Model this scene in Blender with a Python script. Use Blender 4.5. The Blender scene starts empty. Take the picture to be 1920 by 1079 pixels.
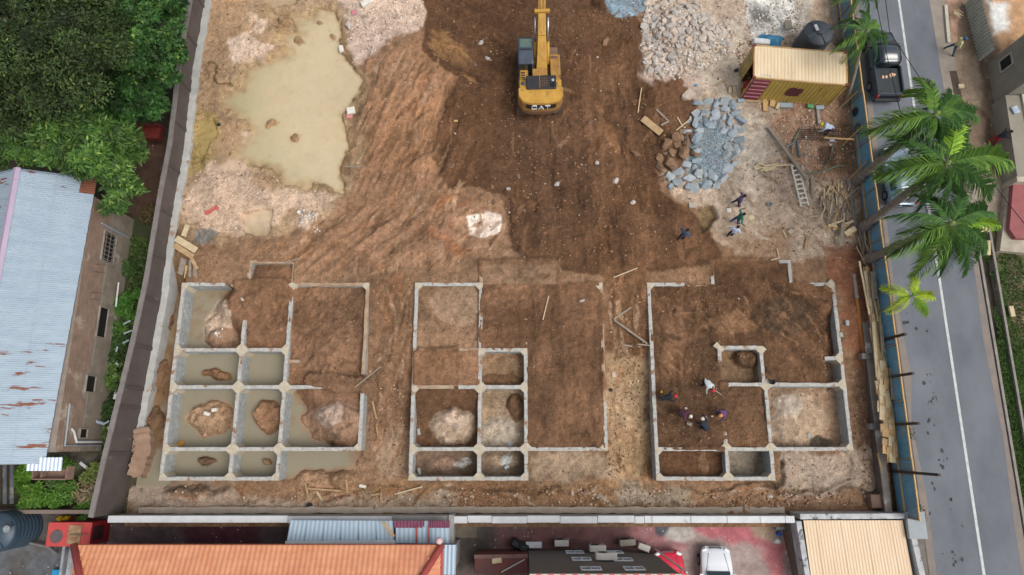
import bpy, math, random
import numpy as np
from mathutils import Vector, Matrix

random.seed(7); np.random.seed(7)
scn = bpy.context.scene
R = math.radians
# ---------------------------------------------------------------- camera, sky, sun, exposure
F, TILT, H = 1230.0, R(13.0), 41.0
cd = bpy.data.cameras.new('camera'); cam = bpy.data.objects.new('camera', cd)
scn.collection.objects.link(cam); scn.camera = cam
cd.sensor_width = 36.0; cd.lens = 36.0 * F / 1920.0
cd.clip_start = 0.5; cd.clip_end = 3000
cam.location = (0, 0, H); cam.rotation_euler = (TILT, 0, 0)

world = bpy.data.worlds.new('World'); scn.world = world; world.use_nodes = True
nt = world.node_tree; nt.nodes.clear()
sky = nt.nodes.new('ShaderNodeTexSky'); sky.sky_type = 'NISHITA'; sky.sun_disc = False
SUN_EL, SUN_AZ = R(58), R(118)          # azimuth clockwise from north (+Y)
sky.sun_elevation = SUN_EL; sky.sun_rotation = SUN_AZ
sky.air_density = 1.0; sky.dust_density = 5.0; sky.ozone_density = 0.6
hs = nt.nodes.new('ShaderNodeHueSaturation'); hs.inputs['Saturation'].default_value = 0.32
bg = nt.nodes.new('ShaderNodeBackground'); bg.inputs[1].default_value = 0.12
wo = nt.nodes.new('ShaderNodeOutputWorld')
nt.links.new(sky.outputs[0], hs.inputs['Color']); nt.links.new(hs.outputs[0], bg.inputs[0]); nt.links.new(bg.outputs[0], wo.inputs[0])
sd = bpy.data.lights.new('sun', 'SUN'); sd.energy = 0.9; sd.angle = R(35); sd.color = (1.0, 0.96, 0.9)
so = bpy.data.objects.new('sun', sd); scn.collection.objects.link(so)
sdir = Vector((math.sin(SUN_AZ) * math.cos(SUN_EL), math.cos(SUN_AZ) * math.cos(SUN_EL), math.sin(SUN_EL)))
so.rotation_euler = sdir.to_track_quat('Z', 'Y').to_euler(); so.location = (20, -20, 60)
scn.view_settings.view_transform = 'Standard'; scn.view_settings.look = 'None'
scn.view_settings.gamma = 1.0; scn.view_settings.use_curve_mapping = False
scn.view_settings.exposure = 0.34
scn.cycles.max_bounces = 5; scn.cycles.diffuse_bounces = 3; scn.cycles.glossy_bounces = 2

# ---------------------------------------------------------------- helpers
_ct, _st = math.cos(TILT), math.sin(TILT)
def W(px, py, z=0.0):
    """ground position seen at a photo pixel, for a thing at height z"""
    u = (px - 960) / F; v = (539.5 - py) / F
    s = (H - z) / (_ct - v * _st)
    return (u * s, (v * _ct + _st) * s)
def W3(px, py, z=0.0):
    a = W(px, py, z); return Vector((a[0], a[1], z))
def lin(c):
    return tuple(((x / 255) / 12.92 if x / 255 <= 0.04045 else ((x / 255 + 0.055) / 1.055) ** 2.4) for x in c[:3])

def noise_grid(nx, ny, seed):
    r = np.random.RandomState(seed); return r.rand(ny, nx)
def vnoise(x, y, scale, seed):
    """value noise on arrays of world coordinates"""
    g = noise_grid(257, 257, seed)
    u = x / scale + 97.3 + seed * 3.1; v = y / scale + 61.7 + seed * 1.7
    iu = np.floor(u).astype(int); iv = np.floor(v).astype(int)
    fu = u - iu; fv = v - iv
    fu = fu * fu * (3 - 2 * fu); fv = fv * fv * (3 - 2 * fv)
    a = g[iv % 256, iu % 256]; b = g[iv % 256, (iu + 1) % 256]
    c = g[(iv + 1) % 256, iu % 256]; d = g[(iv + 1) % 256, (iu + 1) % 256]
    return (a * (1 - fu) + b * fu) * (1 - fv) + (c * (1 - fu) + d * fu) * fv
def fbm(x, y, scale, octv=4, seed=1, gain=0.5):
    s = 0; amp = 1; tot = 0
    for o in range(octv):
        s = s + amp * vnoise(x, y, scale / 2 ** o, seed * 13 + o); tot += amp; amp *= gain
    return s / tot * 2 - 1
def sstep(a, b, x):
    t = np.clip((x - a) / (b - a), 0, 1); return t * t * (3 - 2 * t)

MATS = {}
def mat(name, c, c2=None, scale=3.0, rough=0.85, bump=0.0, metal=0.0, bscale=None, stain=None, stain_scale=1.0,
        stain_cut=0.6, stretch=(1, 1, 1), spec=None, coat=0.0, emit=None, stain_w=0.06):
    """principled material: two tones mixed by noise, an optional stain layer with its own shape, fine relief"""
    if name in MATS: return MATS[name]
    m = bpy.data.materials.new(name); m.use_nodes = True; n = m.node_tree.nodes; l = m.node_tree.links
    b = n['Principled BSDF']; b.inputs['Roughness'].default_value = rough; b.inputs['Metallic'].default_value = metal
    if spec is not None: b.inputs['Specular IOR Level'].default_value = spec
    if coat: b.inputs['Coat Weight'].default_value = coat
    tc = n.new('ShaderNodeTexCoord')
    def noise(sc, det=6, st=(1, 1, 1)):
        mp = n.new('ShaderNodeMapping'); mp.inputs['Scale'].default_value = st
        l.new(tc.outputs['Object'], mp.inputs[0])
        t = n.new('ShaderNodeTexNoise'); t.inputs['Scale'].default_value = sc; t.inputs['Detail'].default_value = det
        t.inputs['Roughness'].default_value = 0.62
        l.new(mp.outputs[0], t.inputs[0]); return t
    a = lin(c); bb = lin(c2) if c2 else tuple(x * 0.78 for x in a)
    t = noise(scale, st=stretch)
    rp = n.new('ShaderNodeValToRGB'); rp.color_ramp.elements[0].position = 0.32; rp.color_ramp.elements[1].position = 0.68
    rp.color_ramp.elements[0].color = (*a, 1); rp.color_ramp.elements[1].color = (*bb, 1)
    l.new(t.outputs[0], rp.inputs[0]); out = rp.outputs[0]
    if stain:
        t2 = noise(stain_scale, st=stretch)
        r2 = n.new('ShaderNodeMapRange'); r2.inputs[1].default_value = stain_cut; r2.inputs[2].default_value = stain_cut + stain_w
        l.new(t2.outputs[0], r2.inputs[0])
        mx = n.new('ShaderNodeMix'); mx.data_type = 'RGBA'; l.new(r2.outputs[0], mx.inputs[0]); l.new(out, mx.inputs[6])
        mx.inputs[7].default_value = (*lin(stain), 1); out = mx.outputs[2]
    l.new(out, b.inputs['Base Color'])
    if bump:
        t3 = noise(bscale or scale * 4)
        bp = n.new('ShaderNodeBump'); bp.inputs['Strength'].default_value = 0.6; bp.inputs['Distance'].default_value = bump
        l.new(t3.outputs[0], bp.inputs['Height']); l.new(bp.outputs[0], b.inputs['Normal'])
    if emit: b.inputs['Emission Color'].default_value = (*lin(emit), 1); b.inputs['Emission Strength'].default_value = 1
    MATS[name] = m; return m
def vcol_mat(name, rough=0.95, var=0.3, nscale=4.0, bump=0.02, speck=None, spec=0.3, fine=0.0):
    """colour from the mesh's own 'Col' attribute, varied by noise; optional light specks (small stones)"""
    if name in MATS: return MATS[name]
    m = bpy.data.materials.new(name); m.use_nodes = True; n = m.node_tree.nodes; l = m.node_tree.links
    b = n['Principled BSDF']; b.inputs['Roughness'].default_value = rough; b.inputs['Specular IOR Level'].default_value = spec
    at = n.new('ShaderNodeAttribute'); at.attribute_name = 'Col'
    tc = n.new('ShaderNodeTexCoord')
    t = n.new('ShaderNodeTexNoise'); t.inputs['Scale'].default_value = nscale; t.inputs['Detail'].default_value = 8; t.inputs['Roughness'].default_value = 0.72
    l.new(tc.outputs['Object'], t.inputs[0])
    mr = n.new('ShaderNodeMapRange'); mr.inputs[1].default_value = 0.3; mr.inputs[2].default_value = 0.7
    mr.inputs[3].default_value = 1 - var; mr.inputs[4].default_value = 1 + var
    l.new(t.outputs[0], mr.inputs[0])
    vm = n.new('ShaderNodeVectorMath'); vm.operation = 'SCALE'; l.new(at.outputs['Color'], vm.inputs[0]); l.new(mr.outputs[0], vm.inputs['Scale'])
    out = vm.outputs[0]
    if fine:
        tf = n.new('ShaderNodeTexNoise'); tf.inputs['Scale'].default_value = nscale * 3.7; tf.inputs['Detail'].default_value = 5; tf.inputs['Roughness'].default_value = 0.8
        l.new(tc.outputs['Object'], tf.inputs[0]); mf = n.new('ShaderNodeMapRange'); mf.inputs[1].default_value = 0.36; mf.inputs[2].default_value = 0.64
        mf.inputs[3].default_value = 1 - fine; mf.inputs[4].default_value = 1 + fine; l.new(tf.outputs[0], mf.inputs[0])
        v2 = n.new('ShaderNodeVectorMath'); v2.operation = 'SCALE'; l.new(out, v2.inputs[0]); l.new(mf.outputs[0], v2.inputs['Scale']); out = v2.outputs[0]
    if speck:
        for sc, thr, col in speck:
            vo = n.new('ShaderNodeTexVoronoi'); vo.inputs['Scale'].default_value = sc; l.new(tc.outputs['Object'], vo.inputs[0])
            lt = n.new('ShaderNodeMath'); lt.operation = 'LESS_THAN'; lt.inputs[1].default_value = 0.16; l.new(vo.outputs['Distance'], lt.inputs[0])
            sx = n.new('ShaderNodeSeparateColor'); l.new(vo.outputs['Color'], sx.inputs[0])
            gt = n.new('ShaderNodeMath'); gt.operation = 'GREATER_THAN'; gt.inputs[1].default_value = thr; l.new(sx.outputs[0], gt.inputs[0])
            mu = n.new('ShaderNodeMath'); mu.operation = 'MULTIPLY'; l.new(lt.outputs[0], mu.inputs[0]); l.new(gt.outputs[0], mu.inputs[1])
            m2 = n.new('ShaderNodeMath'); m2.operation = 'MULTIPLY'; m2.inputs[1].default_value = 0.75; l.new(mu.outputs[0], m2.inputs[0])
            mx = n.new('ShaderNodeMix'); mx.data_type = 'RGBA'; l.new(m2.outputs[0], mx.inputs[0]); l.new(out, mx.inputs[6])
            mx.inputs[7].default_value = (*lin(col), 1); out = mx.outputs[2]
    l.new(out, b.inputs['Base Color'])
    if bump:
        t3 = n.new('ShaderNodeTexNoise'); t3.inputs['Scale'].default_value = nscale * 2.2; t3.inputs['Detail'].default_value = 8; t3.inputs['Roughness'].default_value = 0.7
        l.new(tc.outputs['Object'], t3.inputs[0])
        bp = n.new('ShaderNodeBump'); bp.inputs['Strength'].default_value = 0.9; bp.inputs['Distance'].default_value = bump
        l.new(t3.outputs[0], bp.inputs['Height']); l.new(bp.outputs[0], b.inputs['Normal'])
    MATS[name] = m; return m

C = scn.collection
def tag(o, label=None, cat=None, group=None, kind=None):
    if label: o['label'] = label
    if cat: o['category'] = cat
    if group: o['group'] = group
    if kind: o['kind'] = kind
    return o
def thing(name, label, cat, loc=(0, 0, 0), rz=0.0, group=None):
    o = bpy.data.objects.new(name, None); C.objects.link(o); o.empty_display_size = 0.3
    o.location = loc; o.rotation_euler = (0, 0, rz); return tag(o, label, cat, group)
class MB:
    def __init__(s): s.v = []; s.f = []
    def add(s, vs, fs):
        k = len(s.v); s.v += [tuple(p) for p in vs]; s.f += [tuple(i + k for i in q) for q in fs]; return s
    def hexa(s, p):   # p: 4 bottom then 4 top, counter-clockwise
        return s.add(p, [(3, 2, 1, 0), (4, 5, 6, 7), (0, 1, 5, 4), (1, 2, 6, 5), (2, 3, 7, 6), (3, 0, 4, 7)])
    def box(s, c, d, rz=0.0, M=None):
        x, y, z = d[0] / 2, d[1] / 2, d[2] / 2
        p = [Vector((a * x, b * y, e * z)) for e in (-1, 1) for a, b in ((-1, -1), (1, -1), (1, 1), (-1, 1))]
        if M is None: M = Matrix.Rotation(rz, 3, 'Z')
        return s.hexa([M @ q + Vector(c) for q in p])
    def bevbox(s, c, d, b=0.05, rz=0.0):
        """box with chamfered vertical and top edges"""
        x, y, z = d[0] / 2, d[1] / 2, d[2] / 2
        def ring(i, zz):
            xx, yy = x - i, y - i; q = b * 0.8
            return [(-xx + q, -yy, zz), (xx - q, -yy, zz), (xx, -yy + q, zz), (xx, yy - q, zz), (xx - q, yy, zz), (-xx + q, yy, zz), (-xx, yy - q, zz), (-xx, -yy + q, zz)]
        M = Matrix.Rotation(rz, 3, 'Z')
        vs = ring(0, -z) + ring(0, z - b) + ring(b, z)
        vs = [M @ Vector(q) + Vector(c) for q in vs]
        fs = [tuple(range(7, -1, -1)), tuple(range(16, 24))]
        for r in (0, 8):
            for i in range(8): fs.append((r + i, r + (i + 1) % 8, r + 8 + (i + 1) % 8, r + 8 + i))
        return s.add(vs, fs)
    def prism(s, poly, z0, z1, ztop=None):
        n = len(poly)
        vs = [(p[0], p[1], z0) for p in poly] + [(p[0], p[1], z1) for p in poly]
        fs = [tuple(range(n - 1, -1, -1)), tuple(range(n, 2 * n))] + [(i, (i + 1) % n, n + (i + 1) % n, n + i) for i in range(n)]
        return s.add(vs, fs)
    def bar(s, a, b, w, t):
        """rectangular bar from a to b, w wide, t thick"""
        a = Vector(a); b = Vector(b); d = (b - a).normalized()
        up = Vector((0, 0, 1)) if abs(d.z) < 0.9 else Vector((0, 1, 0))
        sx = d.cross(up).normalized() * w / 2; sz = sx.cross(d).normalized() * t / 2
        return s.hexa([a - sx - sz, a + sx - sz, b + sx - sz, b - sx - sz, a - sx + sz, a + sx + sz, b + sx + sz, b - sx + sz])
    def tube(s, pts, r, n=8, r1=None, cap=True):
        pts = [Vector(p) for p in pts]; m = len(pts); k = len(s.v); r1 = r if r1 is None else r1
        for i, p in enumerate(pts):
            d = (pts[min(i + 1, m - 1)] - pts[max(i - 1, 0)]).normalized()
            up = Vector((0, 0, 1)) if abs(d.z) < 0.95 else Vector((1, 0, 0))
            a = d.cross(up).normalized(); b = a.cross(d); rr = r + (r1 - r) * i / max(1, m - 1)
            for j in range(n):
                t = 2 * math.pi * j / n; s.v.append(tuple(p + a * math.cos(t) * rr + b * math.sin(t) * rr))
        for i in range(m - 1):
            for j in range(n):
                q = k + i * n; s.f.append((q + j, q + (j + 1) % n, q + n + (j + 1) % n, q + n + j))
        if cap:
            s.f.append(tuple(k + j for j in range(n - 1, -1, -1))); s.f.append(tuple(k + (m - 1) * n + j for j in range(n)))
        return s
    def lathe(s, prof, n=24, c=(0, 0, 0)):
        k = len(s.v)
        for r, z in prof:
            for j in range(n):
                t = 2 * math.pi * j / n; s.v.append((c[0] + r * math.cos(t), c[1] + r * math.sin(t), c[2] + z))
        for i in range(len(prof) - 1):
            for j in range(n):
                q = k + i * n; s.f.append((q + j, q + (j + 1) % n, q + n + (j + 1) % n, q + n + j))
        s.f.append(tuple(k + (len(prof) - 1) * n + j for j in range(n)))
        return s
    def corr(s, p, along, across, waves, amp, nrm, per=4, rnd=0.0, thick=0.0):
        """corrugated sheet: starts at p, ridges run along, waves across"""
        p = Vector(p); al = Vector(along); ac = Vector(across); nn = Vector(nrm).normalized()
        k = len(s.v); N = waves * per
        for i in range(N + 1):
            o = math.cos(2 * math.pi * i / per) if per > 4 else (1, 1, -1, -1)[i % 4] * 0.9
            q = p + ac * (i / N) + nn * amp * o
            s.v.append(tuple(q)); s.v.append(tuple(q + al))
        for i in range(N): s.f.append((k + 2 * i, k + 2 * i + 2, k + 2 * i + 3, k + 2 * i + 1))
        if thick:
            k2 = len(s.v)
            for i in range(2 * (N + 1)): s.v.append(tuple(Vector(s.v[k + i]) - nn * thick))
            for i in range(N): s.f.append((k2 + 2 * i + 1, k2 + 2 * i + 3, k2 + 2 * i + 2, k2 + 2 * i))
        return s
    def build(s, name, m, parent=None, loc=None, smooth=False, off=None, kind=None):
        me = bpy.data.meshes.new(name)
        vs = s.v
        if off is not None: vs = [(a - off[0], b - off[1], c - off[2]) for a, b, c in vs]
        me.from_pydata(vs, [], s.f)
        if isinstance(m, (list, tuple)):
            for q in m: me.materials.append(q)
        else: me.materials.append(m)
        if smooth: me.polygons.foreach_set('use_smooth', [True] * len(me.polygons))
        o = bpy.data.objects.new(name, me); C.objects.link(o)
        if parent is not None: o.parent = parent
        if loc is not None: o.location = loc
        if kind: o['kind'] = kind
        return o
def own(mb, name, m, label=None, cat=None, group=None, kind=None, smooth=False):
    """a thing that is one mesh, its origin moved to its own middle"""
    a = np.array(mb.v); c = ((a[:, 0].min() + a[:, 0].max()) / 2, (a[:, 1].min() + a[:, 1].max()) / 2, a[:, 2].min())
    o = mb.build(name, m, off=c, smooth=smooth); o.location = c
    return tag(o, label, cat, group, kind)
def fast_mesh(name, verts, faces, m, cols=None, smooth=False):
    """faces: (n,k) int array; cols: per-face colours"""
    me = bpy.data.meshes.new(name); nf, k = faces.shape
    me.vertices.add(len(verts)); me.vertices.foreach_set('co', verts.astype(np.float32).ravel())
    me.loops.add(nf * k); me.loops.foreach_set('vertex_index', faces.astype(np.int32).ravel())
    me.polygons.add(nf); me.polygons.foreach_set('loop_start', np.arange(0, nf * k, k, dtype=np.int32))
    me.polygons.foreach_set('loop_total', np.full(nf, k, dtype=np.int32))
    if smooth: me.polygons.foreach_set('use_smooth', np.ones(nf, dtype=bool))
    me.update(calc_edges=True)
    if cols is not None:
        if len(cols) == nf:
            at = me.color_attributes.new('Col', 'FLOAT_COLOR', 'CORNER')
            c4 = np.ones((nf, k, 4), np.float32); c4[:, :, :3] = cols[:, None, :]
        else:
            at = me.color_attributes.new('Col', 'FLOAT_COLOR', 'POINT')
            c4 = np.ones((len(verts), 4), np.float32); c4[:, :3] = cols
        at.data.foreach_set('color', c4.ravel())
    me.materials.append(m); o = bpy.data.objects.new(name, me); C.objects.link(o); return o
def copy_tree(o, parent=None):
    c = o.copy(); C.objects.link(c); c.parent = parent
    for ch in list(o.children): copy_tree(ch, c)
    return c

# ---------------------------------------------------------------- terrain: one wide sheet, a fine sheet for the building site
FX = {1: -21.1, 2: -6.12, 3: 8.78}                 # west wall of each foundation
CA, CB, CCx, CD = 0.0, 4.13, 6.98, 11.83          # wall lines, east from it
RY = [9.68, 5.45, 3.14, -0.6, -2.33]               # wall lines, from north to south
PORCH = 11.2

GX = np.arange(-23.6, 27.2, 0.075); GY = np.arange(-5.2, 38.0, 0.075)
X, Y = np.meshgrid(GX, GY)
n1 = fbm(X, Y, 6, 4, 1); n2 = fbm(X, Y, 1.6, 4, 2); n3 = fbm(X, Y, 0.45, 3, 3); n4 = fbm(X, Y, 2.6, 4, 4)
wx = fbm(X, Y, 1.3, 5, 5, .6) * 0.6; wy = fbm(X, Y, 1.3, 5, 6, .6) * 0.6
XW, YW = X + wx, Y + wy
def poly_sd(px, py, poly):
    d = np.full(px.shape, 1e9); ins = np.zeros(px.shape, bool); n = len(poly)
    for i in range(n):
        ax, ay = poly[i]; bx, by = poly[(i + 1) % n]
        ex, ey = bx - ax, by - ay; L = ex * ex + ey * ey + 1e-9
        t = np.clip(((px - ax) * ex + (py - ay) * ey) / L, 0, 1)
        d = np.minimum(d, (px - ax - t * ex) ** 2 + (py - ay - t * ey) ** 2)
        c = ((ay > py) != (by > py)); xi = ax + (py - ay) * ex / (ey if abs(ey) > 1e-9 else 1e-9)
        ins ^= c & (px < xi)
    d = np.sqrt(d); return np.where(ins, d, -d)
def mask(pts, z=-0.2, fe=0.25, warp=1.0, world_pts=False):
    """soft mask (0..1) on the grid of an outline given in photo pixels"""
    poly = pts if world_pts else [W(a, b, z) for a, b in pts]
    xs = [p[0] for p in poly]; ys = [p[1] for p in poly]; mg = fe + 1.2
    i0, i1 = np.searchsorted(GX, min(xs) - mg), np.searchsorted(GX, max(xs) + mg)
    j0, j1 = np.searchsorted(GY, min(ys) - mg), np.searchsorted(GY, max(ys) + mg)
    out = np.zeros(X.shape)
    if i1 <= i0 or j1 <= j0: return out
    s = (slice(j0, j1), slice(i0, i1))
    sdv = poly_sd(X[s] + wx[s] * warp, Y[s] + wy[s] * warp, poly)
    sdv = sdv + (n2[s] * .30 + n3[s] * .22) * min(1.0, fe * 4)
    out[s] = sstep(-fe * .8, fe * .8, sdv); return out
col = np.empty(X.shape + (3,)); col[:] = lin((134, 103, 79))
def paint(m, c, a=1.0):
    global col
    m = (m * a)[..., None]; col = col * (1 - m) + np.array(lin(c)) * m

# broad levels
south = sstep(10.5, -1.0, Y)                      # the ground falls towards the south
Hh = -0.12 - 0.95 * south + n1 * 0.16 + n2 * 0.06
tr_ = sstep(-21.0, -21.5, X) * sstep(11.8, 9, Y); Hh = Hh * (1 - tr_) + (-1.36 + n2 * .22 + n4 * .1) * tr_
sw_ = sstep(-15.5, -17.5, X) * sstep(-2.5, -3.0, Y); Hh = Hh * (1 - sw_) + (-.98 + n2 * .1) * sw_
se_ = sstep(-14.3, -14.0, X) * sstep(-8.8, -10.2, X + n2) * sstep(-2.0, -1.3, Y + n4 * .9) * sstep(-.3, -.7, Y); Hh = Hh * (1 - se_) + (-1.38 + n2 * .12) * se_
Hh += -0.25 * sstep(-8, -12, X) * sstep(0, -1.5, Y)
# colours of the open ground, photo outlines
P = lambda pts, c, fe=0.3, a=1.0, w=1.0, z=-0.2: paint(mask(pts, z, fe, w), c, a)
P([(380, -40), (650, -40), (650, 110), (690, 300), (640, 400), (560, 440), (340, 460), (330, 300)], (160, 133, 104), 0.5)
P([(380, -40), (470, -40), (430, 120), (440, 250), (380, 330), (330, 330)], (158, 128, 97), 0.5)
P([(368, 205), (410, 215), (400, 330), (345, 330)], (150, 128, 78), 0.4)
P([(428, 70), (465, 60), (505, 90), (500, 120), (480, 125), (440, 120)], (194, 170, 150), 0.15)
P([(470, 35), (500, 40), (495, 62), (470, 58)], (190, 165, 143), 0.15)
P([(620, -40), (805, -40), (800, 50), (740, 72), (700, 112), (668, 130), (655, 90), (640, 20)], (190, 167, 151), 0.25)
P([(355, 360), (395, 305), (455, 292), (475, 310), (470, 350), (560, 350), (640, 365), (610, 395), (560, 400), (515, 420), (470, 440), (400, 440), (350, 420)], (190, 163, 140), 0.3)
P([(368, 430), (400, 425), (412, 440), (400, 458), (372, 455)], (120, 116, 114), 0.15)
P([(455, 245), (485, 243), (482, 272), (458, 270)], (196, 170, 150), 0.1)
P([(570, 430), (632, 418), (635, 432), (590, 470), (565, 485)], (178, 146, 118), 0.2)
P([(550, 412), (585, 408), (583, 432), (553, 432)], (165, 145, 128), 0.2)
P([(330, 425), (350, 425), (345, 530), (310, 640), (300, 540)], (120, 92, 66), 0.2)
P([(690, 110), (820, 60), (870, 140), (850, 300), (900, 380), (780, 420), (660, 420), (690, 300)], (146, 108, 79), 0.6)
P([(700, 320), (860, 330), (960, 400), (960, 480), (700, 500), (600, 520), (560, 470)], (139, 105, 80), 0.6)
P([(800, -40), (1135, -40), (1190, 30), (1215, 60), (1212, 150), (1265, 170), (1310, 200), (1275, 260), (1228, 300), (1235, 360), (1290, 400), (1345, 450), (1350, 500), (1110, 520), (1010, 500), (955, 470), (955, 365), (905, 355), (845, 358), (805, 290), (835, 190), (860, 150), (790, 100)], (92, 64, 45), 0.12, 1, 0.55)
P([(1100, 120), (1180, 130), (1180, 330), (1130, 420), (1090, 300)], (118, 84, 60), 0.9, 0.6)
P([(1180, 380), (1330, 440), (1345, 500), (1180, 500)], (116, 83, 60), 0.5, 0.7)
P([(880, 190), (930, 150), (970, 180), (960, 260), (860, 330)], (96, 67, 47), 0.6, 0.8)
P([(800, 90), (830, 60), (880, 110), (870, 130)], (140, 104, 66), 0.3, 0.8)
P([(873, 405), (905, 400), (908, 395), (940, 403), (935, 440), (905, 448), (878, 442)], (216, 196, 180), 0.07, 1, 0.5)
P([(850, 385), (880, 380), (950, 370), (955, 450), (900, 470), (850, 455)], (160, 122, 92), 0.3, 0.6)
P([(873, 405), (905, 400), (908, 395), (940, 403), (935, 440), (905, 448), (878, 442)], (216, 196, 180), 0.07, 1, 0.5)
# grey dusty corner with the stone heaps
P([(1235, -40), (1580, -40), (1590, 200), (1610, 400), (1605, 470), (1560, 480), (1480, 488), (1390, 480), (1350, 455), (1320, 400), (1255, 360), (1240, 330), (1300, 210), (1215, 140), (1210, 60)], (180, 158, 136), 0.35)
P([(1200, 90), (1215, 160), (1270, 175), (1300, 200), (1330, 150), (1260, 90)], (182, 160, 145), 0.4)
P([(1225, 160), (1265, 140), (1310, 200), (1300, 240), (1250, 260), (1220, 220)], (108, 76, 55), 0.25)
P([(1300, 60), (1390, 30), (1402, 185), (1450, 240), (1440, 320), (1405, 395), (1350, 395), (1390, 300), (1380, 230), (1330, 170), (1270, 130)], (186, 172, 155), 0.5)
P([(1405, -40), (1490, -40), (1490, 60), (1450, 85), (1400, 70)], (214, 212, 206), 0.3)
P([(1408, 20), (1445, 18), (1448, 42), (1425, 50), (1408, 42)], (128, 125, 122), 0.3)
P([(1490, -40), (1520, -40), (1515, 60), (1490, 60)], (180, 172, 160), 0.15)
P([(1470, 185), (1590, 190), (1600, 330), (1545, 340), (1480, 300), (1440, 240)], (158, 122, 96), 0.5)
P([(1530, 230), (1600, 235), (1605, 320), (1540, 320)], (120, 90, 66), 0.4, 0.8)
P([(1125, -40), (1220, -40), (1215, 18), (1185, 30), (1150, 32), (1132, 12)], (132, 155, 170), 0.15)
P([(1290, 350), (1430, 330), (1420, 400), (1395, 440), (1345, 420)], (180, 160, 140), 0.4, 0.7)
P([(1350, 440), (1480, 430), (1480, 485), (1400, 488)], (142, 112, 86), 0.5, 0.8)
P([(1545, 470), (1605, 460), (1625, 560), (1625, 690), (1600, 690), (1580, 560), (1550, 520)], (130, 82, 60), 0.3, 0.8)
P([(1590, 690), (1650, 700), (1670, 950), (1600, 930)], (128, 100, 80), 0.3)
# the strips round the foundations
P([(690, 520), (775, 520), (768, 740), (760, 900), (700, 860), (690, 740)], (127, 94, 69), 0.4)
P([(700, 830), (768, 800), (768, 900), (700, 910)], (158, 130, 104), 0.4)
P([(1130, 500), (1216, 500), (1220, 650), (1180, 690), (1140, 640)], (112, 80, 56), 0.4)
P([(1140, 660), (1222, 670), (1232, 920), (1140, 930)], (163, 133, 98), 0.4)
P([(1150, 700), (1215, 700), (1220, 800), (1160, 780)], (172, 146, 112), 0.4, 0.8)
P([(1180, 900), (1180, 950), (1660, 950), (1655, 925), (1460, 900)], (142, 110, 84), 0.4, z=-1)
P([(1462, 850), (1640, 845), (1648, 915), (1480, 935), (1465, 900)], (168, 148, 130), 0.3, z=-1)
P([(700, 905), (1230, 905), (1230, 950), (690, 950)], (148, 113, 80), 0.4, z=-1)
P([(860, 905), (1000, 905), (1000, 960), (860, 960)], (138, 102, 73), 0.4, z=-1)
P([(680, 925), (860, 925), (860, 955), (660, 955)], (160, 142, 122), 0.3, 0.9, z=-1)
P([(1000, 850), (1136, 850), (1140, 900), (1000, 902)], (158, 134, 108), 0.3, z=-1)
P([(1160, 905), (1300, 920), (1290, 955), (1160, 955)], (150, 135, 116), 0.3, 0.9, z=-1)
P([(240, 905), (430, 905), (440, 940), (520, 930), (700, 935), (700, 955), (235, 960)], (160, 140, 122), 0.3, z=-1)
P([(290, 905), (420, 905), (425, 925), (330, 930)], (104, 84, 70), 0.25, z=-1)
P([(540, 880), (700, 870), (720, 905), (680, 935), (560, 930)], (150, 118, 90), 0.3, z=-1)
P([(300, 540), (345, 540), (325, 700), (300, 850), (290, 900), (265, 900), (280, 740)], (116, 86, 60), 0.3, z=-1.2)
P([(232, 800), (276, 800), (272, 905), (238, 910)], (168, 140, 120), 0.12, z=-1)
# tracks of the machines: ridges in the soil with their own direction
def streaks(m, ang, wl, amp, seed, dark=0.22, long=9):
    global Hh, col
    ca, sa = math.cos(ang), math.sin(ang)
    u = (X + wx * 0.35) * ca + (Y + wy * 0.35) * sa; v = -(X + wx * 0.35) * sa + (Y + wy * 0.35) * ca
    q = fbm(u / long, v, wl, 4, seed, .65); q = np.sign(q) * np.abs(q) ** .75
    Hh += m * q * amp * 1.3; col *= (1 + m * np.clip(q * 2.2, -1, 1) * dark * 1.1)[..., None]
streaks(mask([(690, 100), (850, 130), (900, 330), (860, 350), (700, 360), (650, 330)], fe=1), R(70), 0.5, 0.12, 31)
streaks(mask([(560, 400), (880, 360), (900, 500), (560, 520)], fe=1), R(42), 0.6, 0.12, 32)
streaks(mask([(1020, 200), (1220, 100), (1320, 520), (1080, 520), (950, 400)], fe=1.2), R(95), 0.7, 0.10, 33, 0.16)
streaks(mask([(800, -20), (960, -20), (960, 150), (840, 160)], fe=0.8), R(-30), 0.6, 0.12, 34, 0.15)
streaks(mask([(1350, 530), (1555, 540), (1560, 700), (1440, 700), (1430, 640), (1340, 620)], fe=0.8), R(-40), 0.55, 0.13, 35, 0.2)
streaks(mask([(1225, 560), (1340, 560), (1340, 700), (1225, 700)], fe=0.8), R(88), 0.45, 0.1, 36, 0.14)
streaks(mask([(990, 540), (1125, 540), (1132, 830), (990, 830)], fe=0.6), R(90), 0.55, 0.05, 37, 0.10)
streaks(mask([(690, 540), (775, 540), (770, 850), (690, 850)], fe=0.5), R(85), 0.5, 0.1, 38, 0.16)
streaks(mask([(1140, 540), (1218, 540), (1225, 900), (1140, 900)], fe=0.5), R(90), 0.5, 0.1, 39, 0.12)
streaks(mask([(1380, 150), (1450, 150), (1470, 300), (1400, 400), (1350, 380)], fe=0.8), R(115), 0.5, 0.03, 40, 0.06)
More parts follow.
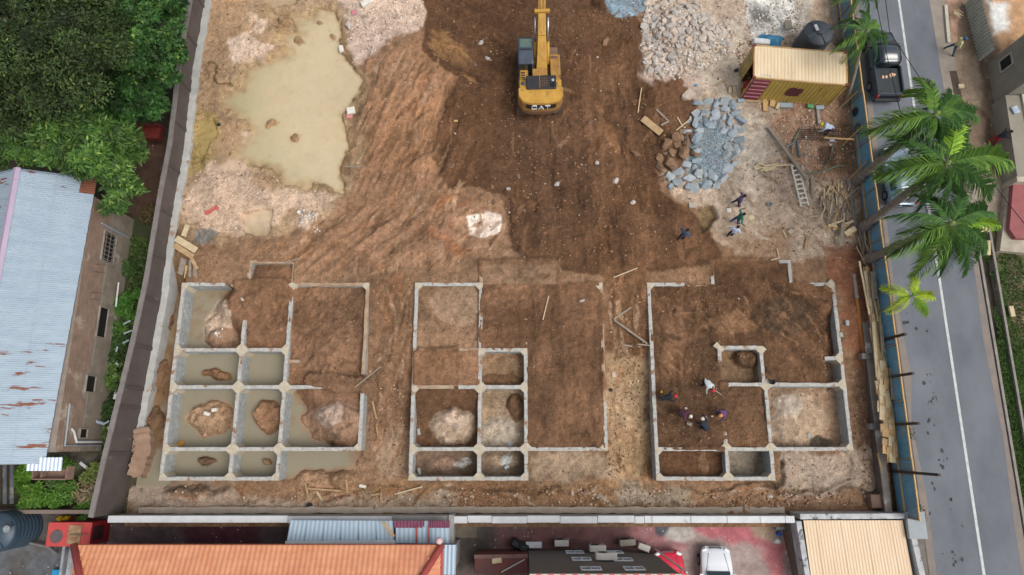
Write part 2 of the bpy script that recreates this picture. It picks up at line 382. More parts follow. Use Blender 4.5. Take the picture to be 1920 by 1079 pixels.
def smears(zone, ang, n, ln, wd, cols, seed, spread=.25, dh=.03):
    """single scrapes and clay smears left by bucket and tracks"""
    global Hh, col
    poly = [W(a_, b_, -.2) for a_, b_ in zone]; r = np.random.RandomState(seed); xs = [p[0] for p in poly]; ys = [p[1] for p in poly]; k = 0
    while k < n:
        cx, cy = r.uniform(min(xs), max(xs)), r.uniform(min(ys), max(ys))
        if poly_sd(np.array([cx]), np.array([cy]), poly)[0] < 0: continue
        k += 1; a_ = ang + r.normal(0, spread); L_ = ln * r.uniform(.4, 1.3); w_ = wd * r.uniform(.5, 1.4); R_ = L_ + .6
        i0, i1 = np.searchsorted(GX, cx - R_), np.searchsorted(GX, cx + R_); j0, j1 = np.searchsorted(GY, cy - R_), np.searchsorted(GY, cy + R_); s_ = (slice(j0, j1), slice(i0, i1))
        dx, dy = X[s_] + wx[s_] * .5 - cx, Y[s_] + wy[s_] * .5 - cy; u = dx * math.cos(a_) + dy * math.sin(a_); v = -dx * math.sin(a_) + dy * math.cos(a_) + .08 * u * u / L_
        t = 1 - (u / L_) ** 2 - (v / w_) ** 2 + n3[s_] * .35; m = sstep(0, .5, t) * r.uniform(.35, .85)
        c = np.array(lin(cols[r.randint(len(cols))])); col[s_] = col[s_] * (1 - m[..., None]) + c * m[..., None]; Hh[s_] += m * dh * r.choice([-1, 1])
lt = [(156, 116, 84), (166, 132, 102), (146, 98, 64), (150, 122, 98)]; dkc = [(92, 64, 46), (106, 76, 54), (84, 60, 44)]; ltd = [(122, 86, 60), (132, 98, 72), (114, 78, 52)]
smears([(680, 120), (830, 110), (880, 330), (850, 400), (660, 380), (650, 300)], R(68), 70, 1.1, .13, lt + dkc[:2], 101)
smears([(560, 400), (900, 370), (960, 490), (700, 520), (480, 480)], R(48), 80, 1.0, .14, lt + dkc[:2], 102, .35)
smears([(830, 20), (1120, 20), (1200, 120), (1330, 480), (1000, 500), (950, 350), (830, 300)], R(80), 110, .9, .13, ltd + dkc, 103, .6)
smears([(380, 0), (600, 0), (480, 110), (430, 220), (360, 330), (345, 200)], R(55), 40, .7, .12, [(176, 140, 108), (134, 98, 66), (150, 118, 80)], 104, .6)
smears([(700, 520), (775, 520), (765, 900), (700, 880)], R(85), 40, .9, .12, lt + dkc, 105, .3)
smears([(1140, 500), (1215, 500), (1225, 900), (1140, 900)], R(92), 50, .9, .14, lt + [(176, 146, 112)] + dkc[:1], 106, .3)
smears([(250, 915), (1640, 915), (1640, 950), (240, 950)], R(5), 70, 1.0, .12, lt + dkc + [(176, 160, 142)], 107, .4)
smears([(1330, 100), (1560, 200), (1590, 470), (1350, 480)], R(110), 60, .8, .14, [(196, 180, 162), (158, 134, 110), (140, 112, 88)], 108, .8)
smears([(800, 60), (870, 90), (900, 170), (840, 150)], R(-35), 16, 1.0, .14, [(150, 112, 72), (120, 84, 56)], 109, .2)
# a bank and a track line seen in the photograph
def line_ridge(pts, w, dh, c=None, a=0.5, z=-0.2):
    global Hh
    poly = [W(p[0], p[1], z) for p in pts]; d = np.full(X.shape, 9.0)
    for (ax, ay), (bx, by) in zip(poly, poly[1:]):
        ex, ey = bx - ax, by - ay; L = ex * ex + ey * ey
        t = np.clip(((XW - ax) * ex + (YW - ay) * ey) / L, 0, 1)
        d = np.minimum(d, np.hypot(XW - ax - t * ex, YW - ay - t * ey))
    m = sstep(w, w * 0.3, d); Hh += m * dh
    if c: paint(m, c, a)
line_ridge([(1125, 205), (1140, 250), (1160, 290)], 0.45, -0.12, (136, 96, 64), 0.7)
line_ridge([(1140, 205), (1158, 250), (1172, 290)], 0.4, -0.12, (84, 58, 42), 0.7)
line_ridge([(655, 150), (668, 190), (665, 230), (650, 280), (652, 320)], 0.5, -0.1, (96, 66, 48), 0.6)
line_ridge([(930, 355), (955, 372), (955, 440), (965, 470)], 0.35, -0.12, (78, 52, 38), 0.6)
line_ridge([(560, 438), (640, 470), (700, 505)], 0.5, 0.10, (116, 84, 62), 0.5)
line_ridge([(1240, 225), (1235, 300), (1255, 340)], 0.4, 0.15)
line_ridge([(810, 430), (840, 460), (870, 475)], 0.5, 0.12, (160, 104, 68), 0.6)
line_ridge([(390, 122), (412, 130), (408, 155), (440, 160)], 0.14, -0.1, (88, 72, 34), 0.9)
line_ridge([(820, 920), (1000, 918), (1240, 918), (1240, 912)], 0.16, -0.07, (110, 82, 60), 0.5, z=-1)
line_ridge([(1280, 918), (1378, 921), (1384, 905), (1455, 905), (1462, 918), (1640, 914)], 0.18, -0.14, (94, 74, 60), 0.6, z=-1)
line_ridge([(1470, 870), (1472, 900), (1440, 912)], 0.3, -0.25, (90, 72, 58), 0.8, z=-1)

# spoil heaps, banks and pits outside the foundations
def heap(px, py, rx, ry, hh, z=-0.2, c=None, a=1.0, rz=0.0, pw=1.0):
    global Hh
    cx, cy = W(px, py, z); ca, sa = math.cos(rz), math.sin(rz)
    dx, dy = XW - cx, YW - cy; u = (dx * ca + dy * sa) / rx; v = (-dx * sa + dy * ca) / ry
    t = np.clip(1 - (u * u + v * v), 0, 1); Hh += hh * sstep(0, 0.8 / pw, t)
    if c: paint(sstep(0, 0.3, t), c, a)
heap(1285, 75, 2.8, 2.4, 0.7); heap(1325, 290, 1.9, 2.2, 0.35, c=(136, 148, 152))
heap(1265, 290, 1.0, 1.6, 0.4, c=(112, 82, 62)); heap(1225, 175, 0.9, 0.9, 0.25); heap(1175, 75, 0.8, 0.6, 0.2)
heap(1140, 10, 1.6, 0.9, 0.35); heap(255, 850, 0.7, 1.9, 0.55, z=-1); heap(600, 900, 2.2, 0.8, 0.35, z=-1)
heap(650, 900, 1.2, 0.7, 0.3, z=-1); heap(350, 925, 2.0, 0.5, 0.3, z=-1); heap(1600, 870, 0.6, 2.0, 0.2, z=-1)
heap(310, 600, 0.5, 1.0, 0.35, z=-1.1, c=(110, 80, 60)); heap(296, 700, 0.45, 0.9, 0.35, z=-1.1, c=(118, 88, 66))
heap(287, 790, 0.5, 1.0, 0.4, z=-1.1, c=(112, 84, 60)); heap(312, 550, 0.4, 0.5, 0.25, z=-1.1, c=(120, 90, 66))
heap(1325, 402, 0.75, 0.85, -0.55, c=(138, 116, 84), pw=2.2)      # the dug pit by the four men
heap(1315, 425, 0.5, 0.4, -0.3, c=(98, 74, 54))
heap(1640, 560, 0.5, 3.0, 0.1); heap(800, 300, 1.5, 0.6, 0.2, rz=0.6); heap(1050, 420, 3, 2, 0.15)
# pools: the ground dips below the water level
POND = [(500, 20), (560, 35), (635, 15), (640, 60), (642, 98), (668, 125), (670, 170), (655, 210), (642, 215), (648, 250), (652, 290), (640, 310), (642, 355), (600, 348), (530, 345), (505, 320), (470, 300), (450, 285), (480, 250), (470, 235), (420, 205), (418, 190), (455, 160), (460, 130), (510, 115), (545, 95), (520, 70), (560, 60)]
POND_Z = -0.34
mp = mask(POND, POND_Z, 0.42, 0.8); mw = mask(POND, POND_Z, 1.3, 1.0)
mright = sstep(W(560, 200)[0], W(640, 200)[0], X)
dep = mp * mright + np.clip(mw * 1.15 - .1, 0, 1) ** 1.3 * (1 - mright); dep = np.maximum(dep, mp * .25)
msh = mask([(395, 245), (470, 232), (490, 300), (450, 335), (395, 325)], POND_Z, .5, 1.0); dep = np.maximum(dep, msh * .30)
near = np.clip(np.maximum(np.maximum(mw, mp), msh) * 1.6, 0, 1)
Hh = Hh * (1 - near) + (POND_Z + 0.10 - 0.52 * dep + n2 * .06 + n4 * .05) * near
paint(sstep(0.02, 0.5, mw), (164, 138, 100), 0.75)
for (a, b, rr) in ((550, 262, 0.42), (510, 232, 0.5), (535, 42, 0.55), (600, 45, 0.35), (560, 75, 0.4), (620, 70, 0.3)):
    heap(a, b, rr, rr * 0.9, 0.5, z=POND_Z, c=(150, 120, 88), a=0.9)
m2 = mask([(458, 402), (513, 395), (515, 402), (508, 412), (512, 430), (505, 442), (480, 446), (458, 436)], POND_Z, 0.1, 0.3)
Hh = Hh * (1 - m2) + (POND_Z + 0.15 - 0.4 * m2) * m2
m3 = mask([(500, -30), (530, -30), (560, 5), (520, 18), (490, 8)], POND_Z, 0.2, 0.8); Hh = Hh * (1 - m3) + (POND_Z + 0.1 - 0.3 * m3) * m3
m4 = mask([(372, 232), (400, 225), (405, 260), (385, 315), (368, 310)], POND_Z, 0.25, 0.7); Hh = Hh * (1 - m4) + (POND_Z + 0.1 - 0.18 * m4) * m4
# inside the foundations
Wt = -1.24                                         # water level in the western foundation
def cell(k, x0, x1, y0, y1, lvl, c, mounds=(), rough=0.06):
    """one cell between walls; mounds: (cx, cy, rx, ry, height, colour)"""
    global Hh, col
    x0, x1 = FX[k] + x0, FX[k] + x1
    s = (X >= x0) & (X <= x1) & (Y >= y0) & (Y <= y1)
    hh = (lvl(X[s], Y[s]) if callable(lvl) else lvl) + n2[s] * rough * 1.4 + n3[s] * rough * 0.5
    cc = np.tile(np.array(lin(c)), (hh.size, 1)) * (1 + 0.25 * n4[s])[:, None]
    for cx, cy, rx, ry, mh, mc in mounds:
        u = (X[s] + wx[s] * 0.8 - FX[k] - cx) / rx; v = (Y[s] + wy[s] * 0.8 - cy) / ry
        t = 1 - (u * u + v * v) + n2[s] * 0.5
        g = sstep(0, 0.75, t); hh = hh + mh * g * (1 + 0.35 * n3[s])
        if mc: q = sstep(0, 0.25, t)[:, None]; cc = cc * (1 - q) + np.array(lin(mc)) * q
    Hh[s] = hh; col[s] = cc
soilA = (124, 91, 68); soilB = (104, 74, 53); soilC = (98, 70, 50); mudc = (140, 124, 98)
def f1nw(x, y):
    e = (x + 18.6 + 0.5 * np.sin(y * 1.7) + 0.9 * (y < 7) * 0)
    return -1.45 + 1.25 * sstep(-0.3, 1.3, e + (y - 7.5) * 0.16) - 0.25 * sstep(6.6, 5.5, y)
cell(1, CA, CCx, RY[1], RY[0], f1nw, soilA, [(2.0, 7.4, 1.0, 1.6, 0.45, (176, 154, 134)), (2.6, 6.3, 1.0, 0.7, 0.35, (150, 120, 96))])
cell(1, CB, CCx, RY[0], PORCH, lambda x, y: -0.2 - 0.55 * np.clip(np.hypot((x + 15.5) / 1.3, (y - 9.6) / 1.35) - 0.75, 0, 1), soilA)
cell(1, CCx, CD, RY[2], RY[0], lambda x, y: -0.35 + 0.15 * np.sin(x * 1.2) * np.sin(y), soilA, [(2.4 + CCx, 6.0, 1.9, 2.3, 0.12, (130, 96, 72))], 0.14)
cell(1, CA, CB, RY[2], RY[1], -1.6, mudc, [(2.1, 4.1, 1.05, 0.5, 0.7, (136, 102, 74))])
cell(1, CB, CCx, RY[2], RY[1], -1.6, mudc)
cell(1, CA, CB, RY[3], RY[2], -1.6, mudc, [(2.3, 1.2, 1.65, 1.25, 0.75, (160, 128, 98))])
cell(1, CB, CCx, RY[3], RY[2], -1.6, mudc, [(1.6 + CB, 1.3, 1.15, 1.3, 0.75, (138, 104, 78))])
cell(1, CCx, CD, RY[3], RY[2], lambda x, y: -1.5 + 1.15 * sstep(-13.3, -11.3, x + (y - 1.6) * 0.7), soilA, [(3.0 + CCx, 0.9, 2.3, 1.35, 0.5, (150, 116, 90)), (2.8 + CCx, 1.4, 1.0, 0.7, 0.2, (176, 150, 130))])
cell(1, CA, CB, RY[4], RY[3], -1.6, (104, 106, 92), [(2.1, -1.4, 0.8, 0.4, 0.62, (110, 86, 66))])
cell(1, CB, CCx, RY[4], RY[3], -1.6, (104, 106, 92), [(1.8 + CB, -1.45, 0.4, 0.25, 0.5, (130, 104, 80))])
cell(2, CA, CB, RY[1], RY[0], -0.28, (136, 106, 82), [(2.6, 8.3, 1.8, 1.4, 0.05, (150, 122, 98))])
cell(2, CA, CB, RY[2], RY[1], -0.1, (126, 92, 67))
cell(2, CB, 9.17, RY[0], PORCH, -0.06, (134, 104, 80))
cell(2, CB, CD, RY[1], RY[0], -0.07, soilB, [(6.2, 9.0, 2.0, 1.0, 0.02, (124, 90, 66))])
cell(2, CCx, CD, RY[3], RY[1], -0.09, soilB)
cell(2, CB, CCx, RY[2], RY[1], -0.95, (132, 104, 78), [(CB + 1.4, 3.5, 1.5, 0.6, 0.15, (112, 82, 58))])
cell(2, CA, CB, RY[3], RY[2], lambda x, y: -1.15 + 0.85 * sstep(1.2, 2.9, y + 0.3 * np.sin(x * 2)), soilB, [(2.4, 0.7, 1.7, 1.1, 0.45, (172, 148, 124)), (2.6, 1.1, 0.9, 0.5, 0.15, (190, 166, 144))])
cell(2, CB, CCx, RY[3], RY[2], -1.05, (160, 134, 106), [(CB + 1.2, 0.3, 1.2, 1.3, 0.15, (172, 156, 136)), (CB + 2.3, 1.9, 0.6, 0.9, 0.3, (112, 80, 56))])
cell(2, CA, CB, RY[4], RY[3], -1.25, (112, 90, 74), [(2.3, -1.5, 1.4, 0.45, 0.2, (140, 112, 92)), (3.1, -1.5, 0.6, 0.4, 0.1, (176, 172, 166))])
cell(2, CB, CCx, RY[4], RY[3], -1.25, (124, 104, 88), [(CB + 1.4, -1.45, 1.2, 0.55, 0.2, (160, 136, 112)), (CB + 1.6, -1.4, 0.6, 0.4, 0.06, (184, 184, 178))])
cell(3, CB, 9.16, RY[0], PORCH, -0.1, soilC); 
cell(3, CA, CD, RY[3], RY[0], lambda x, y: -0.14 + 0.10 * np.sin(x * 0.9 + 2) * np.sin(y * 0.8) - 0.5 * sstep(19.3, 20.5, x) * sstep(8.8, 7.2, y), soilC, [(8.5, 7.6, 2.2, 1.4, 0.12, (92, 70, 54)), (5.5, 7.2, 1.8, 0.7, 0.06, (120, 88, 64)), (2.0, 7.6, 1.8, 2.0, 0.03, (112, 80, 58))], 0.1)
cell(3, CB + 0.1, 6.74, RY[2] + 0.15, 5.6, -0.85, (124, 98, 74), [(6.0, 5.0, 0.9, 0.7, 0.5, (92, 66, 48))])
cell(3, 6.95, CD, RY[3], RY[2] + 0.15, -1.05, (156, 128, 104), [(9.2, 1.2, 2.1, 1.6, 0.12, (170, 146, 122)), (8.6, 2.0, 1.2, 0.7, 0.08, (184, 168, 150)), (10.5, -0.2, 0.9, 0.4, -0.3, (110, 96, 84))])
cell(3, 10.9, CD, RY[2] + 0.15, 4.95, -1.15, (160, 136, 112))
cell(3, CA, CB + 0.1, RY[4], RY[3], -0.75, (98, 68, 48), [(2.9, -1.4, 0.35, 0.9, 0.15, (128, 96, 72))])
cell(3, CB + 0.1, 6.95, RY[4], RY[3], -1.3, (130, 118, 104))
streaks(mask([(1350, 532), (1553, 535), (1560, 690), (1445, 700), (1435, 640), (1330, 620)], fe=.5), R(-42), 0.6, 0.10, 135, 0.3, 7)
streaks(mask([(1226, 540), (1345, 540), (1340, 700), (1228, 740)], fe=.6), R(86), 0.5, 0.09, 136, 0.26, 7)
streaks(mask([(992, 545), (1122, 545), (1130, 830), (992, 830)], fe=.4), R(90), 0.6, 0.04, 137, 0.18, 9)
streaks(mask([(905, 540), (985, 540), (985, 640), (905, 640)], fe=.4), R(20), 0.5, 0.05, 138, 0.16, 5)
smears([(1225, 535), (1560, 535), (1570, 700), (1440, 720), (1340, 640), (1340, 700), (1230, 830)], R(-50), 90, .7, .11, [(124, 88, 62), (84, 60, 44), (134, 98, 70), (142, 106, 78)], 110, .4)
smears([(990, 545), (1125, 545), (1132, 830), (990, 830)], R(88), 40, 1.2, .12, [(116, 82, 58), (92, 64, 46)], 111, .15, .015)
smears([(560, 540), (685, 540), (675, 720), (560, 720)], R(60), 40, .6, .14, [(146, 108, 82), (104, 76, 56)], 112, .8, .05)
smears([(460, 540), (545, 540), (535, 640), (460, 650)], R(30), 18, .5, .12, [(146, 108, 82), (104, 76, 56)], 113, .8, .05)
# earth thrown over the tops of the walls
def spill(k, x0, y0, x1, y1, w, hh):
    global Hh, col
    ax, ay, bx, by = FX[k] + x0, y0, FX[k] + x1, y1; ex, ey = bx - ax, by - ay; t = np.clip(((X - ax) * ex + (Y - ay) * ey) / (ex * ex + ey * ey), 0, 1)
    d = np.hypot(X - ax - t * ex, Y - ay - t * ey) - w - n2 * .18; m = sstep(.12, -.12, d); Hh = np.where(m > 0, np.maximum(Hh, Hh * (1 - m) + (hh + n2 * .09 + n3 * .05) * m), Hh)
    col = col * (1 - m[..., None] * .7) + np.array(lin((122, 90, 66) if k == 1 else (112, 80, 58))) * m[..., None] * .7
for q in ((1, CB - .6, RY[0], CB + 2.2, RY[0], .4, .06), (1, CB + .2, 8.6, CCx - .3, 9.0, .5, -.02), (1, CCx + 1.6, 3.6, CD, 3.3, .5, .03), (1, CD - .2, 3.6, CD, 2.9, .3, .05), (1, CCx, 7.3, CCx, 9.2, .12, .0), (1, CCx + 3.3, 3.1, CD - .3, 3.0, .3, .02),
          (2, CB, PORCH, 9.1, PORCH, .18, .015), (2, CB, 9.9, CB, 11.1, .15, .02), (2, 9.17, 9.8, 9.17, 11.1, .15, .02), (2, 9.4, RY[0], CD - .3, RY[0], .15, .02), (2, CD, 3.0, CD, 9.0, .12, .0), (2, 0, 3.4, 0, 5.3, .12, .01), (2, .3, RY[1], 2.6, RY[1], .2, .0), (2, CB, 6, CB, 9.4, .08, -.01),
          (3, CB, PORCH, 8.2, PORCH, .2, .04), (3, 2.5, RY[0], CB, RY[0], .15, .02), (3, 9.2, RY[0], 10, RY[0], .2, .03), (3, CB, 10.3, CB, 11.2, .12, .01), (3, 4.3, 3.3, 4.6, 3.3, .2, .02), (3, 0, 5.5, 0, 9, .1, -.01), (3, .5, RY[3], 4, RY[3], .12, -.01)): spill(*q)
# crumbly relief
inF = np.zeros(X.shape)
n5 = fbm(X, Y, 0.3, 2, 9); n6 = fbm(X, Y, .9, 4, 10, .6)
Hh += n3 * 0.04 + np.abs(n5) * 0.085 + np.abs(n6) * .10
# outside the site wall the sheet sinks away
WALL_W = [(387, -60), (387, 0), (364, 130), (347, 290), (329, 390), (307, 540), (287, 650), (268, 740), (245, 850), (222, 962)]
WW = [W(a, b, float(np.interp(b, [0, 500, 900], [-.1, -.25, -.9]))) for a, b in WALL_W]; WW[0] = (WW[1][0] + 0.3, 38.2)
xw = np.interp(Y, [p[1] for p in WW][::-1], [p[0] for p in WW][::-1])
Hh = np.where(X < xw - 0.15, -1.45, Hh); Hh = np.where(X > 23.3, -1.6, Hh)
WALL_E = [(1600, 440), (1612, 520), (1630, 650), (1642, 760), (1652, 860), (1668, 958)]
slope_mod = fbm(X, Y, 0.9, 4, 11)
mcol = 1 + 0.20 * n4 + 0.18 * n2 + 0.20 * n3 + 0.16 * n5 + 0.15 * slope_mod
col = np.clip(col * mcol[..., None], 0.01, 0.9); lum = col.mean(-1, keepdims=True); col = np.clip((col * .92 + lum * .08) * 1.12, .01, .9)
kk = np.clip(col.mean(-1, keepdims=True) * 4, 0, 1); col *= np.array([.99, 1.015, .89]) * (1 - kk) + np.array([1.0, 1.0, .99]) * kk
# warm/cool drift of the soil
col[..., 0] *= 1 + 0.05 * n1; col[..., 2] *= 1 - 0.08 * n1
def height_at(x, y):
    i = min(max(int((x - GX[0]) / 0.075), 0), len(GX) - 1); j = min(max(int((y - GY[0]) / 0.075), 0), len(GY) - 1)
    return float(Hh[j, i])
ny, nx = X.shape
V = np.stack([X, Y, Hh], -1).reshape(-1, 3); idx = np.arange(ny * nx).reshape(ny, nx)
FQ = np.stack([idx[:-1, :-1], idx[:-1, 1:], idx[1:, 1:], idx[1:, :-1]], -1).reshape(-1, 4)
soil_m = vcol_mat('site_soil', 0.95, 0.34, 3.0, 0.12, speck=[(9.0, 0.9, (184, 160, 138))], fine=.3)
site = fast_mesh('site_ground', V, FQ, soil_m, col.reshape(-1, 3), smooth=True); tag(site, kind='structure')

# wide ground beneath everything, to the horizon
g = MB()
g.add([(-900, -900, -1.75), (900, -900, -1.75), (900, 1500, -1.75), (-900, 1500, -1.75)], [(0, 1, 2, 3)])
tag(g.build('ground', mat('far_ground', (96, 88, 62), (70, 80, 46), 0.15, 0.95, 0.05)), kind='structure')
# water
water_m = mat('pond_water', (184, 166, 124), (172, 158, 112), 0.28, 0.22, 0.0, spec=0.35, stain=(160, 144, 104), stain_scale=0.8, stain_cut=0.60, stain_w=0.25)
def sheet(name, pts, z, m, kind='structure', world_pts=False, zf=None):
    poly = pts if world_pts else [W(a, b, z) for a, b in pts]
    b = MB(); b.add([(p[0], p[1], z) for p in poly], [tuple(range(len(poly)))])
    o = b.build(name, m)
    if o.data.polygons[0].normal.z < 0: o.data.flip_normals()
    return tag(o, kind=kind)

def murky(name, x0, x1, y0, y1, z, deep, m, wide=.3, deep2=None):
    """still muddy water: a sheet whose colour turns to that of the bed where it is only centimetres deep"""
    i0, i1 = np.searchsorted(GX, x0), np.searchsorted(GX, x1); j0, j1 = np.searchsorted(GY, y0), np.searchsorted(GY, y1)
    xx, yy, hh, cc = X[j0:j1, i0:i1], Y[j0:j1, i0:i1], Hh[j0:j1, i0:i1], col[j0:j1, i0:i1]
    t = sstep(-.02, wide, z - hh)[..., None]
    dp = np.array(lin(deep)) * (1 + .07 * n1[j0:j1, i0:i1] + .05 * n4[j0:j1, i0:i1])[..., None]
    if deep2 is not None:
        g_ = sstep(x1 - 3, x0 + 2, xx + n1[j0:j1, i0:i1] * 3)[..., None]; dp = dp * (1 - g_) + np.array(lin(deep2)) * (1 + .08 * n4[j0:j1, i0:i1])[..., None] * g_
    c = cc * (1 - t) + dp * t; n_y, n_x = xx.shape
    V = np.stack([xx, yy, np.full(xx.shape, z)], -1).reshape(-1, 3); ix = np.arange(n_y * n_x).reshape(n_y, n_x)
    Fq = np.stack([ix[:-1, :-1], ix[:-1, 1:], ix[1:, 1:], ix[1:, :-1]], -1).reshape(-1, 4)
    return tag(fast_mesh(name, V, Fq, m, c.reshape(-1, 3), smooth=True), kind='structure')
wm_ = vcol_mat('muddy_water', .16, .05, .8, 0, spec=.35)
px0 = W(345, 200, POND_Z)[0]; murky('pond_water', px0, W(720, 200, POND_Z)[0], 11.6, 34, POND_Z, (196, 180, 148), wm_, .5, (172, 164, 128))
murky('pit_water', -23.3, -8.3, -4.35, 11.3, Wt, (142, 134, 114), wm_, .25)

# ---------------------------------------------------------------- foundations
conc = mat('block_concrete', (176, 178, 174), (146, 148, 146), 2.2, 0.9, 0.01, stain=(132, 104, 80), stain_scale=0.9, stain_cut=0.60, stain_w=0.12)
capm = mat('wall_cap', (188, 187, 182), (156, 152, 146), 4.5, 0.9, 0.015, stain=(140, 108, 82), stain_scale=1.6, stain_cut=0.56, stain_w=0.08)
gusm = mat('corner_concrete', (196, 186, 166), (168, 156, 136), 5.0, 0.9, 0.01)
capd = mat('earthy_cap', (146, 116, 90), (178, 160, 138), 2.0, 0.95, 0.012)
blk = mat('block_face', (170, 174, 174), (138, 142, 142), 3.5, 0.92, 0.012, stain=(200, 204, 202), stain_scale=1.6, stain_cut=0.6, stain_w=0.1)
TW = 0.205
def blocks_on(ax, ay, bx, by, zb, zt, nx_, ny_, parent, off):
    """courses of hollow blocks on one face of a wall: real joints, joined as one part"""
    L = math.hypot(bx - ax, by - ay); dx, dy = (bx - ax) / L, (by - ay) / L; m = MB(); r = 0
    z = zb
    while z < zt - 0.05:
        h = min(0.2, zt - z); s = -0.22 if r % 2 else 0.0
        while s < L:
            s0, s1 = max(0.0, s), min(L, s + 0.44)
            if s1 - s0 > 0.06:
                o = 0.012 + random.random() * 0.012; g_ = 0.012
                a0 = (ax + dx * (s0 + g_), ay + dy * (s0 + g_)); a1 = (ax + dx * (s1 - g_), ay + dy * (s1 - g_))
                q0 = (a0[0] + nx_ * o, a0[1] + ny_ * o); q1 = (a1[0] + nx_ * o, a1[1] + ny_ * o)
                z0, z1 = z + g_, z + h - g_
                m.add([(a0[0], a0[1], z0), (a1[0], a1[1], z0), (a1[0], a1[1], z1), (a0[0], a0[1], z1),
                       (q0[0], q0[1], z0), (q1[0], q1[1], z0), (q1[0], q1[1], z1), (q0[0], q0[1], z1)],
                      [(4, 5, 6, 7), (0, 1, 5, 4), (1, 2, 6, 5), (2, 3, 7, 6), (3, 0, 4, 7)])
            s += 0.44
        z += 0.2; r += 1
    if m.f: m.build('block_courses', blk, parent, off=off, kind='stuff')
def wall_seg(root, off, x0, y0, x1, y1, zt=0.0, zb=-1.75, cap=capm, faces='', w=TW):
    vert = abs(x1 - x0) < abs(y1 - y0)
    lo = (min(x0, x1), min(y0, y1)); hi = (max(x0, x1), max(y0, y1))
    m = MB()
    if vert: bx0, bx1, by0, by1 = lo[0] - w / 2, hi[0] + w / 2, lo[1], hi[1]
    else: bx0, bx1, by0, by1 = lo[0], hi[0], lo[1] - w / 2, hi[1] + w / 2
    m.box(((bx0 + bx1) / 2, (by0 + by1) / 2, (zt - 0.08 + zb) / 2), (bx1 - bx0, by1 - by0, zt - 0.08 - zb))
    wl = m.build('wall', conc, root, off=off)
    if 'E' in faces: blocks_on(bx1, by0, bx1, by1, zb, zt - 0.08, 1, 0, wl, off)
    if 'W' in faces: blocks_on(bx0, by0, bx0, by1, zb, zt - 0.08, -1, 0, wl, off)
    if 'N' in faces: blocks_on(bx0, by1, bx1, by1, zb, zt - 0.08, 0, 1, wl, off)
    if 'S' in faces: blocks_on(bx0, by0, bx1, by0, zb, zt - 0.08, 0, -1, wl, off)
    # the cap: a slightly ragged strip
    m = MB(); n = max(2, int(((by1 - by0) if vert else (bx1 - bx0)) / 0.3)); vs = []; fs = []
    for i in range(n + 1):
        t = i / n; a, b = random.uniform(-.014, .022), random.uniform(-.014, .022); zz = zt + random.uniform(-.015, .012)
        if vert: y = by0 + (by1 - by0) * t; q = [(bx0 - a, y, zt - .085), (bx0 - a, y, zz), (bx1 + b, y, zz), (bx1 + b, y, zt - .085)]
        else: x = bx0 + (bx1 - bx0) * t; q = [(x, by1 + a, zt - .085), (x, by1 + a, zz), (x, by0 - b, zz), (x, by0 - b, zt - .085)]
        vs += q
        if i: k = 4 * i; fs += [(k - 4, k - 3, k + 1, k), (k - 3, k - 2, k + 2, k + 1), (k - 2, k - 1, k + 3, k + 2)]
    fs += [(3, 2, 1, 0), (4 * n, 4 * n + 1, 4 * n + 2, 4 * n + 3)]
    m.add(vs, fs); m.build('cap', cap, root, off=off)
def gusset(root, off, x, y, dirs, s=0.36, zt=0.0, zb=-1.75):
    """cast concrete column at a wall crossing with splayed corners; dirs lists the quadrants that show"""
    m = MB(); h = TW / 2
    poly = []
    for q, (sx, sy) in enumerate(((1, 1), (-1, 1), (-1, -1), (1, -1))):
        if q in dirs:
            poly += [(x + sx * s, y + sy * h), (x + sx * h, y + sy * s)] if q in (0, 2) else [(x + sx * h, y + sy * s), (x + sx * s, y + sy * h)]
        else: poly += [(x + sx * h, y + sy * h)]
    m.prism(poly, zb, zt + 0.012); m.build('corner_column', gusm, root, off=off)
def foundation(k, label, vs, hs, gs):
    x0 = FX[k]; off = (x0, 0, -1.75)
    r = thing('house_foundation', label, 'foundation', off, 0, 'block foundations in a row')
    for (x, ya, yb, z, fc, cp) in vs: wall_seg(r, off, x0 + x, ya, x0 + x, yb, z, -1.75, cp, fc)
    for (y, xa, xb, z, fc, cp) in hs:
        wall_seg(r, off, x0 + xa + TW / 2, y, x0 + xb - TW / 2, y, z, -1.75, cp, fc)
    for (x, y, d) in gs: gusset(r, off, x0 + x, y, d)
    return r
a, b, c_, d = CA, CB, CCx, CD; r0, r1, r2, r3, r4 = RY; e = TW / 2
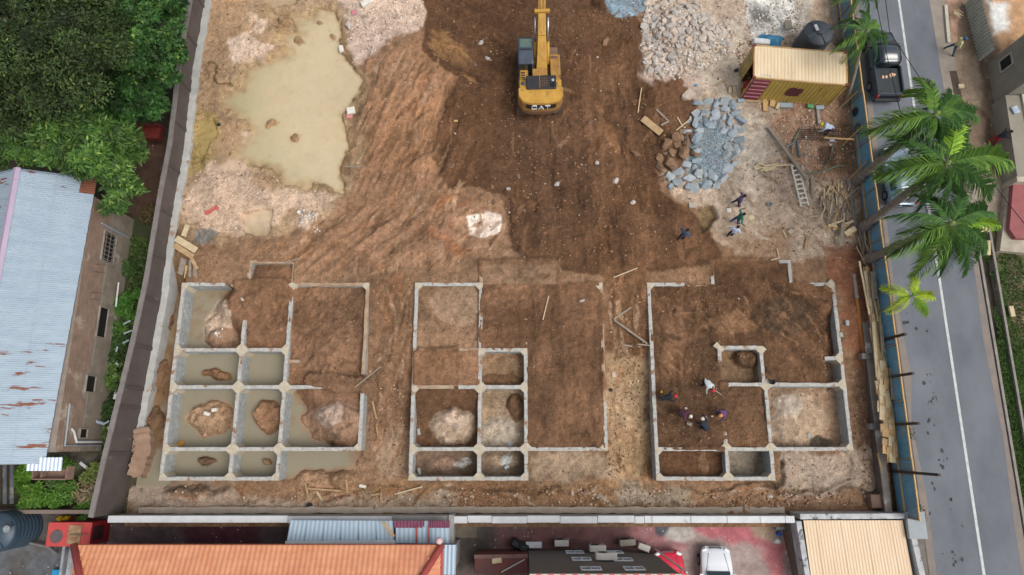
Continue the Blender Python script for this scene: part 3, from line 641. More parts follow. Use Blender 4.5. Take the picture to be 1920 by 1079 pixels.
foundation(1, 'block foundation with flooded cells, the westernmost of the three', [
    (a, r1, r0 + e, 0, 'E', capm), (a, r2, r1, 0, 'E', capm), (a, r3, r2, 0, 'E', capm), (a, r4 - e, r3, 0, 'E', capm),
    (b, r1, 7.35, 0, 'E', capm), (b, r2, r1, 0, 'E', capm), (b, r3, r2, 0, 'E', capm), (b, r4, r3, 0, 'E', capm), (b, r0, PORCH + e, -.1, '', capd),
    (c_, r1, r0, -.02, 'E', capm), (c_, r2, r1, 0, 'E', capm), (c_, r3, r2, 0, 'E', capm), (c_, r4 - e, r3, 0, 'E', capm), (c_, r0, PORCH + e, -.1, '', capd),
    (d, r2 + .8, r0 + e, -.02, '', capd), (d, r3 - e, r2 - .3, 0, 'EW', capm)],
    [(r0, a, 2.75, 0, 'S', capm), (r0, 2.9, b, -.12, '', capd), (r0, c_, d, -.02, 'S', capd), (PORCH, b, c_, -.1, '', capd),
     (r1, a, b, 0, 'NS', capm), (r1, b, c_, 0, 'N', capm), (r2, a, b, 0, 'NS', capm), (r2, b, c_, 0, 'NS', capm), (r2, c_, c_ + 3.1, 0, 'N', capm),
     (r3, a, b, 0, 'NS', capm), (r3, b, c_, 0, 'N', capm), (r3, c_, d, 0, 'N', capm), (r4, a, b, 0, 'N', capm), (r4, b, c_, 0, 'N', capm), (4.75, c_, c_ + 0.9, -.05, '', capd)],
    [(a, r0, (3,)), (a, r1, (0, 3)), (a, r2, (0, 3)), (a, r3, (0, 3)), (a, r4, (0,)), (b, r1, (0, 1, 2, 3)), (b, r2, (0, 1, 2, 3)), (b, r3, (0, 1, 2, 3)), (b, r4, (0, 1)),
     (c_, r0, (2, 3)), (c_, r1, (1, 2)), (c_, r2, (0, 1, 2, 3)), (c_, r3, (0, 1, 2)), (c_, r4, (1,)), (d, r0, (2,)), (d, r3, (1,))])
foundation(2, 'block foundation mostly filled with brown earth, the middle one of the three', [
    (a, r1 + .1, r0 + e, 0, '', capm), (a, r2, r1 + .1, -.07, '', capd), (a, r3, r2, 0, 'WE', capm), (a, r4 - e, r3, 0, 'E', capm),
    (b, r1, r0, -.01, '', capm), (b, r2, r1, 0, '', capm), (b, r3, r2, 0, 'W', capm), (b, r4, r3, 0, 'W', capm), (b, r0, PORCH + e, -.03, '', capd),
    (c_, r1, r1 + 2, -.05, '', capd), (c_, r2, r1, 0, 'W', capm), (c_, r3, r2, 0, 'W', capm), (c_, r4 - e, r3, 0, 'W', capm), (9.17, r0, PORCH + e, -.05, '', capd),
    (d, r2 - .9, r0 + e, -.035, '', capd), (d, r3 - e, r2 - .9, 0, 'W', capm)],
    [(r0, a, b, 0, '', capm), (r0, 9.17, d, -.05, '', capd), (PORCH, b, 9.17, -.03, '', capd), (r1, 2.6, b, -.04, '', capd), (r1, b, c_, 0, 'S', capm),
     (r2, a, 2.6, -.02, '', capd), (r2, 2.7, b, 0, 'S', capm), (r2, b, c_, 0, 'NS', capm), (r3, a, b, 0, 'N', capm), (r3, b, c_, 0, 'N', capm), (r3, c_, d, 0, '', capm),
     (r4, a, b, 0, 'N', capm), (r4, b, c_, 0, 'N', capm)],
    [(a, r0, (3,)), (a, r2, (3,)), (a, r3, (0, 3)), (a, r4, (0,)), (b, r0, (2,)), (b, r1, (3,)), (b, r2, (0, 2, 3)), (b, r3, (0, 1, 2, 3)), (b, r4, (0, 1)), (c_, r1, (2,)), (c_, r2, (1, 2)),
     (c_, r3, (0, 1, 2)), (c_, r4, (1,)), (d, r3, (1,)), (d, r0, (2,))])
b3, c3 = 4.23, 6.95
foundation(3, 'block foundation with five workers on its earth fill, the easternmost of the three', [
    (a, r1, r0 + e, 0, '', capm), (a, r3, r1, 0, 'W', capm), (a, r4 - e, r3, 0, 'WE', capm), (b, r0, PORCH + e, -.02, '', capm), (9.16, r0, PORCH + e, 0, '', capm),
    (b3, 4.7, 5.7, 0, '', capm), (b3, r3, 0.45, 0, '', capm), (b3, r4, r3, 0, 'EW', capm), (c3 - .1, r2 + .15, 5.6, 0, 'W', capm), (c3, r3, r2 + .15, 0, 'W', capm), (c3, r4 - e, r3, 0, 'W', capm),
    (d, 8.4, r0 + e, 0, '', capm), (d, r2 + .15, 8.4, 0, 'W', capm), (d, r3 - e, r2 + .15, 0, 'W', capm)],
    [(r0, a, 2.4, 0, '', capm), (r0, 2.4, b, -.05, '', capd), (PORCH, 8.4, 9.16, 0, '', capm), (PORCH, b, 8.4, -.06, '', capd), (r0, 9.16, 10.1, -.05, '', capd), (r0, 10.1, d, 0, '', capm),
     (5.6, b3, c3 - .1, 0, 'S', capm), (r2 + .15, b3 + .3, c3, 0, '', capm), (r2 + .15, c3, d, 0, 'S', capm), (4.93, 10.7, d, 0, 'S', capm),
     (r3, a, b3, -.01, '', capm), (r3, b3, c3, 0, 'S', capm), (r3, c3, d, 0, 'N', capm), (r4, a, b3, 0, 'N', capm), (r4, b3, c3, 0, 'N', capm)],
    [(a, r0, (3,)), (a, r4, (0,)), (d, r0, (2, 1)), (b3, 5.6, (3, 1)), (c3 - .1, 5.6, (2, 3)), (c3, r2 + .15, (0, 2, 3)), (d, r2 + .15, (1, 2)), (d, 4.93, (1, 2)), (b3, r3, (0, 1)), (c3, r3, (0, 1)),
     (d, r3, (1,)), (b3, r4, (0, 1)), (c3, r4, (1,)), (a, r3, (3,))])
# timber kerb round the small soakaway north-west of the first foundation is part of its porch; wooden former
#PART2
# ---------------------------------------------------------------- boundary walls
dark_r = mat('dark_render', (92, 82, 78), (78, 70, 66), 0.8, 0.95, 0.01, stain=(128, 120, 114), stain_scale=1.5, stain_cut=0.66, stain_w=0.05)
footm = mat('footing_concrete', (184, 184, 180), (158, 158, 154), 1.5, 0.92, 0.015, stain=(150, 124, 100), stain_scale=1.2, stain_cut=0.62)
whitem = mat('white_coping', (212, 214, 216), (194, 196, 198), 1.2, 0.85, 0.006, stain=(176, 168, 158), stain_scale=1.4, stain_cut=0.62)
greyr = mat('grey_render', (158, 156, 154), (136, 132, 128), 1.2, 0.92, 0.008)
def strip(pts, w0, w1, z0, z1, name, m, parent=None, off=None, rag=0.0, step=None):
    """a solid running along pts, from w0 to w1 to the right of the direction of travel"""
    P2 = []
    for (ax, ay), (bx, by) in zip(pts, pts[1:]):
        L = math.hypot(bx - ax, by - ay); n = max(1, int(L / (step or L)))
        for i in range(n): P2.append((ax + (bx - ax) * i / n, ay + (by - ay) * i / n))
    P2.append(pts[-1]); b = MB(); vs = []; fs = []
    for i, p in enumerate(P2):
        q = P2[max(0, i - 1)]; r = P2[min(len(P2) - 1, i + 1)]
        d = Vector((r[0] - q[0], r[1] - q[1])).normalized(); nx_, ny_ = d.y, -d.x
        e0, e1, e2 = (random.uniform(-rag, rag) for _ in range(3))
        z1v = z1(p[1]) if callable(z1) else z1
        A = (p[0] + nx_ * (w0 + e0), p[1] + ny_ * (w0 + e0)); B = (p[0] + nx_ * (w1 + e1), p[1] + ny_ * (w1 + e1))
        vs += [(A[0], A[1], z0), (A[0], A[1], z1v + e2 * .5), (B[0], B[1], z1v + e2 * .5), (B[0], B[1], z0)]
        if i: k = 4 * i; fs += [(k - 4, k - 3, k + 1, k), (k - 3, k - 2, k + 2, k + 1), (k - 2, k - 1, k + 3, k + 2)]
    k = 4 * (len(P2) - 1); fs += [(3, 2, 1, 0), (k, k + 1, k + 2, k + 3)]
    b.add(vs, fs); return b.build(name, m, parent, off=off)
WWr = [tuple(p) for p in WW[::-1]]                      # travels north: right of travel is east
o0 = (WWr[3][0], WWr[3][1], -1.2)
lw = thing('boundary_wall', 'tall dark rendered boundary wall on a pale footing west of the site', 'wall', o0)
strip(WWr, -0.2, 0.0, -1.7, 1.55, 'wall', dark_r, lw, o0)
strip(WWr, -0.26, 0.03, 1.55, 1.64, 'coping', mat('grey_coping', (128, 122, 120), (110, 104, 100), 2, 0.9), lw, o0, 0.01, 0.5)
cut = [p for p in WWr if p[1] > W(260, 800, -1)[1] - 1.0]; ys = W(258, 805, -.9)[1]
cut = [(float(np.interp(ys, [p[1] for p in WWr], [p[0] for p in WWr])), ys)] + [p for p in WWr if p[1] > ys]
strip(cut, 0.0, 0.45, -1.7, lambda y: float(np.interp(y, [0, 12], [-.82, .08])), 'footing', footm, lw, o0, 0.05, 0.35)
cut2 = [(p[0], p[1]) for p in WWr if p[1] < ys]; cut2 = [(-23.55, -2.1)] + [(-23.2, -.6), (cut[0][0], ys)]
strip(cut2, 0.0, 0.95, -1.7, -0.55, 'earth_capped_footing', mat('earth_footing', (160, 134, 114), (138, 110, 90), 1.5, 0.95, 0.05), lw, o0, 0.07, 0.13)
for i, py in enumerate((22, 95, 178, 252, 330, 410, 490, 570, 655, 730, 765, 850)):
    y = W(300, py, -.5)[1] if py > 0 else 30; x = float(np.interp(y, [p[1] for p in WWr], [p[0] for p in WWr]))
    b = MB(); b.box((x + 0.02, y, 0.2), (0.07, 0.22, 2.6)); b.build('pilaster', mat('dark_pilaster', (74, 66, 62), (84, 76, 70), 1, 0.95), lw, off=o0)

SWY0, SWY1 = -4.41, -4.78
o0 = (0, -4.6, -1.2); xw0, xw1 = W(202, 970, .5)[0], W(1490, 970, .5)[0]
sw = thing('boundary_wall', 'low white topped boundary wall south of the site', 'wall', o0)
b = MB(); b.box(((xw0 + xw1) / 2, (SWY0 + SWY1) / 2, -.65), (xw1 - xw0, .3, 2.1)); b.build('wall', greyr, sw, off=o0)
xs = [xw0, W(540, 970, .5)[0]] + [W(p, 970, .5)[0] for p in (735, 850, 876, 922, 988, 1050, 1120, 1190, 1208, 1222, 1295, 1363, 1425, 1472)] + [xw1]
for i in range(len(xs) - 1):
    yy = -0.0 if i > 9 else (-.02 if i % 2 else 0.015)
    b = MB(); b.bevbox(((xs[i] + xs[i + 1]) / 2, (SWY0 + SWY1) / 2 + yy, .44), (xs[i + 1] - xs[i] - .025, .39, .12), .015)
    b.build('coping_slab', greyr if i == 2 else whitem, sw, off=o0)
strip([(xw0 + 1.0, SWY0), (xw0 + 16, SWY0 + .03), (xw1, SWY0)], -.36, .0, -1.6, -.88, 'footing_ledge', mat('ledge', (166, 148, 130), (180, 168, 154), 2, .95, .02), sw, o0, .04, .4)
EX = 22.5
# low wall east of the site
o0 = (EX, 4, -1); ew = thing('boundary_wall', 'half built grey wall east of the site, with low piers', 'wall', o0)
tie = mat('tie_beam', (168, 158, 148), (140, 130, 122), 1.5, .92, .015, stain=(206, 206, 202), stain_scale=.9, stain_cut=.6)
tied = mat('tie_beam_dark', (104, 96, 92), (88, 80, 76), 1.5, .92, .015)
y0, y1 = -4.4, W(1605, 480, -.2)[1]
b = MB(); b.box((EX, (y0 + y1) / 2, -1.05), (.34, y1 - y0, 1.5)); b.build('wall', tied, ew, off=o0)
strip([(EX, y0), (EX + .02, 2), (EX, y1)], -.19, .19, -.3, -.18, 'tie_beam', tie, ew, o0, .02, .4)
for py in (668, 800):
    yy = W(1640, py, 0)[1]; b = MB(); b.bevbox((EX + .15, yy, -.2), (1.5, .36, .5), .02); b.build('pier', mat('pier', (134, 128, 124), (112, 104, 100), 2), ew, off=o0)
b = MB(); b.bevbox(W(1643, 940, -.6) + (-.85,), (.75, .8, .8), .03); own(b, 'concrete_footing_block', mat('footing_block', (132, 106, 92), (118, 94, 82), 2), 'brown concrete block in the south-east corner of the site', 'concrete block')
# earlier wall at the north-east: strip of concrete leading north (x about 1605..1625 px)
for k, (pa, pb, w_) in enumerate((((1590, 335), (1603, 425), .22), ((1556, 0), (1572, 75), .25), ((1600, 515), (1606, 560), .2))):
    A, B = W(*pa, -.1), W(*pb, -.1); b = MB(); b.bar((A[0], A[1], -.15), (B[0], B[1], -.15), w_, .3)
    own(b, 'concrete_post', tie, ['grey cast concrete post lying by the palm trunks', 'grey concrete beam in the north beside the water tank', 'short pale concrete post at the north end of the east wall'][k], 'concrete post')

# ---------------------------------------------------------------- road and its edges
asph = mat('asphalt', (114, 118, 124), (96, 100, 107), .45, .9, .006, bscale=60, stain=(58, 60, 63), stain_scale=1.1, stain_cut=.70, stain_w=.03, stretch=(1, .6, 1))
RZ = -.3
sheet('road', [(24.5, -60), (30.4, -60), (30.4, 10), (30.7, 90), (24.5, 90)], RZ, asph, world_pts=True)
linem = mat('road_paint', (205, 208, 205), (176, 180, 180), 3, .8, stain=(132, 136, 140), stain_scale=5, stain_cut=.6, stain_w=.1)
sheet('road_shoulder', [(24.5, -60), (24.75, -60), (24.95, -3), (24.62, 1), (25.05, 4), (24.7, 9), (24.9, 20), (24.7, 90), (24.5, 90)], RZ + .004, mat('edge_dust', (140, 126, 116), (120, 114, 110), 1.2, .95), world_pts=True)
sheet('road_shoulder', [(30.4, -60), (30.4, 12), (30.1, 12), (29.9, 6), (30.15, 0), (29.95, -5), (30.1, -60)], RZ + .004, mat('edge_dust', (1, 1, 1)), world_pts=True)
sheet('road_line', [(27.62, -60), (27.8, -60), (27.78, 14), (27.96, 40), (28.4, 90), (28.25, 90), (27.8, 40), (27.62, 14)], RZ + .004, linem, world_pts=True)
sheet('verge', [(23.42, -60), (24.5, -60), (24.5, 90), (23.42, 90)], RZ - .02, mat('verge_dust', (120, 114, 108), (98, 92, 84), 1.2, .95, .02, stain=(70, 84, 46), stain_scale=.8, stain_cut=.62), world_pts=True)
dust = mat('road_dust', (158, 146, 132), (132, 124, 116), 1.0, .95, .01)
sheet('road_shoulder', [(30.4, 12), (31.1, 14), (31.2, 90), (30.0, 90), (30.0, 18)], RZ + .006, dust, world_pts=True)
b = MB()
for k in range(46):
    px, py = random.choice([(1715, 610), (1730, 610), (1735, 705), (1752, 745), (1745, 750), (1770, 850), (1765, 870), (1782, 945), (1775, 1045), (1795, 1045), (1700, 605), (1750, 900), (1740, 790)])
    x, y = W(px + random.gauss(0, 5), py + random.gauss(0, 9), RZ); n = 7; r_ = random.uniform(.03, .13)
    b.add([(x + math.cos(t * 2 * math.pi / n) * r_ * random.uniform(.6, 1.2), y + math.sin(t * 2 * math.pi / n) * r_ * random.uniform(.7, 1.6), RZ + .003) for t in range(n)], [tuple(range(n))])
tag(b.build('oil_stains', mat('oil_stain', (60, 62, 66), (52, 54, 58), 3, .8)), kind='structure')
# open drain east of the road
o0 = (31, 5, -1)
dr = thing('roadside_drain', 'open concrete roadside drain along the far side of the road', 'drain', o0)
drc = mat('drain_concrete', (150, 144, 136), (124, 118, 110), 1.5, .92, .02)
y1 = 13.5
b = MB(); b.box((30.55, (-30 + y1) / 2, -.6), (.16, y1 + 30, .74)); b.build('kerb', drc, dr, off=o0)
b = MB(); b.box((31.45, (-30 + y1) / 2, -.6), (.14, y1 + 30, .8)); b.build('outer_wall', drc, dr, off=o0)
b = MB(); b.box((31, (-30 + y1) / 2, -1.0), (.75, y1 + 30, .5)); b.build('channel_bed', mat('drain_bed', (98, 84, 74), (74, 66, 58), 1, .95, .03), dr, off=o0)
# ground east of the drain
dirt_e = vcol_mat('east_soil', .95, .3, 2.2, .05, speck=[(4, .85, (200, 190, 178))])
def patch(name, x0, x1, ya, yb, z, base, pts, step=.15, amp=.08, seed=50, kind='structure'):
    gx = np.arange(x0, x1, step); gy = np.arange(ya, yb, step); xx, yy = np.meshgrid(gx, gy)
    hh = z + fbm(xx, yy, 3, 4, seed) * amp + fbm(xx, yy, .5, 2, seed + 1) * amp * .4
    cc = np.empty(xx.shape + (3,)); cc[:] = lin(base)
    ax_, ay_ = fbm(xx, yy, 1.4, 4, seed + 2) * .7, fbm(xx, yy, 1.4, 4, seed + 3) * .7
    for pl, c, fe in pts:
        m = sstep(-fe, fe, poly_sd(xx + ax_, yy + ay_, pl))[..., None]; cc = cc * (1 - m) + np.array(lin(c)) * m
    cc = np.clip(cc * (1 + .25 * fbm(xx, yy, .8, 4, seed + 4))[..., None], .01, .9)
    n_y, n_x = xx.shape; V = np.stack([xx, yy, hh], -1).reshape(-1, 3); ix = np.arange(n_y * n_x).reshape(n_y, n_x)
    Fq = np.stack([ix[:-1, :-1], ix[:-1, 1:], ix[1:, 1:], ix[1:, :-1]], -1).reshape(-1, 4)
    return tag(fast_mesh(name, V, Fq, dirt_e, cc.reshape(-1, 3), smooth=True), kind=kind), hh, gx, gy
wp = lambda pts, z=-.3: [W(a, b, z) for a, b in pts]
patch('verge_soil', 30.55, 48, 13.4, 46, -.42, (122, 104, 88), [
    (wp([(1775, -60), (1800, -60), (1800, 90), (1785, 90)]), (170, 138, 116), .1), (wp([(1815, -60), (1842, -60), (1850, 200), (1880, 330), (1860, 330), (1840, 200)]), (84, 68, 56), .3),
    (wp([(1790, 100), (1830, 90), (1850, 200), (1800, 210)]), (150, 132, 112), .3), (wp([(1840, 340), (1900, 330), (1925, 460), (1830, 470)]), (150, 136, 120), .4),
    (wp([(1860, -60), (1960, -60), (1960, 110), (1880, 110)]), (186, 148, 112), .2), (wp([(1858, 0), (1895, 10), (1900, 50), (1865, 60)]), (214, 214, 210), .3)], seed=60)
patch('verge_soil', 31.52, 48, -14, 13.45, -.45, (96, 86, 66), [
    (wp([(1860, 500), (1890, 500), (1960, 1000), (1900, 900), (1870, 640)]), (72, 92, 44), .5), (wp([(1900, 560), (1950, 560), (1950, 640), (1910, 640)]), (128, 106, 90), .4)], seed=70)
# ---------------------------------------------------------------- foliage builders
def leaf_mat(name, rough=.6):
    m = vcol_mat(name, rough, .18, 1.2, 0, spec=.3); return m
def leaves(name, pts, nrm_up, size, cA, cB, m, seed=1, aspect=.45, droop=.3, cC=None, tint=None):
    """many leaf-shaped faces; pts (n,3) positions; every leaf folded in two triangles pairs"""
    r = np.random.RandomState(seed); n = len(pts)
    az = r.rand(n) * 2 * np.pi; el = r.normal(-droop, .45, n)
    dr_ = np.stack([np.cos(az) * np.cos(el), np.sin(az) * np.cos(el), np.sin(el)], -1)
    side = np.stack([-np.sin(az), np.cos(az), np.zeros(n)], -1); roll = r.normal(0, .5, n)
    up = np.cross(dr_, side) * -1; sd_ = side * np.cos(roll)[:, None] + up * np.sin(roll)[:, None]
    L = (size * (.6 + .8 * r.rand(n)))[:, None]; w_ = L * aspect * .5
    v = np.stack([pts, pts + dr_ * L * .45 + sd_ * w_, pts + dr_ * L, pts + dr_ * L * .45 - sd_ * w_], 1).reshape(-1, 3)
    f = np.arange(4 * n).reshape(n, 4)
    t = r.rand(n)[:, None]; cc = np.array(lin(cA)) * (1 - t) + np.array(lin(cB)) * t
    if cC is not None: k = r.rand(n) < .06; cc[k] = lin(cC)
    if tint is not None: g_ = r.rand(int(tint.max()) + 1) * .95 + .38; cc = cc * g_[tint][:, None]
    return fast_mesh(name, v, f, m, cc)
def blob_points(blobs, n, r):
    """leaves on many small puffs carried by each blob; gaps stay open between the puffs. returns positions and puff numbers"""
    vol = np.array([b[3] ** 2 for b in blobs]); vol = vol / vol.sum(); out = []; ids = []; q0 = 0
    for b, q in zip(blobs, vol):
        k = int(n * q); R_ = b[3]; nc = int(9 + 5 * R_)
        th = r.rand(nc) * 2 * np.pi; cz = r.rand(nc) * 1.3 - .3; sr = np.sqrt(np.clip(1 - cz ** 2, 0, 1)); rr = R_ * (.55 + .35 * r.rand(nc))
        cl = np.stack([b[0] + rr * sr * np.cos(th), b[1] + rr * sr * np.sin(th), b[2] + rr * cz * .8], -1); pr = (.26 + .2 * r.rand(nc)) * R_ * .9
        a = r.randint(0, nc, k); d = r.normal(0, 1, (k, 3)); d /= np.linalg.norm(d, axis=1)[:, None]; d[:, 2] = np.abs(d[:, 2]) * .9 - .15
        out.append(cl[a] + d * (pr[a] * (.75 + .4 * r.rand(k)))[:, None]); ids.append(a + q0); q0 += nc
    global _ids; _ids = np.concatenate(ids); return np.concatenate(out)
barkm = mat('bark', (96, 84, 72), (72, 62, 52), 4, .95, .02)
def tree(name, label, base, blobs, n, size, cA, cB, cat='tree', group=None, seed=1, aspect=.45, tr=.22, droop=.3, cC=None):
    t = thing(name, label, cat, base, 0, group); r = np.random.RandomState(seed)
    loc = [(b[0] - base[0], b[1] - base[1], b[2] - base[2], b[3]) for b in blobs]
    bpp = blob_points(loc, n, r); c = leaves('crown', bpp, 1, size, cA, cB, leaf_mat('leaf'), seed, aspect, droop, cC, _ids); c.parent = t; c['kind'] = 'stuff'
    cx = sum(b[0] for b in loc) / len(loc); cy = sum(b[1] for b in loc) / len(loc); zz = max(.3, min(b[2] for b in loc) - .3)
    m = MB(); m.tube([(0, 0, -.3), (cx * .15, cy * .15, zz * .5), (cx * .4, cy * .4, zz)], tr, 10, tr * .7); m.build('trunk', barkm, t, smooth=True)
    for b in loc:
        m = MB(); m.tube([(cx * .35, cy * .35, zz * .9), ((cx * .4 + b[0]) / 2, (cy * .4 + b[1]) / 2, (zz + b[2]) / 2 + .2), (b[0], b[1], b[2] + b[3] * .3)], tr * .5, 7, .03); m.build('limb', barkm, t, smooth=True)
    return t
def WB(px, py, z, r): p = W(px, py, z); return (p[0], p[1], z, r)
# trees of the north-west
tree('broadleaf_tree', 'huge dark green tree filling the top left corner', W(120, 150, -1.3) + (-1.3,),
     [WB(30, 40, 6.5, 2.6), WB(110, 30, 7.5, 2.8), WB(60, 120, 7, 2.7), WB(150, 110, 8, 2.6), WB(30, 190, 5.5, 2.2), WB(110, 180, 6, 2.4), WB(-40, 110, 6.5, 2.6), WB(-60, 20, 6, 2.6), WB(60, -50, 7, 2.8), WB(160, -50, 7, 2.6), WB(185, 40, 6.5, 2.0)],
     80000, .24, (34, 54, 28), (66, 84, 38), seed=3, cC=(96, 106, 54), tr=.4, aspect=.4)
tree('broadleaf_tree', 'bright green broadleaf tree overhanging the boundary wall at the top', W(280, 90, -1.3) + (-1.3,),
     [WB(235, 45, 5.5, 1.6), WB(285, 60, 5.2, 1.5), WB(310, 100, 4.0, 1.3), WB(255, 95, 5.0, 1.5), WB(300, 130, 3.6, 1.2), WB(250, 150, 3.8, 1.3), WB(290, -30, 5, 1.8), WB(225, -20, 5, 1.8), WB(325, 20, 3.6, .9)],
     24000, .3, (34, 66, 30), (64, 100, 44), seed=4, aspect=.5, cC=(112, 134, 60))
tree('broadleaf_tree', 'small dark tree between the mango tree and the wall', W(270, 190, -1.3) + (-1.3,),
     [WB(245, 190, 3.4, 1.2), WB(285, 195, 2.8, 1.0), WB(225, 160, 3, 1.1), WB(200, 210, 3, 1.0), WB(290, 160, 2.8, .8)], 11000, .3, (34, 66, 28), (58, 96, 40), seed=5)
tree('mango_tree', 'rounded light green mango tree beside the metal roofed building', W(200, 300, -1.3) + (-1.3,),
     [WB(110, 240, 4.6, 1.5), WB(165, 240, 5.0, 1.6), WB(215, 265, 4.6, 1.3), WB(165, 290, 5.0, 1.5), WB(110, 285, 4.4, 1.3), WB(215, 315, 4.0, 1.2), WB(232, 350, 3.2, .95), WB(218, 385, 2.8, .75), WB(245, 290, 3.8, .9), WB(80, 225, 4.2, .9)],
     26000, .38, (46, 78, 34), (88, 120, 50), seed=6, aspect=.28, cC=(124, 146, 74))
tree('mango_tree', 'little mango tree at the left edge above the metal roof', W(30, 290, -1.3) + (-1.3,),
     [WB(35, 265, 3.8, 1.1), WB(15, 285, 3.4, .9), WB(60, 285, 3.4, .8), WB(-20, 270, 3.5, 1)], 6500, .4, (50, 82, 36), (90, 122, 52), seed=7, aspect=.28)
# yard floor of the west
patch('west_ground', -58, -22.75, -4.3, 40, -1.32, (74, 68, 54), [
    (wp([(230, 235), (310, 235), (300, 320), (270, 480), (240, 480), (255, 320)], -1.3), (88, 66, 54), .4), (wp([(240, 410), (290, 410), (240, 700), (195, 820), (200, 700)], -1.3), (58, 64, 42), .5),
    (wp([(80, 850), (190, 850), (190, 880), (90, 900)], -1.3), (104, 98, 92), .3), (wp([(20, 880), (205, 870), (195, 955), (20, 955)], -1.3), (62, 66, 44), .3)], step=.22, amp=.12, seed=80)
for k, (px, py, rr, hh, n, cA, cB, lab) in enumerate((
    (238, 500, .5, .7, 900, (40, 66, 30), (66, 90, 40), 'low dark bush against the wall below the barred window'),
    (225, 560, .8, .9, 2200, (44, 82, 28), (74, 116, 40), 'leafy bush between the block building and the wall, level with the tall window'),
    (228, 605, .7, .8, 1600, (40, 78, 28), (84, 120, 48), 'bush with pale blades beside the boundary wall'),
    (210, 655, .7, .7, 1500, (36, 62, 28), (66, 90, 42), 'dark bush at the foot of the block wall below the tall window'),
    (212, 705, .8, .8, 1700, (52, 78, 32), (96, 122, 56), 'grassy bush between the two small windows and the wall'),
    (205, 760, .7, .7, 1300, (34, 56, 28), (60, 84, 38), 'very dark bush beside the slanting pipe'),
    (203, 815, .7, .7, 1300, (46, 68, 28), (88, 108, 48), 'olive bush at the southern corner of the block wall'),
    (60, 925, .85, 1.0, 2600, (54, 92, 30), (98, 134, 44), 'bright green bush south of the metal roof, the leftmost there'),
    (95, 938, .8, .9, 2400, (48, 86, 28), (92, 130, 42), 'bright green bush above the yellow gas bottles'),
    (125, 915, .9, 1.0, 2600, (48, 84, 30), (92, 126, 46), 'big leafy bush in the middle of the southern thicket'),
    (160, 938, .8, .8, 1800, (44, 80, 26), (88, 126, 44), 'dark green bush beside the dry heap of leaves'),
    (105, 890, 1.0, .8, 1800, (44, 66, 32), (76, 98, 44), 'dull green bush under the end of the metal roof'),
    (180, 880, .7, .8, 1500, (74, 92, 42), (116, 130, 66), 'wispy yellow green bush by the white plank'),
    (38, 900, .6, .9, 1300, (60, 96, 28), (104, 146, 40), 'narrow bush below the lean-to at the left'),
    (188, 925, .6, .7, 1100, (54, 72, 32), (88, 100, 50), 'sparse bush against the wall south of the thicket'),
    (270, 400, .5, .6, 700, (66, 54, 34), (90, 78, 44), 'brown dry shrub in the gap beside the dark wall'))):
    p = W(px, py, -.7); t = thing('bush', lab, 'bush', (p[0], p[1], -1.3), 0, 'bushes between the block building and the wall')
    r = np.random.RandomState(100 + k); bl = [(r.normal(0, rr * .5), r.normal(0, rr * .6), hh * .6, rr * r.uniform(.4, .7)) for _ in range(5)]
    c = leaves('foliage', blob_points(bl, n, r), 1, .22, cA, cB, leaf_mat('leaf'), 200 + k, .45, .2); c.parent = t; c['kind'] = 'stuff'
    m = MB()
    for q in bl: m.tube([(0, 0, -.1), (q[0] * .6, q[1] * .6, q[2] * .5), q[:3]], .025, 5, .01)
    m.build('stems', barkm, t, kind='stuff')
r = np.random.RandomState(9); pp = np.stack([r.normal(0, .5, 700), r.normal(0, .28, 700), np.abs(r.normal(0, .18, 700))], -1)
p = W(168, 925, -.5); c = leaves('dry_leaf_heap', pp, 1, .45, (150, 132, 104), (112, 94, 72), leaf_mat('leaf'), 12, .15, .1); c.location = (p[0], p[1], -.75)
tag(c, 'heap of dry brown palm leaves on the southern thicket', 'dry leaves', kind='stuff')
# grass on the verge
def grass(name, area, n, cA, cB, z, seed, size=.16):
    r = np.random.RandomState(seed); poly = area; xs = [p[0] for p in poly]; ys = [p[1] for p in poly]
    x = r.uniform(min(xs), max(xs), n); y = r.uniform(min(ys), max(ys), n)
    k = (poly_sd(x, y, poly) + fbm(x, y, 1.5, 3, seed) * 1.0) > 0; k &= (fbm(x, y, .8, 3, seed + 1) > -.45)
    pp = np.stack([x[k], y[k], np.full(k.sum(), z)], -1)
    o = leaves(name, pp, 1, size, cA, cB, leaf_mat('leaf'), seed, .28, -.5); return tag(o, 'rough green grass on the verge beyond the drain' if seed == 21 else 'weeds along the foot of the wall', 'grass', kind='stuff')
grass('grass', wp([(1858, 480), (1885, 470), (1930, 480), (1990, 1079), (1940, 1079), (1880, 800), (1868, 600)], -.4), 42000, (50, 74, 32), (76, 106, 44), -.44, 21)
grass('weeds', wp([(250, 440), (290, 440), (215, 900), (190, 900), (215, 640)], -1.2), 9000, (46, 64, 34), (80, 98, 46), -1.28, 22, .3)
grass('weeds', wp([(1700, 790), (1712, 790), (1722, 980), (1714, 980)], -.3), 1800, (70, 80, 42), (100, 104, 58), -.32, 23, .15)
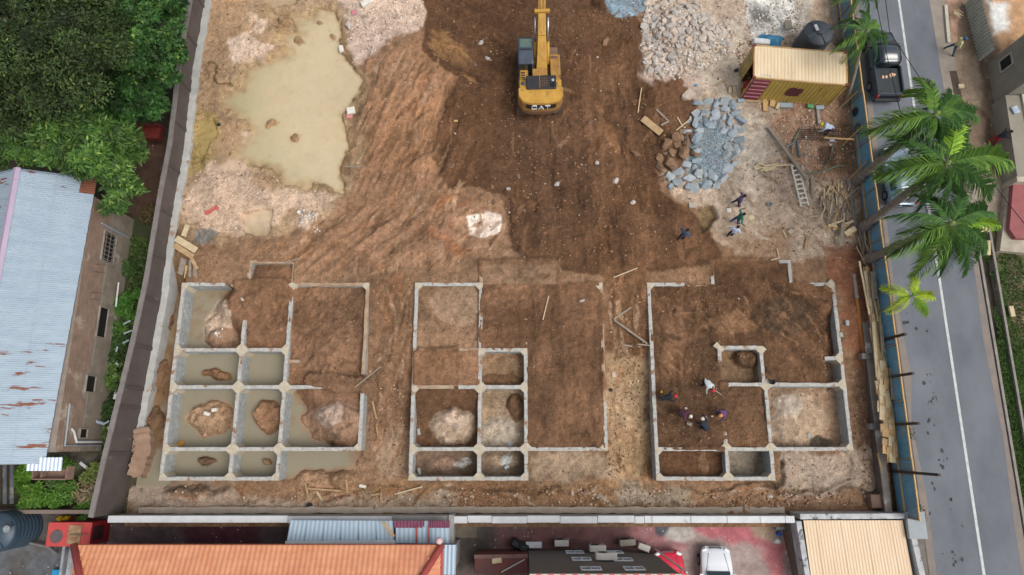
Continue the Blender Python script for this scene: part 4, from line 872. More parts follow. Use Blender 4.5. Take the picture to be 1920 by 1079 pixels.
# palms
frond_g = {}
def frond_mesh(key, L, n, wl, cA, cB, droop, seed, fat=.046):
    r = np.random.RandomState(seed); vs = []; fs = []; cc = []
    def rach(t): return np.array([L * (t - .12 * t * t), 0, .55 * L * t * (1 - t) * .9 - droop * 1.7 * L * t ** 2.2])
    N = 10
    for i in range(N + 1):
        p = rach(i / N); w_ = .032 * (1 - .8 * i / N); vs += [tuple(p + (0, -w_, 0)), tuple(p + (0, 0, w_)), tuple(p + (0, w_, 0))]
        if i: k = 3 * i; fs += [(k - 3, k, k + 1, k - 2), (k - 2, k + 1, k + 2, k - 1)]; cc += [lin((84, 104, 50))] * 2
    for i in range(n):
        t = .10 + .9 * i / n; p = rach(t); ln = wl * (math.sin(math.pi * min(1, .18 + t * .8)) ** .6) * r.uniform(.85, 1.1)
        for s in (-1, 1):
            a = R(58 - 26 * t) + r.normal(0, .07); dx, dy = math.cos(a), s * math.sin(a); dz = r.uniform(-.35, .1)
            q1 = p + np.array([dx, dy, dz]) * ln * .55; q2 = p + np.array([dx, dy, dz * 1.2 - .45]) * ln
            wv = np.array([math.sin(a) * .5, -s * math.cos(a) * .5, .4]) * fat; k = len(vs)
            vs += [tuple(p - wv), tuple(p + wv), tuple(q1 + wv), tuple(q1 - wv), tuple(q2)]
            fs += [(k, k + 1, k + 2, k + 3), (k + 3, k + 2, k + 4, k + 4)]; u = r.rand(); c = tuple(np.array(lin(cA)) * (1 - u) + np.array(lin(cB)) * u); cc += [c, c]
    me = bpy.data.meshes.new('frond'); me.from_pydata(vs, [], [f if f[2] != f[3] else f[:3] for f in fs]); me.validate()
    at = me.color_attributes.new('Col', 'FLOAT_COLOR', 'CORNER'); arr = []
    for pl, c in zip(me.polygons, cc): arr += list((*c, 1)) * pl.loop_total
    at.data.foreach_set('color', arr); me.materials.append(leaf_mat('frond_leaf', .7)); return me
DG = ((46, 80, 40), (80, 118, 54)); MG = ((70, 108, 42), (114, 148, 60)); BG = ((98, 140, 36), (140, 176, 56)); YG = ((146, 172, 40), (184, 202, 66))
def palm(name, label, base, top, fr, L, seed, tr=.27, yell=()):
    t = thing(name, label, 'palm tree', base, 0, 'palms along the blue fence'); r = random.Random(seed)
    d = Vector(top) - Vector(base); m = MB(); n = 26; ps = []; 
    for i in range(n + 1):
        q = i / n; ps.append(d * q + Vector((math.sin(q * 3) * .12, math.sin(q * 2.4) * .1, 0)))
    for i in range(n): m.tube([ps[i], ps[i] + (ps[i + 1] - ps[i]) * .93], tr * (1.35 - .5 * i / n if i < 4 else 1.02 - .3 * i / n), 10, tr * (1.3 - .5 * i / n if i < 4 else .98 - .3 * i / n))
    m.build('trunk', mat('palm_bark', (142, 134, 126), (112, 104, 96), 3, .95, .02), t, smooth=False)
    m = MB(); m.tube([d - Vector((0, 0, .1)), d + Vector((0, 0, .7))], tr * .75, 10, tr * .35); m.build('crownshaft', mat('crownshaft', (120, 140, 70), (96, 116, 56), 2, .6), t, smooth=True)
    if L > 2.5: fr = fr + [(r.uniform(0, 360), r.uniform(1.7, 2.7), r.choice((.3, .4, .5)), r.choice('ddm')) for _ in range(8)]
    for j, (az, ln, dr_, kind) in enumerate(fr):
        key = (kind, round(dr_, 1), j % 2)
        if key not in frond_g: frond_g[key] = frond_mesh(key, 3.0, 66, .98, *{'d': DG, 'm': MG, 'b': BG, 'y': YG}[kind], dr_, 40 + len(frond_g))
        o = bpy.data.objects.new('frond', frond_g[key]); C.objects.link(o); o.parent = t
        o.location = d + Vector((0, 0, .35)); s = ln / 3.05; o.scale = (s, s * (.55 if kind == 'b' and az < 5 and az > -5 else .95), s); o.rotation_euler = (r.uniform(-.25, .25), r.uniform(-.12, .05), R(az))
    return t
def az(dx, dy): return math.degrees(math.atan2(dy, dx))
def crown_xyz(px, py, z): p = W(px, py, z); return (p[0], p[1], z)
palm('palm_tree', 'big palm with grey trunk crossing the silver car, its crown in the middle', (22.9, W(1610, 430)[1], -.3), crown_xyz(1765, 313, 8.3),
     [(az(-103, -12), 3.9, .15, 'm'), (az(-85, 75), 3.4, .25, 'd'), (az(95, 12), 4.4, .2, 'm'), (az(35, 95), 3.6, .1, 'b'), (az(10, 80), 3.2, .3, 'd'), (az(75, -45), 3.6, .3, 'd'), (az(5, -80), 2.9, .3, 'd'), (az(-35, -75), 2.8, .4, 'd'),
      (az(60, 60), 3.0, .5, 'd'), (az(-40, 50), 2.6, .4, 'm'), (az(-60, -50), 2.4, .5, 'm'), (az(60, -90), 3, .5, 'd'), (20, 2.2, .1, 'm'), (140, 1.7, .0, 'b'), (-60, 2.0, .1, 'm'), (250, 1.6, 0, 'm')], 3.4, 11)
palm('palm_tree', 'tall palm whose crown hangs over the road nearest the pickup', (22.9, W(1603, 340)[1], -.3), crown_xyz(1745, 222, 8.6),
     [(az(-110, -18), 3.8, .2, 'm'), (az(-5, 70), 2.9, .2, 'm'), (az(90, 10), 3.4, .2, 'd'), (az(70, -28), 3.0, .3, 'd'), (az(-75, -50), 3.0, .3, 'd'), (az(20, -60), 2.6, .4, 'd'), (az(55, 55), 2.6, .3, 'd'), (az(-20, 60), 2.2, .4, 'm'), (az(40, 20), 2.2, .1, 'm'), (az(-50, 10), 2.2, .4, 'd'), (260, 2, .2, 'm')], 3.2, 12)
palm('palm_tree', 'palm with a black base band, its crown the southernmost of the large ones', (23.0, W(1628, 487)[1], -.3), crown_xyz(1772, 425, 8.0),
     [(az(-95, 35), 3.2, .2, 'd'), (az(-92, -38), 3.6, .2, 'm'), (az(-55, -80), 3.5, .25, 'm'), (az(110, 2), 3.3, .1, 'b'), (az(80, -30), 3.0, .3, 'd'), (az(50, -80), 3.2, .3, 'd'), (az(0, -70), 2.6, .4, 'd'), (az(30, 55), 3.0, .2, 'd'), (az(105, 45), 3.6, .3, 'd'),
      (az(-30, 60), 2.4, .3, 'd'), (az(70, 70), 2.4, .4, 'd'), (az(-60, 0), 2.2, .4, 'd'), (az(20, -50), 2.3, .1, 'm'), (az(90, -65), 2.8, .4, 'd')], 3.4, 13)
palm('young_palm', 'small yellow green palm alone over the road edge', (23.1, W(1645, 590)[1], -.3), crown_xyz(1702, 558, 3.4),
     [(az(-58, 22), 1.75, .2, 'y'), (az(20, 48), 1.75, .15, 'y'), (az(58, 3), 1.75, .2, 'y'), (az(38, -42), 1.7, .2, 'b'), (az(-45, -32), 1.75, .2, 'y'), (40, .9, .1, 'b'), (200, .8, .1, 'b')], 1.8, 14, tr=.09)
palm('palm_tree', 'palm with a narrow crown over the water tank and the front of the pickup', (22.9, W(1580, 200)[1], -.3), crown_xyz(1618, 66, 5.0),
     [(az(-62, -22), 2.3, .3, 'm'), (az(-50, 25), 2.0, .3, 'd'), (az(5, 42), 1.8, .2, 'd'), (az(42, -10), 1.9, .3, 'd'), (az(35, 28), 1.8, .3, 'm'), (az(-10, -48), 1.8, .4, 'm'), (az(-38, -42), 2.0, .4, 'm'), (az(30, -38), 1.8, .4, 'd'), (az(-25, 40), 1.8, .3, 'd'), (100, 1.1, .1, 'm')], 2, 15, tr=.14)
palm('palm_tree', 'palm cut by the top edge of the picture', (22.9, W(1570, 80)[1], -.3), crown_xyz(1608, -12, 5.0),
     [(az(-45, -15), 1.8, .3, 'm'), (az(20, -40), 1.9, .3, 'd'), (az(-10, -45), 1.8, .4, 'm'), (az(42, -20), 1.7, .3, 'd'), (80, 1.9, .2, 'd'), (150, 1.8, .2, 'd'), (30, 1.8, .2, 'd'), (-30, 1.2, .1, 'm')], 2, 16, tr=.14)
# ---------------------------------------------------------------- blue sheet fence
FXX = 23.2
blue = mat('blue_sheet', (130, 182, 208), (112, 162, 188), 1.2, .5, 0, stain=(130, 160, 176), stain_scale=.7, stain_cut=.62, metal=.1)
blueg = mat('grey_blue_sheet', (140, 172, 190), (122, 154, 172), 1.0, .5, 0, metal=.1)
raw = mat('raw_timber', (206, 172, 120), (184, 148, 98), 2.5, .85, .004, stretch=(1, 1, 1))
woods = [mat('timber_pale', (206, 190, 158), (186, 166, 130), 3, .85, .004), mat('timber_tan', (186, 158, 120), (160, 132, 96), 3, .85, .004), mat('timber_grey', (156, 146, 132), (128, 118, 104), 3, .9, .004), raw]
o0 = (FXX, 6, -.5)
fn = thing('sheet_fence', 'blue corrugated sheet fence with timber rails between the site and the road', 'fence', o0)
ys_, ye = -4.55, 36.0
yy = ys_
sheet_me = {}
while yy < ye:
    z1 = 1.72 + random.uniform(-.03, .03); k = random.random() < (.7 if yy > 12 else .1)
    m = MB(); m.corr((FXX + random.uniform(-.012, .012), yy, -.5), (0, 0, z1 + .5), (0, .8, 0), 8, .022, (1, 0, 0)); m.build('fence_sheet', blueg if k else blue, fn, off=o0); yy += .79
for zr, dx in ((1.74, -.05), (.35, -.05)):
    yy = ys_
    while yy < ye:
        l = min(3.4, ye - yy); m = MB(); m.bar((FXX + dx, yy, zr + random.uniform(-.04, .04)), (FXX + dx, yy + l, zr + random.uniform(-.04, .04)), .07, .09); m.build('rail', raw, fn, off=o0); yy += 3.35
yy = ys_ + .05
while yy < ye:
    m = MB(); m.bar((FXX - .06, yy, -.5), (FXX - .06, yy, 1.65), .07, .07); m.build('post', woods[2], fn, off=o0); yy += 3.35
for py0, py1 in ((175, 195), (240, 262), (305, 330)):
    ya, yb = W(1640, py0, 1)[1], W(1640, py1, 0)[1]; m = MB(); m.bar((FXX - .1, ya, 1.3), (FXX - .85, yb - .4, -.3), .07, .07); m.build('brace', raw, fn, off=o0)
for k, (px, py, z) in enumerate(((1660, 632, 2.8), (1685, 704, 3.0), (1705, 795, 2.9), (1722, 888, 4.1))):
    yb = W(px, py, z * .6)[1]; m = MB(); m.bar((23.15, yb, -.6), (23.15, yb, z), .15, .15)
    own(m, 'steel_post', mat('rusty_steel', (72, 58, 50), (54, 46, 42), 3, .7, .002), ['dark steel post beside the small yellow palm', 'dark steel post rising by the grey piers, second from the north', 'dark steel post above the brick pier, third from the north', 'tallest dark steel post near the south end of the fence'][k], 'post', 'steel posts inside the blue fence')
for k, (px, py, z, s) in enumerate(((1592, 205, 1.0, .5), (1598, 237, .9, .55))):
    x, y = FXX - .1, W(px, py, z)[1]; m = MB()
    n = 7; ring = [(x + .0, y + math.cos(t * 6.283 / n) * s * random.uniform(.35, .8), z * .6 + math.sin(t * 6.283 / n) * s * random.uniform(.5, .9)) for t in range(n)]
    m.add([(a_ - .02, b_, c) for a_, b_, c in ring] + [(a_ - .05, b_, c) for a_, b_, c in ring], [tuple(range(n)), tuple(range(2 * n - 1, n - 1, -1))] + [(i, n + i, n + (i + 1) % n, (i + 1) % n) for i in range(n)])
    own(m, 'dark_cloth', mat('dark_cloth%d' % k, (44, 48, 54) if k == 0 else (84, 96, 108), (30, 34, 40) if k == 0 else (70, 80, 92), 2, .9), ['black cloth hanging on the blue fence', 'grey cloth hanging on the blue fence under the black one'][k], 'cloth')
# ---------------------------------------------------------------- buildings round the site
def own_off(o, loc): pass
# west: block building with a metal roof
BX, BY0, BY1 = -25.65, -.72, 14.5
o0 = (-29.5, 7, -1.3)
wb = thing('block_building', 'long unplastered block building under a pale blue rusting metal roof', 'building', o0)
brk = mat('brown_blocks', (150, 126, 108), (124, 104, 90), 1.6, .95, .01, stain=(166, 150, 134), stain_scale=.7, stain_cut=.55)
mor = mat('mortar', (150, 140, 130), (124, 114, 106), 1.5, .95, .01)
b = MB(); b.box(((BX - 33.2) / 2, (BY0 + BY1) / 2, .9), (33.2 + BX, BY1 - BY0, 4.3)); wm = b.build('wall', mor, wb, off=o0)
ren = mat('old_render', (146, 134, 120), (118, 108, 96), 1.0, .95, .01, stain=(164, 158, 150), stain_scale=.8, stain_cut=.6)
wins = [(W(208, 465, .9)[1], 1.9, .35, 1.6), (W(183, 603, .9)[1], 1.9, .1, 1.0), (W(163, 720, .9)[1], 1.0, .4, 1.3), (W(147, 813, .9)[1], .55, .5, 1.2)]
m = MB(); z = -1.3; row = 0
while z < 3.0:
    y = BY0 - (.22 if row % 2 else 0)
    while y < BY1:
        ya, yb = max(y, BY0) + .012, min(y + .44, BY1) - .012; zc = z + .1
        hid = any(abs((ya + yb) / 2 - wy_) < wl / 2 + .2 and z0_ - .1 < zc < z1_ + .1 for wy_, wl, z0_, z1_ in wins)
        if yb - ya > .05 and not hid and (z > .9 or random.random() < .03):
            o = .012 + random.random() * .012
            m.box((BX + o / 2, (ya + yb) / 2, zc), (o, yb - ya, .176))
        y += .44
    z += .2; row += 1
m.build('block_courses', brk, wm, off=o0, kind='stuff')
m = MB(); m.box((BX + .008, (BY0 + BY1) / 2, -.2), (.016, BY1 - BY0, 2.2)); 
# the rendered lower half, left out at the windows by building it in panels between them
ed = sorted(w[0] for w in wins)
m = MB(); segs = [BY0] + sum([[w[0] - w[1] / 2, w[0] + w[1] / 2] for w in sorted(wins)], []) + [BY1]
for i in range(0, len(segs), 2): m.box((BX + .01, (segs[i] + segs[i + 1]) / 2, -.2), (.03, segs[i + 1] - segs[i], 2.2))
for w in wins:
    m.box((BX + .01, w[0], (-1.3 + w[2]) / 2), (.03, w[1], w[2] + 1.3))
m.build('render_coat', ren, wb, off=o0)
blackm = mat('dark_opening', (22, 22, 22), (16, 16, 16), 1, .7)
for k, (wy_, wl, z0_, z1_) in enumerate(wins):
    m = MB(); m.box((BX + .005, wy_, (z0_ + z1_) / 2), (.02, wl, z1_ - z0_)); w = m.build('window', blackm, wb, off=o0)
    m = MB()
    for yy_ in (wy_ - wl / 2, wy_ + wl / 2): m.box((BX + .05, yy_, (z0_ + z1_) / 2), (.1, .06, z1_ - z0_ + .1))
    for zz in (z0_, z1_): m.box((BX + .052, wy_, zz), (.1, wl, .06))
    m.build('frame', mor, w, off=o0).location = (0, 0, 0)
    if k == 0:
        m = MB()
        for j in range(7): m.box((BX + .08, wy_ - wl / 2 + (j + .5) * wl / 7, (z0_ + z1_) / 2), (.03, .05, z1_ - z0_))
        for j in range(3): m.box((BX + .085, wy_, z0_ + (j + .5) * (z1_ - z0_) / 3), (.03, wl, .05))
        m.build('grille', mat('grey_grille', (120, 112, 104), rough=.7), w, off=o0)
for (py, dz) in ((503, .9), (517, .9), (555, 1.2), (567, 1.2)):
    yy_ = W(185, py, 1)[1]; m = MB(); m.tube([(BX, yy_, 2.0), (BX + .5, yy_, 1.7)], .02, 6); m.build('steel_bar', mat('rust_bar', (90, 66, 54)), wb, off=o0)
# roof: corrugated sheets in two rows on either slope, ridge cap
tin = mat('blue_tin', (164, 179, 191), (148, 164, 178), .7, .45, 0, stain=(126, 78, 56), stain_scale=.7, stain_cut=.60, stain_w=.02, stretch=(.55, 3.2, 1), metal=.15)
tin2 = mat('blue_tin_clean', (164, 179, 191), (150, 166, 180), .7, .42, 0, metal=.15, stain=(140, 96, 76), stain_scale=.5, stain_cut=.73, stain_w=.02, stretch=(.6, 3, 1))
RX, RZt = -29.3, 4.75; EXx, EZ = -25.5, 3.2
yN, yS = 15.6, -1.35
def rz_at(y): return 0
rows = [(EXx, -27.6), (-27.5, RX)]
yy_ = yS; k = 0
while yy_ < yN - .1:
    w_ = min(.86, yN - yy_)
    EXx = -25.98 + .48 * (yy_ - yS) / (yN - yS); rows = [(EXx, -27.6), (-27.5, RX)]
    for side in (1, -1):
        for (xa, xb) in rows:
            za = EZ + (EXx - xa) / (EXx - RX) * (RZt - EZ); zb_ = EZ + (EXx - xb) / (EXx - RX) * (RZt - EZ)
            up = .02 if xa > -27 else .05
            xa_, xb_ = (xa, xb - .06) if xa > -27 else (xa + .1, xb)
            za = EZ + (EXx - xa_) / (EXx - RX) * (RZt - EZ); zb_ = EZ + (EXx - xb_) / (EXx - RX) * (RZt - EZ)
            if side < 0: xa_, xb_ = 2 * RX - xa_, 2 * RX - xb_
            m = MB(); m.corr((xa_, yy_, za + up), (xb_ - xa_, 0, zb_ - za), (0, w_, 0), 7, .018, (0, 0, 1))
            south = yy_ < 5 or yy_ > 14.4
            m.build('roof_sheet', tin if south or side < 0 else tin2, wb, off=o0)
    yy_ += .84; k += 1
m = MB(); m.add([(RX - .22, yS, RZt), (RX, yS, RZt + .1), (RX + .22, yS, RZt), (RX - .22, yN + .05, RZt), (RX, yN + .05, RZt + .1), (RX + .22, yN + .05, RZt)], [(0, 1, 4, 3), (1, 2, 5, 4), (2, 1, 0), (3, 4, 5)])
m.build('ridge_cap', mat('pink_ridge', (176, 156, 176), (160, 148, 172), .9, .5, 0, stain=(150, 92, 84), stain_scale=1.6, stain_cut=.6, stretch=(2, .6, 1)), wb, off=o0)
rust = mat('rust_sheet', (132, 82, 62), (106, 64, 48), 2, .8, .004)
m = MB(); m.corr((EXx + .02, 14.55, EZ + .06), (-.75, 0, .3), (0, 1.0, 0), 7, .018, (0, 0, 1)); m.build('rusted_sheet_end', rust, wb, off=o0)
m = MB(); m.corr((-26.9, -1.0, 3.35), (0, -.72, -.05), (1.95, 0, 0), 9, .025, (0, 0, 1)); m.build('lean_to_sheet', mat('bright_tin', (208, 220, 236), (190, 206, 228), 1, .35, 0, metal=.2), wb, off=o0)
m = MB(); m.box((-25.95, -1.95, 2.2), (1.95, .5, .1)); m.box((-26.4, -1.85, 2.5), (.06, .5, .6)); m.box((-26.9, -1.85, 2.5), (.06, .7, .6)); m.box((-25.0, -1.85, 2.5), (.06, .7, .6)); m.box((-25.95, -2.2, 2.5), (1.95, .06, .6))
m.build('balcony_box', mat('dusty_board', (140, 112, 98), (118, 96, 84), 2), wb, off=o0)
pipe_m = mat('grey_pipe', (150, 158, 168), (134, 144, 156), 2, .45); pipe_w = mat('white_pipe', (208, 210, 210), (190, 192, 192), 2, .5)
def px3(px, py, z): p = W(px, py, z); return (p[0], p[1], z)
yb = W(120, 836, 1)[1]
m = MB(); m.tube([(BX + .1, W(129, 758, 2)[1], 2.55), (BX + .1, yb + .02, 2.45), (BX + .1, yb, -.9)], .055, 8); own(m, 'drain_pipe', pipe_m, 'grey drain pipe running along and down the south end of the block wall', 'pipe')
m = MB(); yb2 = yb + .22; m.tube([(BX + .12, yb2 + .75, 2.1), (BX + .14, yb2 + .6, 1.9), (BX + .12, yb2, 1.5), (BX + .12, yb2, -.9)], .07, 8); own(m, 'drain_pipe', pipe_w, 'fat white elbowed pipe at the south end of the block wall', 'pipe')
m = MB(); m.tube([(BX + .1, W(200, 420, 2)[1], 2.1), (BX + .1, W(200, 420, 2)[1], -.9)], .06, 8); own(m, 'drain_pipe', pipe_m, 'grey pipe beside the barred window at the north end', 'pipe')
m = MB(); m.tube([(BX + .25, W(220, 535, -1)[1], -.2), (BX + .25, W(220, 580, -1)[1], -.25)], .05, 8); own(m, 'drain_pipe', pipe_w, 'white pipe lying along the foot of the block wall', 'pipe')
m = MB(); m.bar(px3(152, 782, .4), px3(195, 795, -.6), .16, .06); own(m, 'metal_channel', pipe_m, 'grey metal channel leaning out from the block wall', 'metal channel')
m = MB(); m.box(px3(220, 741, -.7), (.4, .55, .05), rz=-.15); own(m, 'white_board', pipe_w, 'small white square board by the boundary wall', 'board')
m = MB(); m.box(px3(157, 873, -.8), (.6, .16, .06), rz=-.6); own(m, 'white_board', pipe_w, 'narrow white plank among the weeds', 'board')
m = MB(); m.tube([px3(223, 818, .1), px3(217, 870, .05)], .025, 6); own(m, 'thin_pole', pipe_w, 'thin white pole leaning along the dark boundary wall', 'pole')
for k, (px, py, a_, l_) in enumerate(((238, 605, .5, .7), (240, 623, .4, .8), (236, 641, .5, .6), (199, 793, .6, .6), (204, 805, -1.0, .5), (219, 655, 1.4, .5), (220, 683, -.6, .35))):
    m = MB(); m.box(px3(px, py, -.45), (l_ * .7, .1, .03), rz=a_); own(m, 'plastic_scrap', mat('white_scrap', (160, 172, 176), (140, 152, 158), 3), 'pale scrap strip caught in the bushes by the wall', 'scrap', 'pale scraps in the bushes')
# red roof edge showing between the trees, and a low wall behind it
m = MB(); m.box(px3(285, 252, -.2), (1.3, .8, .5)); m.box(px3(285, 239, .1), (1.5, .08, .8)); own(m, 'red_low_wall', mat('red_paint', (122, 44, 34), (96, 36, 30), 2, .8), 'dark red low wall glimpsed between the trees and the boundary wall', 'wall')
# lean-to at the left edge
m = MB()
for i in range(5): m.bar(px3(-30 + i * 13, 872, .9), px3(-30 + i * 13, 945, .5), .22, .03)
own(m, 'dark_sheet_roof', mat('dark_tin', (62, 66, 74), (84, 86, 90), 2, .6, stain=(118, 112, 104), stain_scale=1.5, stain_cut=.6), 'dark roof of loose sheets at the left edge below the metal roof', 'roof')
# wall between thicket and yard
m = MB(); A = W(0, 960, -.3); Bp = W(203, 963, -.3)
m.box(((A[0] - 8 + Bp[0]) / 2, A[1], -.8), (Bp[0] - A[0] + 8, .22, 1.1)); own(m, 'block_wall', mat('grey_block_wall', (116, 112, 108), (134, 110, 98), .9, .95, .01), 'low grey wall north of the black tank and red generator', 'wall')
patch('yard_gravel', -48, W(200, 1000, -1.4)[0], -16, A[1] - .05, -1.45, (96, 98, 102), [
    (wp([(0, 960), (200, 960), (200, 1030), (60, 1030), (0, 1000)], -1.4), (84, 80, 76), .2), (wp([(20, 1040), (60, 1040), (60, 1079), (30, 1079)], -1.4), (88, 86, 84), .2)], step=.16, amp=.06, seed=90)
# water tanks
tank_m = mat('tank_plastic', (58, 76, 90), (48, 64, 78), 1.2, .45, 0); tank_g = mat('tank_grey', (74, 82, 90), (62, 70, 78), 1.2, .5, 0)
def water_tank(loc, r_, h_, m_, label):
    t = thing('water_tank', label, 'water tank', loc)
    pr = [(r_ * .98, 0)]
    for i in range(7): z0_ = h_ * .82 * i / 7; pr += [(r_, z0_ + .03), (r_, z0_ + h_ * .09), (r_ * .97, z0_ + h_ * .105)]
    pr += [(r_, h_ * .84), (r_ * .9, h_ * .9), (r_ * .45, h_ * .965), (r_ * .3, h_ * .975), (.01, h_ * .975)]
    m = MB(); m.lathe(pr, 36); m.build('body', m_, t, smooth=True)
    for k in range(4):
        a_ = math.pi / 2 * k + .5; m = MB(); m.hexa([Vector((math.cos(a_) * q[0] - math.sin(a_) * q[1], math.sin(a_) * q[0] + math.cos(a_) * q[1], q[2])) for q in
            [(r_ * .3, -.13, h_ * .9), (r_ * .93, -.18, h_ * .83), (r_ * .93, .18, h_ * .83), (r_ * .3, .13, h_ * .9), (r_ * .3, -.1, h_ * 1.0), (r_ * .9, -.13, h_ * .935), (r_ * .9, .13, h_ * .935), (r_ * .3, .1, h_ * 1.0)]])
        m.build('rib', m_, t)
    m = MB(); m.lathe([(r_ * .3, h_ * .96), (r_ * .3, h_ * 1.01), (r_ * .24, h_ * 1.03), (.01, h_ * 1.03)], 24); m.build('lid', m_, t, smooth=True); return t
water_tank(W(28, 992, -.6) + (-1.45,), 1.12, 2.6, tank_m, 'dark blue plastic water tank at the bottom left corner')
m = MB(); p = px3(13, 992, 1.25); m.lathe([(.2, 0), (.2, .05), (.1, .06), (.01, .06)], 16, p); own(m, 'tank_cover', mat('tank_cover', (150, 156, 158), (110, 116, 120), 6), 'small grey disc on top of the dark blue tank', 'cover')
water_tank(W(1512, 92, -.1) + (-.15,), 1.0, 2.2, tank_g, 'grey black plastic water tank behind the yellow container')
m = MB(); m.box(px3(1531, 52, 2.2), (.2, .45, .06), rz=.3); own(m, 'white_lath', pipe_w, 'short white lath lying on the grey water tank', 'lath')
# red generator
gp = W(128, 1002, .4); g = thing('generator', 'red generator cabinet with a rusty beige hatch beside the water tank', 'generator', (gp[0] + .1, gp[1], -1.45))
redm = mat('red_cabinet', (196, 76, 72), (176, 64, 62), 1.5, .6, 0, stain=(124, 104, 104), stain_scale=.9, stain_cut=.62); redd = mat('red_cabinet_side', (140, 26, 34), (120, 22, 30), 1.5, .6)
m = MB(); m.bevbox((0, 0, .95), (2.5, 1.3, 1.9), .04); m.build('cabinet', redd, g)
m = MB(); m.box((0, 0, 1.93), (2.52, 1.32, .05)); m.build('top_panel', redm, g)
m = MB(); m.box((.35, 0, 1.985), (.75, 1.05, .05)); m.build('hatch', mat('beige_hatch', (170, 146, 112), (128, 84, 58), 3, .8), g)
m = MB(); m.tube([(0.1, 0, 2.06), (1.1, .02, 2.1)], .035, 8); m.build('exhaust_pipe', mat('exhaust', (150, 132, 110), (110, 80, 60), 4), g)
m = MB(); m.lathe([(.34, 1.955), (.38, 1.97), (.3, 1.975), (.01, 1.96)], 20, (-.7, -.1, 0)); m.build('sooty_patch', mat('soot', (104, 92, 94), (80, 70, 72), 4), g)
m = MB(); m.box((1.255, 0, 1.2), (.02, .8, 1.0)); m.build('side_grille', mat('dark_grille', (60, 20, 26), (40, 16, 20), 6), g)
for k, (px, m_) in enumerate(((109, 'y'), (121, 'y'), (139, 'r'), (150, 'r'))):
    mm = mat('yellow_bottle', (206, 166, 20), (186, 146, 16), 3, .5) if m_ == 'y' else mat('maroon_bottle', (110, 34, 48), (90, 28, 40), 3, .5)
    m = MB(); p = W(px, 973, -.9); m.lathe([(.12, 0), (.17, .06), (.17, .42), (.1, .52), (.05, .55), (.05, .62), (.01, .62)], 16, (p[0], p[1], -1.42)); own(m, 'gas_bottle', mm, ['yellow gas bottle nearest the water tank', 'yellow gas bottle standing next to a maroon one', 'maroon gas bottle standing next to a yellow one', 'maroon gas bottle nearest the yard wall'][k], 'gas bottle', smooth=True)
m = MB(); m.bevbox(px3(112, 1076, -1.2), (.8, .5, .3), .04); own(m, 'blue_crate', mat('cyan', (40, 150, 200), (34, 130, 180), 2), 'bright blue crate at the bottom edge on the gravel', 'crate')
m = MB(); m.box(px3(124, 1062, -.8), (.16, 2.4, .9)); m.box(px3(136, 1062, -.6), (.5, 2.4, .3)); own(m, 'white_kerb_wall', mat('white_wall_sm', (190, 192, 194), (90, 96, 110), .8), 'short white and dark wall beside the orange roof', 'wall')
m = MB(); pts = [px3(20, 1025, -1.1), px3(55, 1018, -1.1), px3(90, 1026, -1.1), px3(108, 1040, -1.15)]
m.tube(pts, .09, 6); own(m, 'concrete_ring', mat('ring_conc', (120, 116, 112)), 'curved grey concrete edge below the dark blue tank', 'concrete edge')
# the yards to the south
patch('south_yard', W(202, 1000, -1.4)[0], W(1500, 1000, -1.3)[0] + .4, -20, SWY1 - .02, -1.4, (128, 112, 108), [
    (wp([(200, 970), (540, 970), (540, 1030), (200, 1030)], -1.4), (92, 78, 78), .3), (wp([(340, 970), (480, 970), (480, 1030), (340, 1030)], -1.4), (84, 50, 58), .5),
    (wp([(850, 970), (930, 970), (930, 1079), (850, 1079)], -1.4), (84, 78, 74), .3), (wp([(925, 985), (1230, 980), (1230, 1050), (925, 1050)], -1.4), (118, 86, 84), .5),
    (wp([(1225, 970), (1490, 970), (1490, 1120), (1225, 1120)], -1.4), (158, 140, 134), .3), (wp([(1300, 975), (1410, 975), (1425, 1035), (1360, 1025), (1310, 1000)], -1.4), (172, 104, 110), .3),
    (wp([(1180, 980), (1235, 980), (1290, 1010), (1290, 1030), (1190, 1020)], -1.4), (154, 110, 112), .3), (wp([(1410, 1020), (1470, 1020), (1475, 1079), (1450, 1079)], -1.4), (166, 104, 106), .3),
    (wp([(1408, 975), (1455, 975), (1455, 1015), (1408, 1015)], -1.4), (158, 138, 116), .2), (wp([(1228, 978), (1292, 978), (1285, 992), (1255, 1000), (1232, 1004)], -1.4), (88, 90, 98), .1),
    (wp([(1260, 985), (1300, 975), (1300, 1010), (1240, 1008)], -1.4), (176, 170, 164), .15)], step=.1, amp=.01, seed=95)
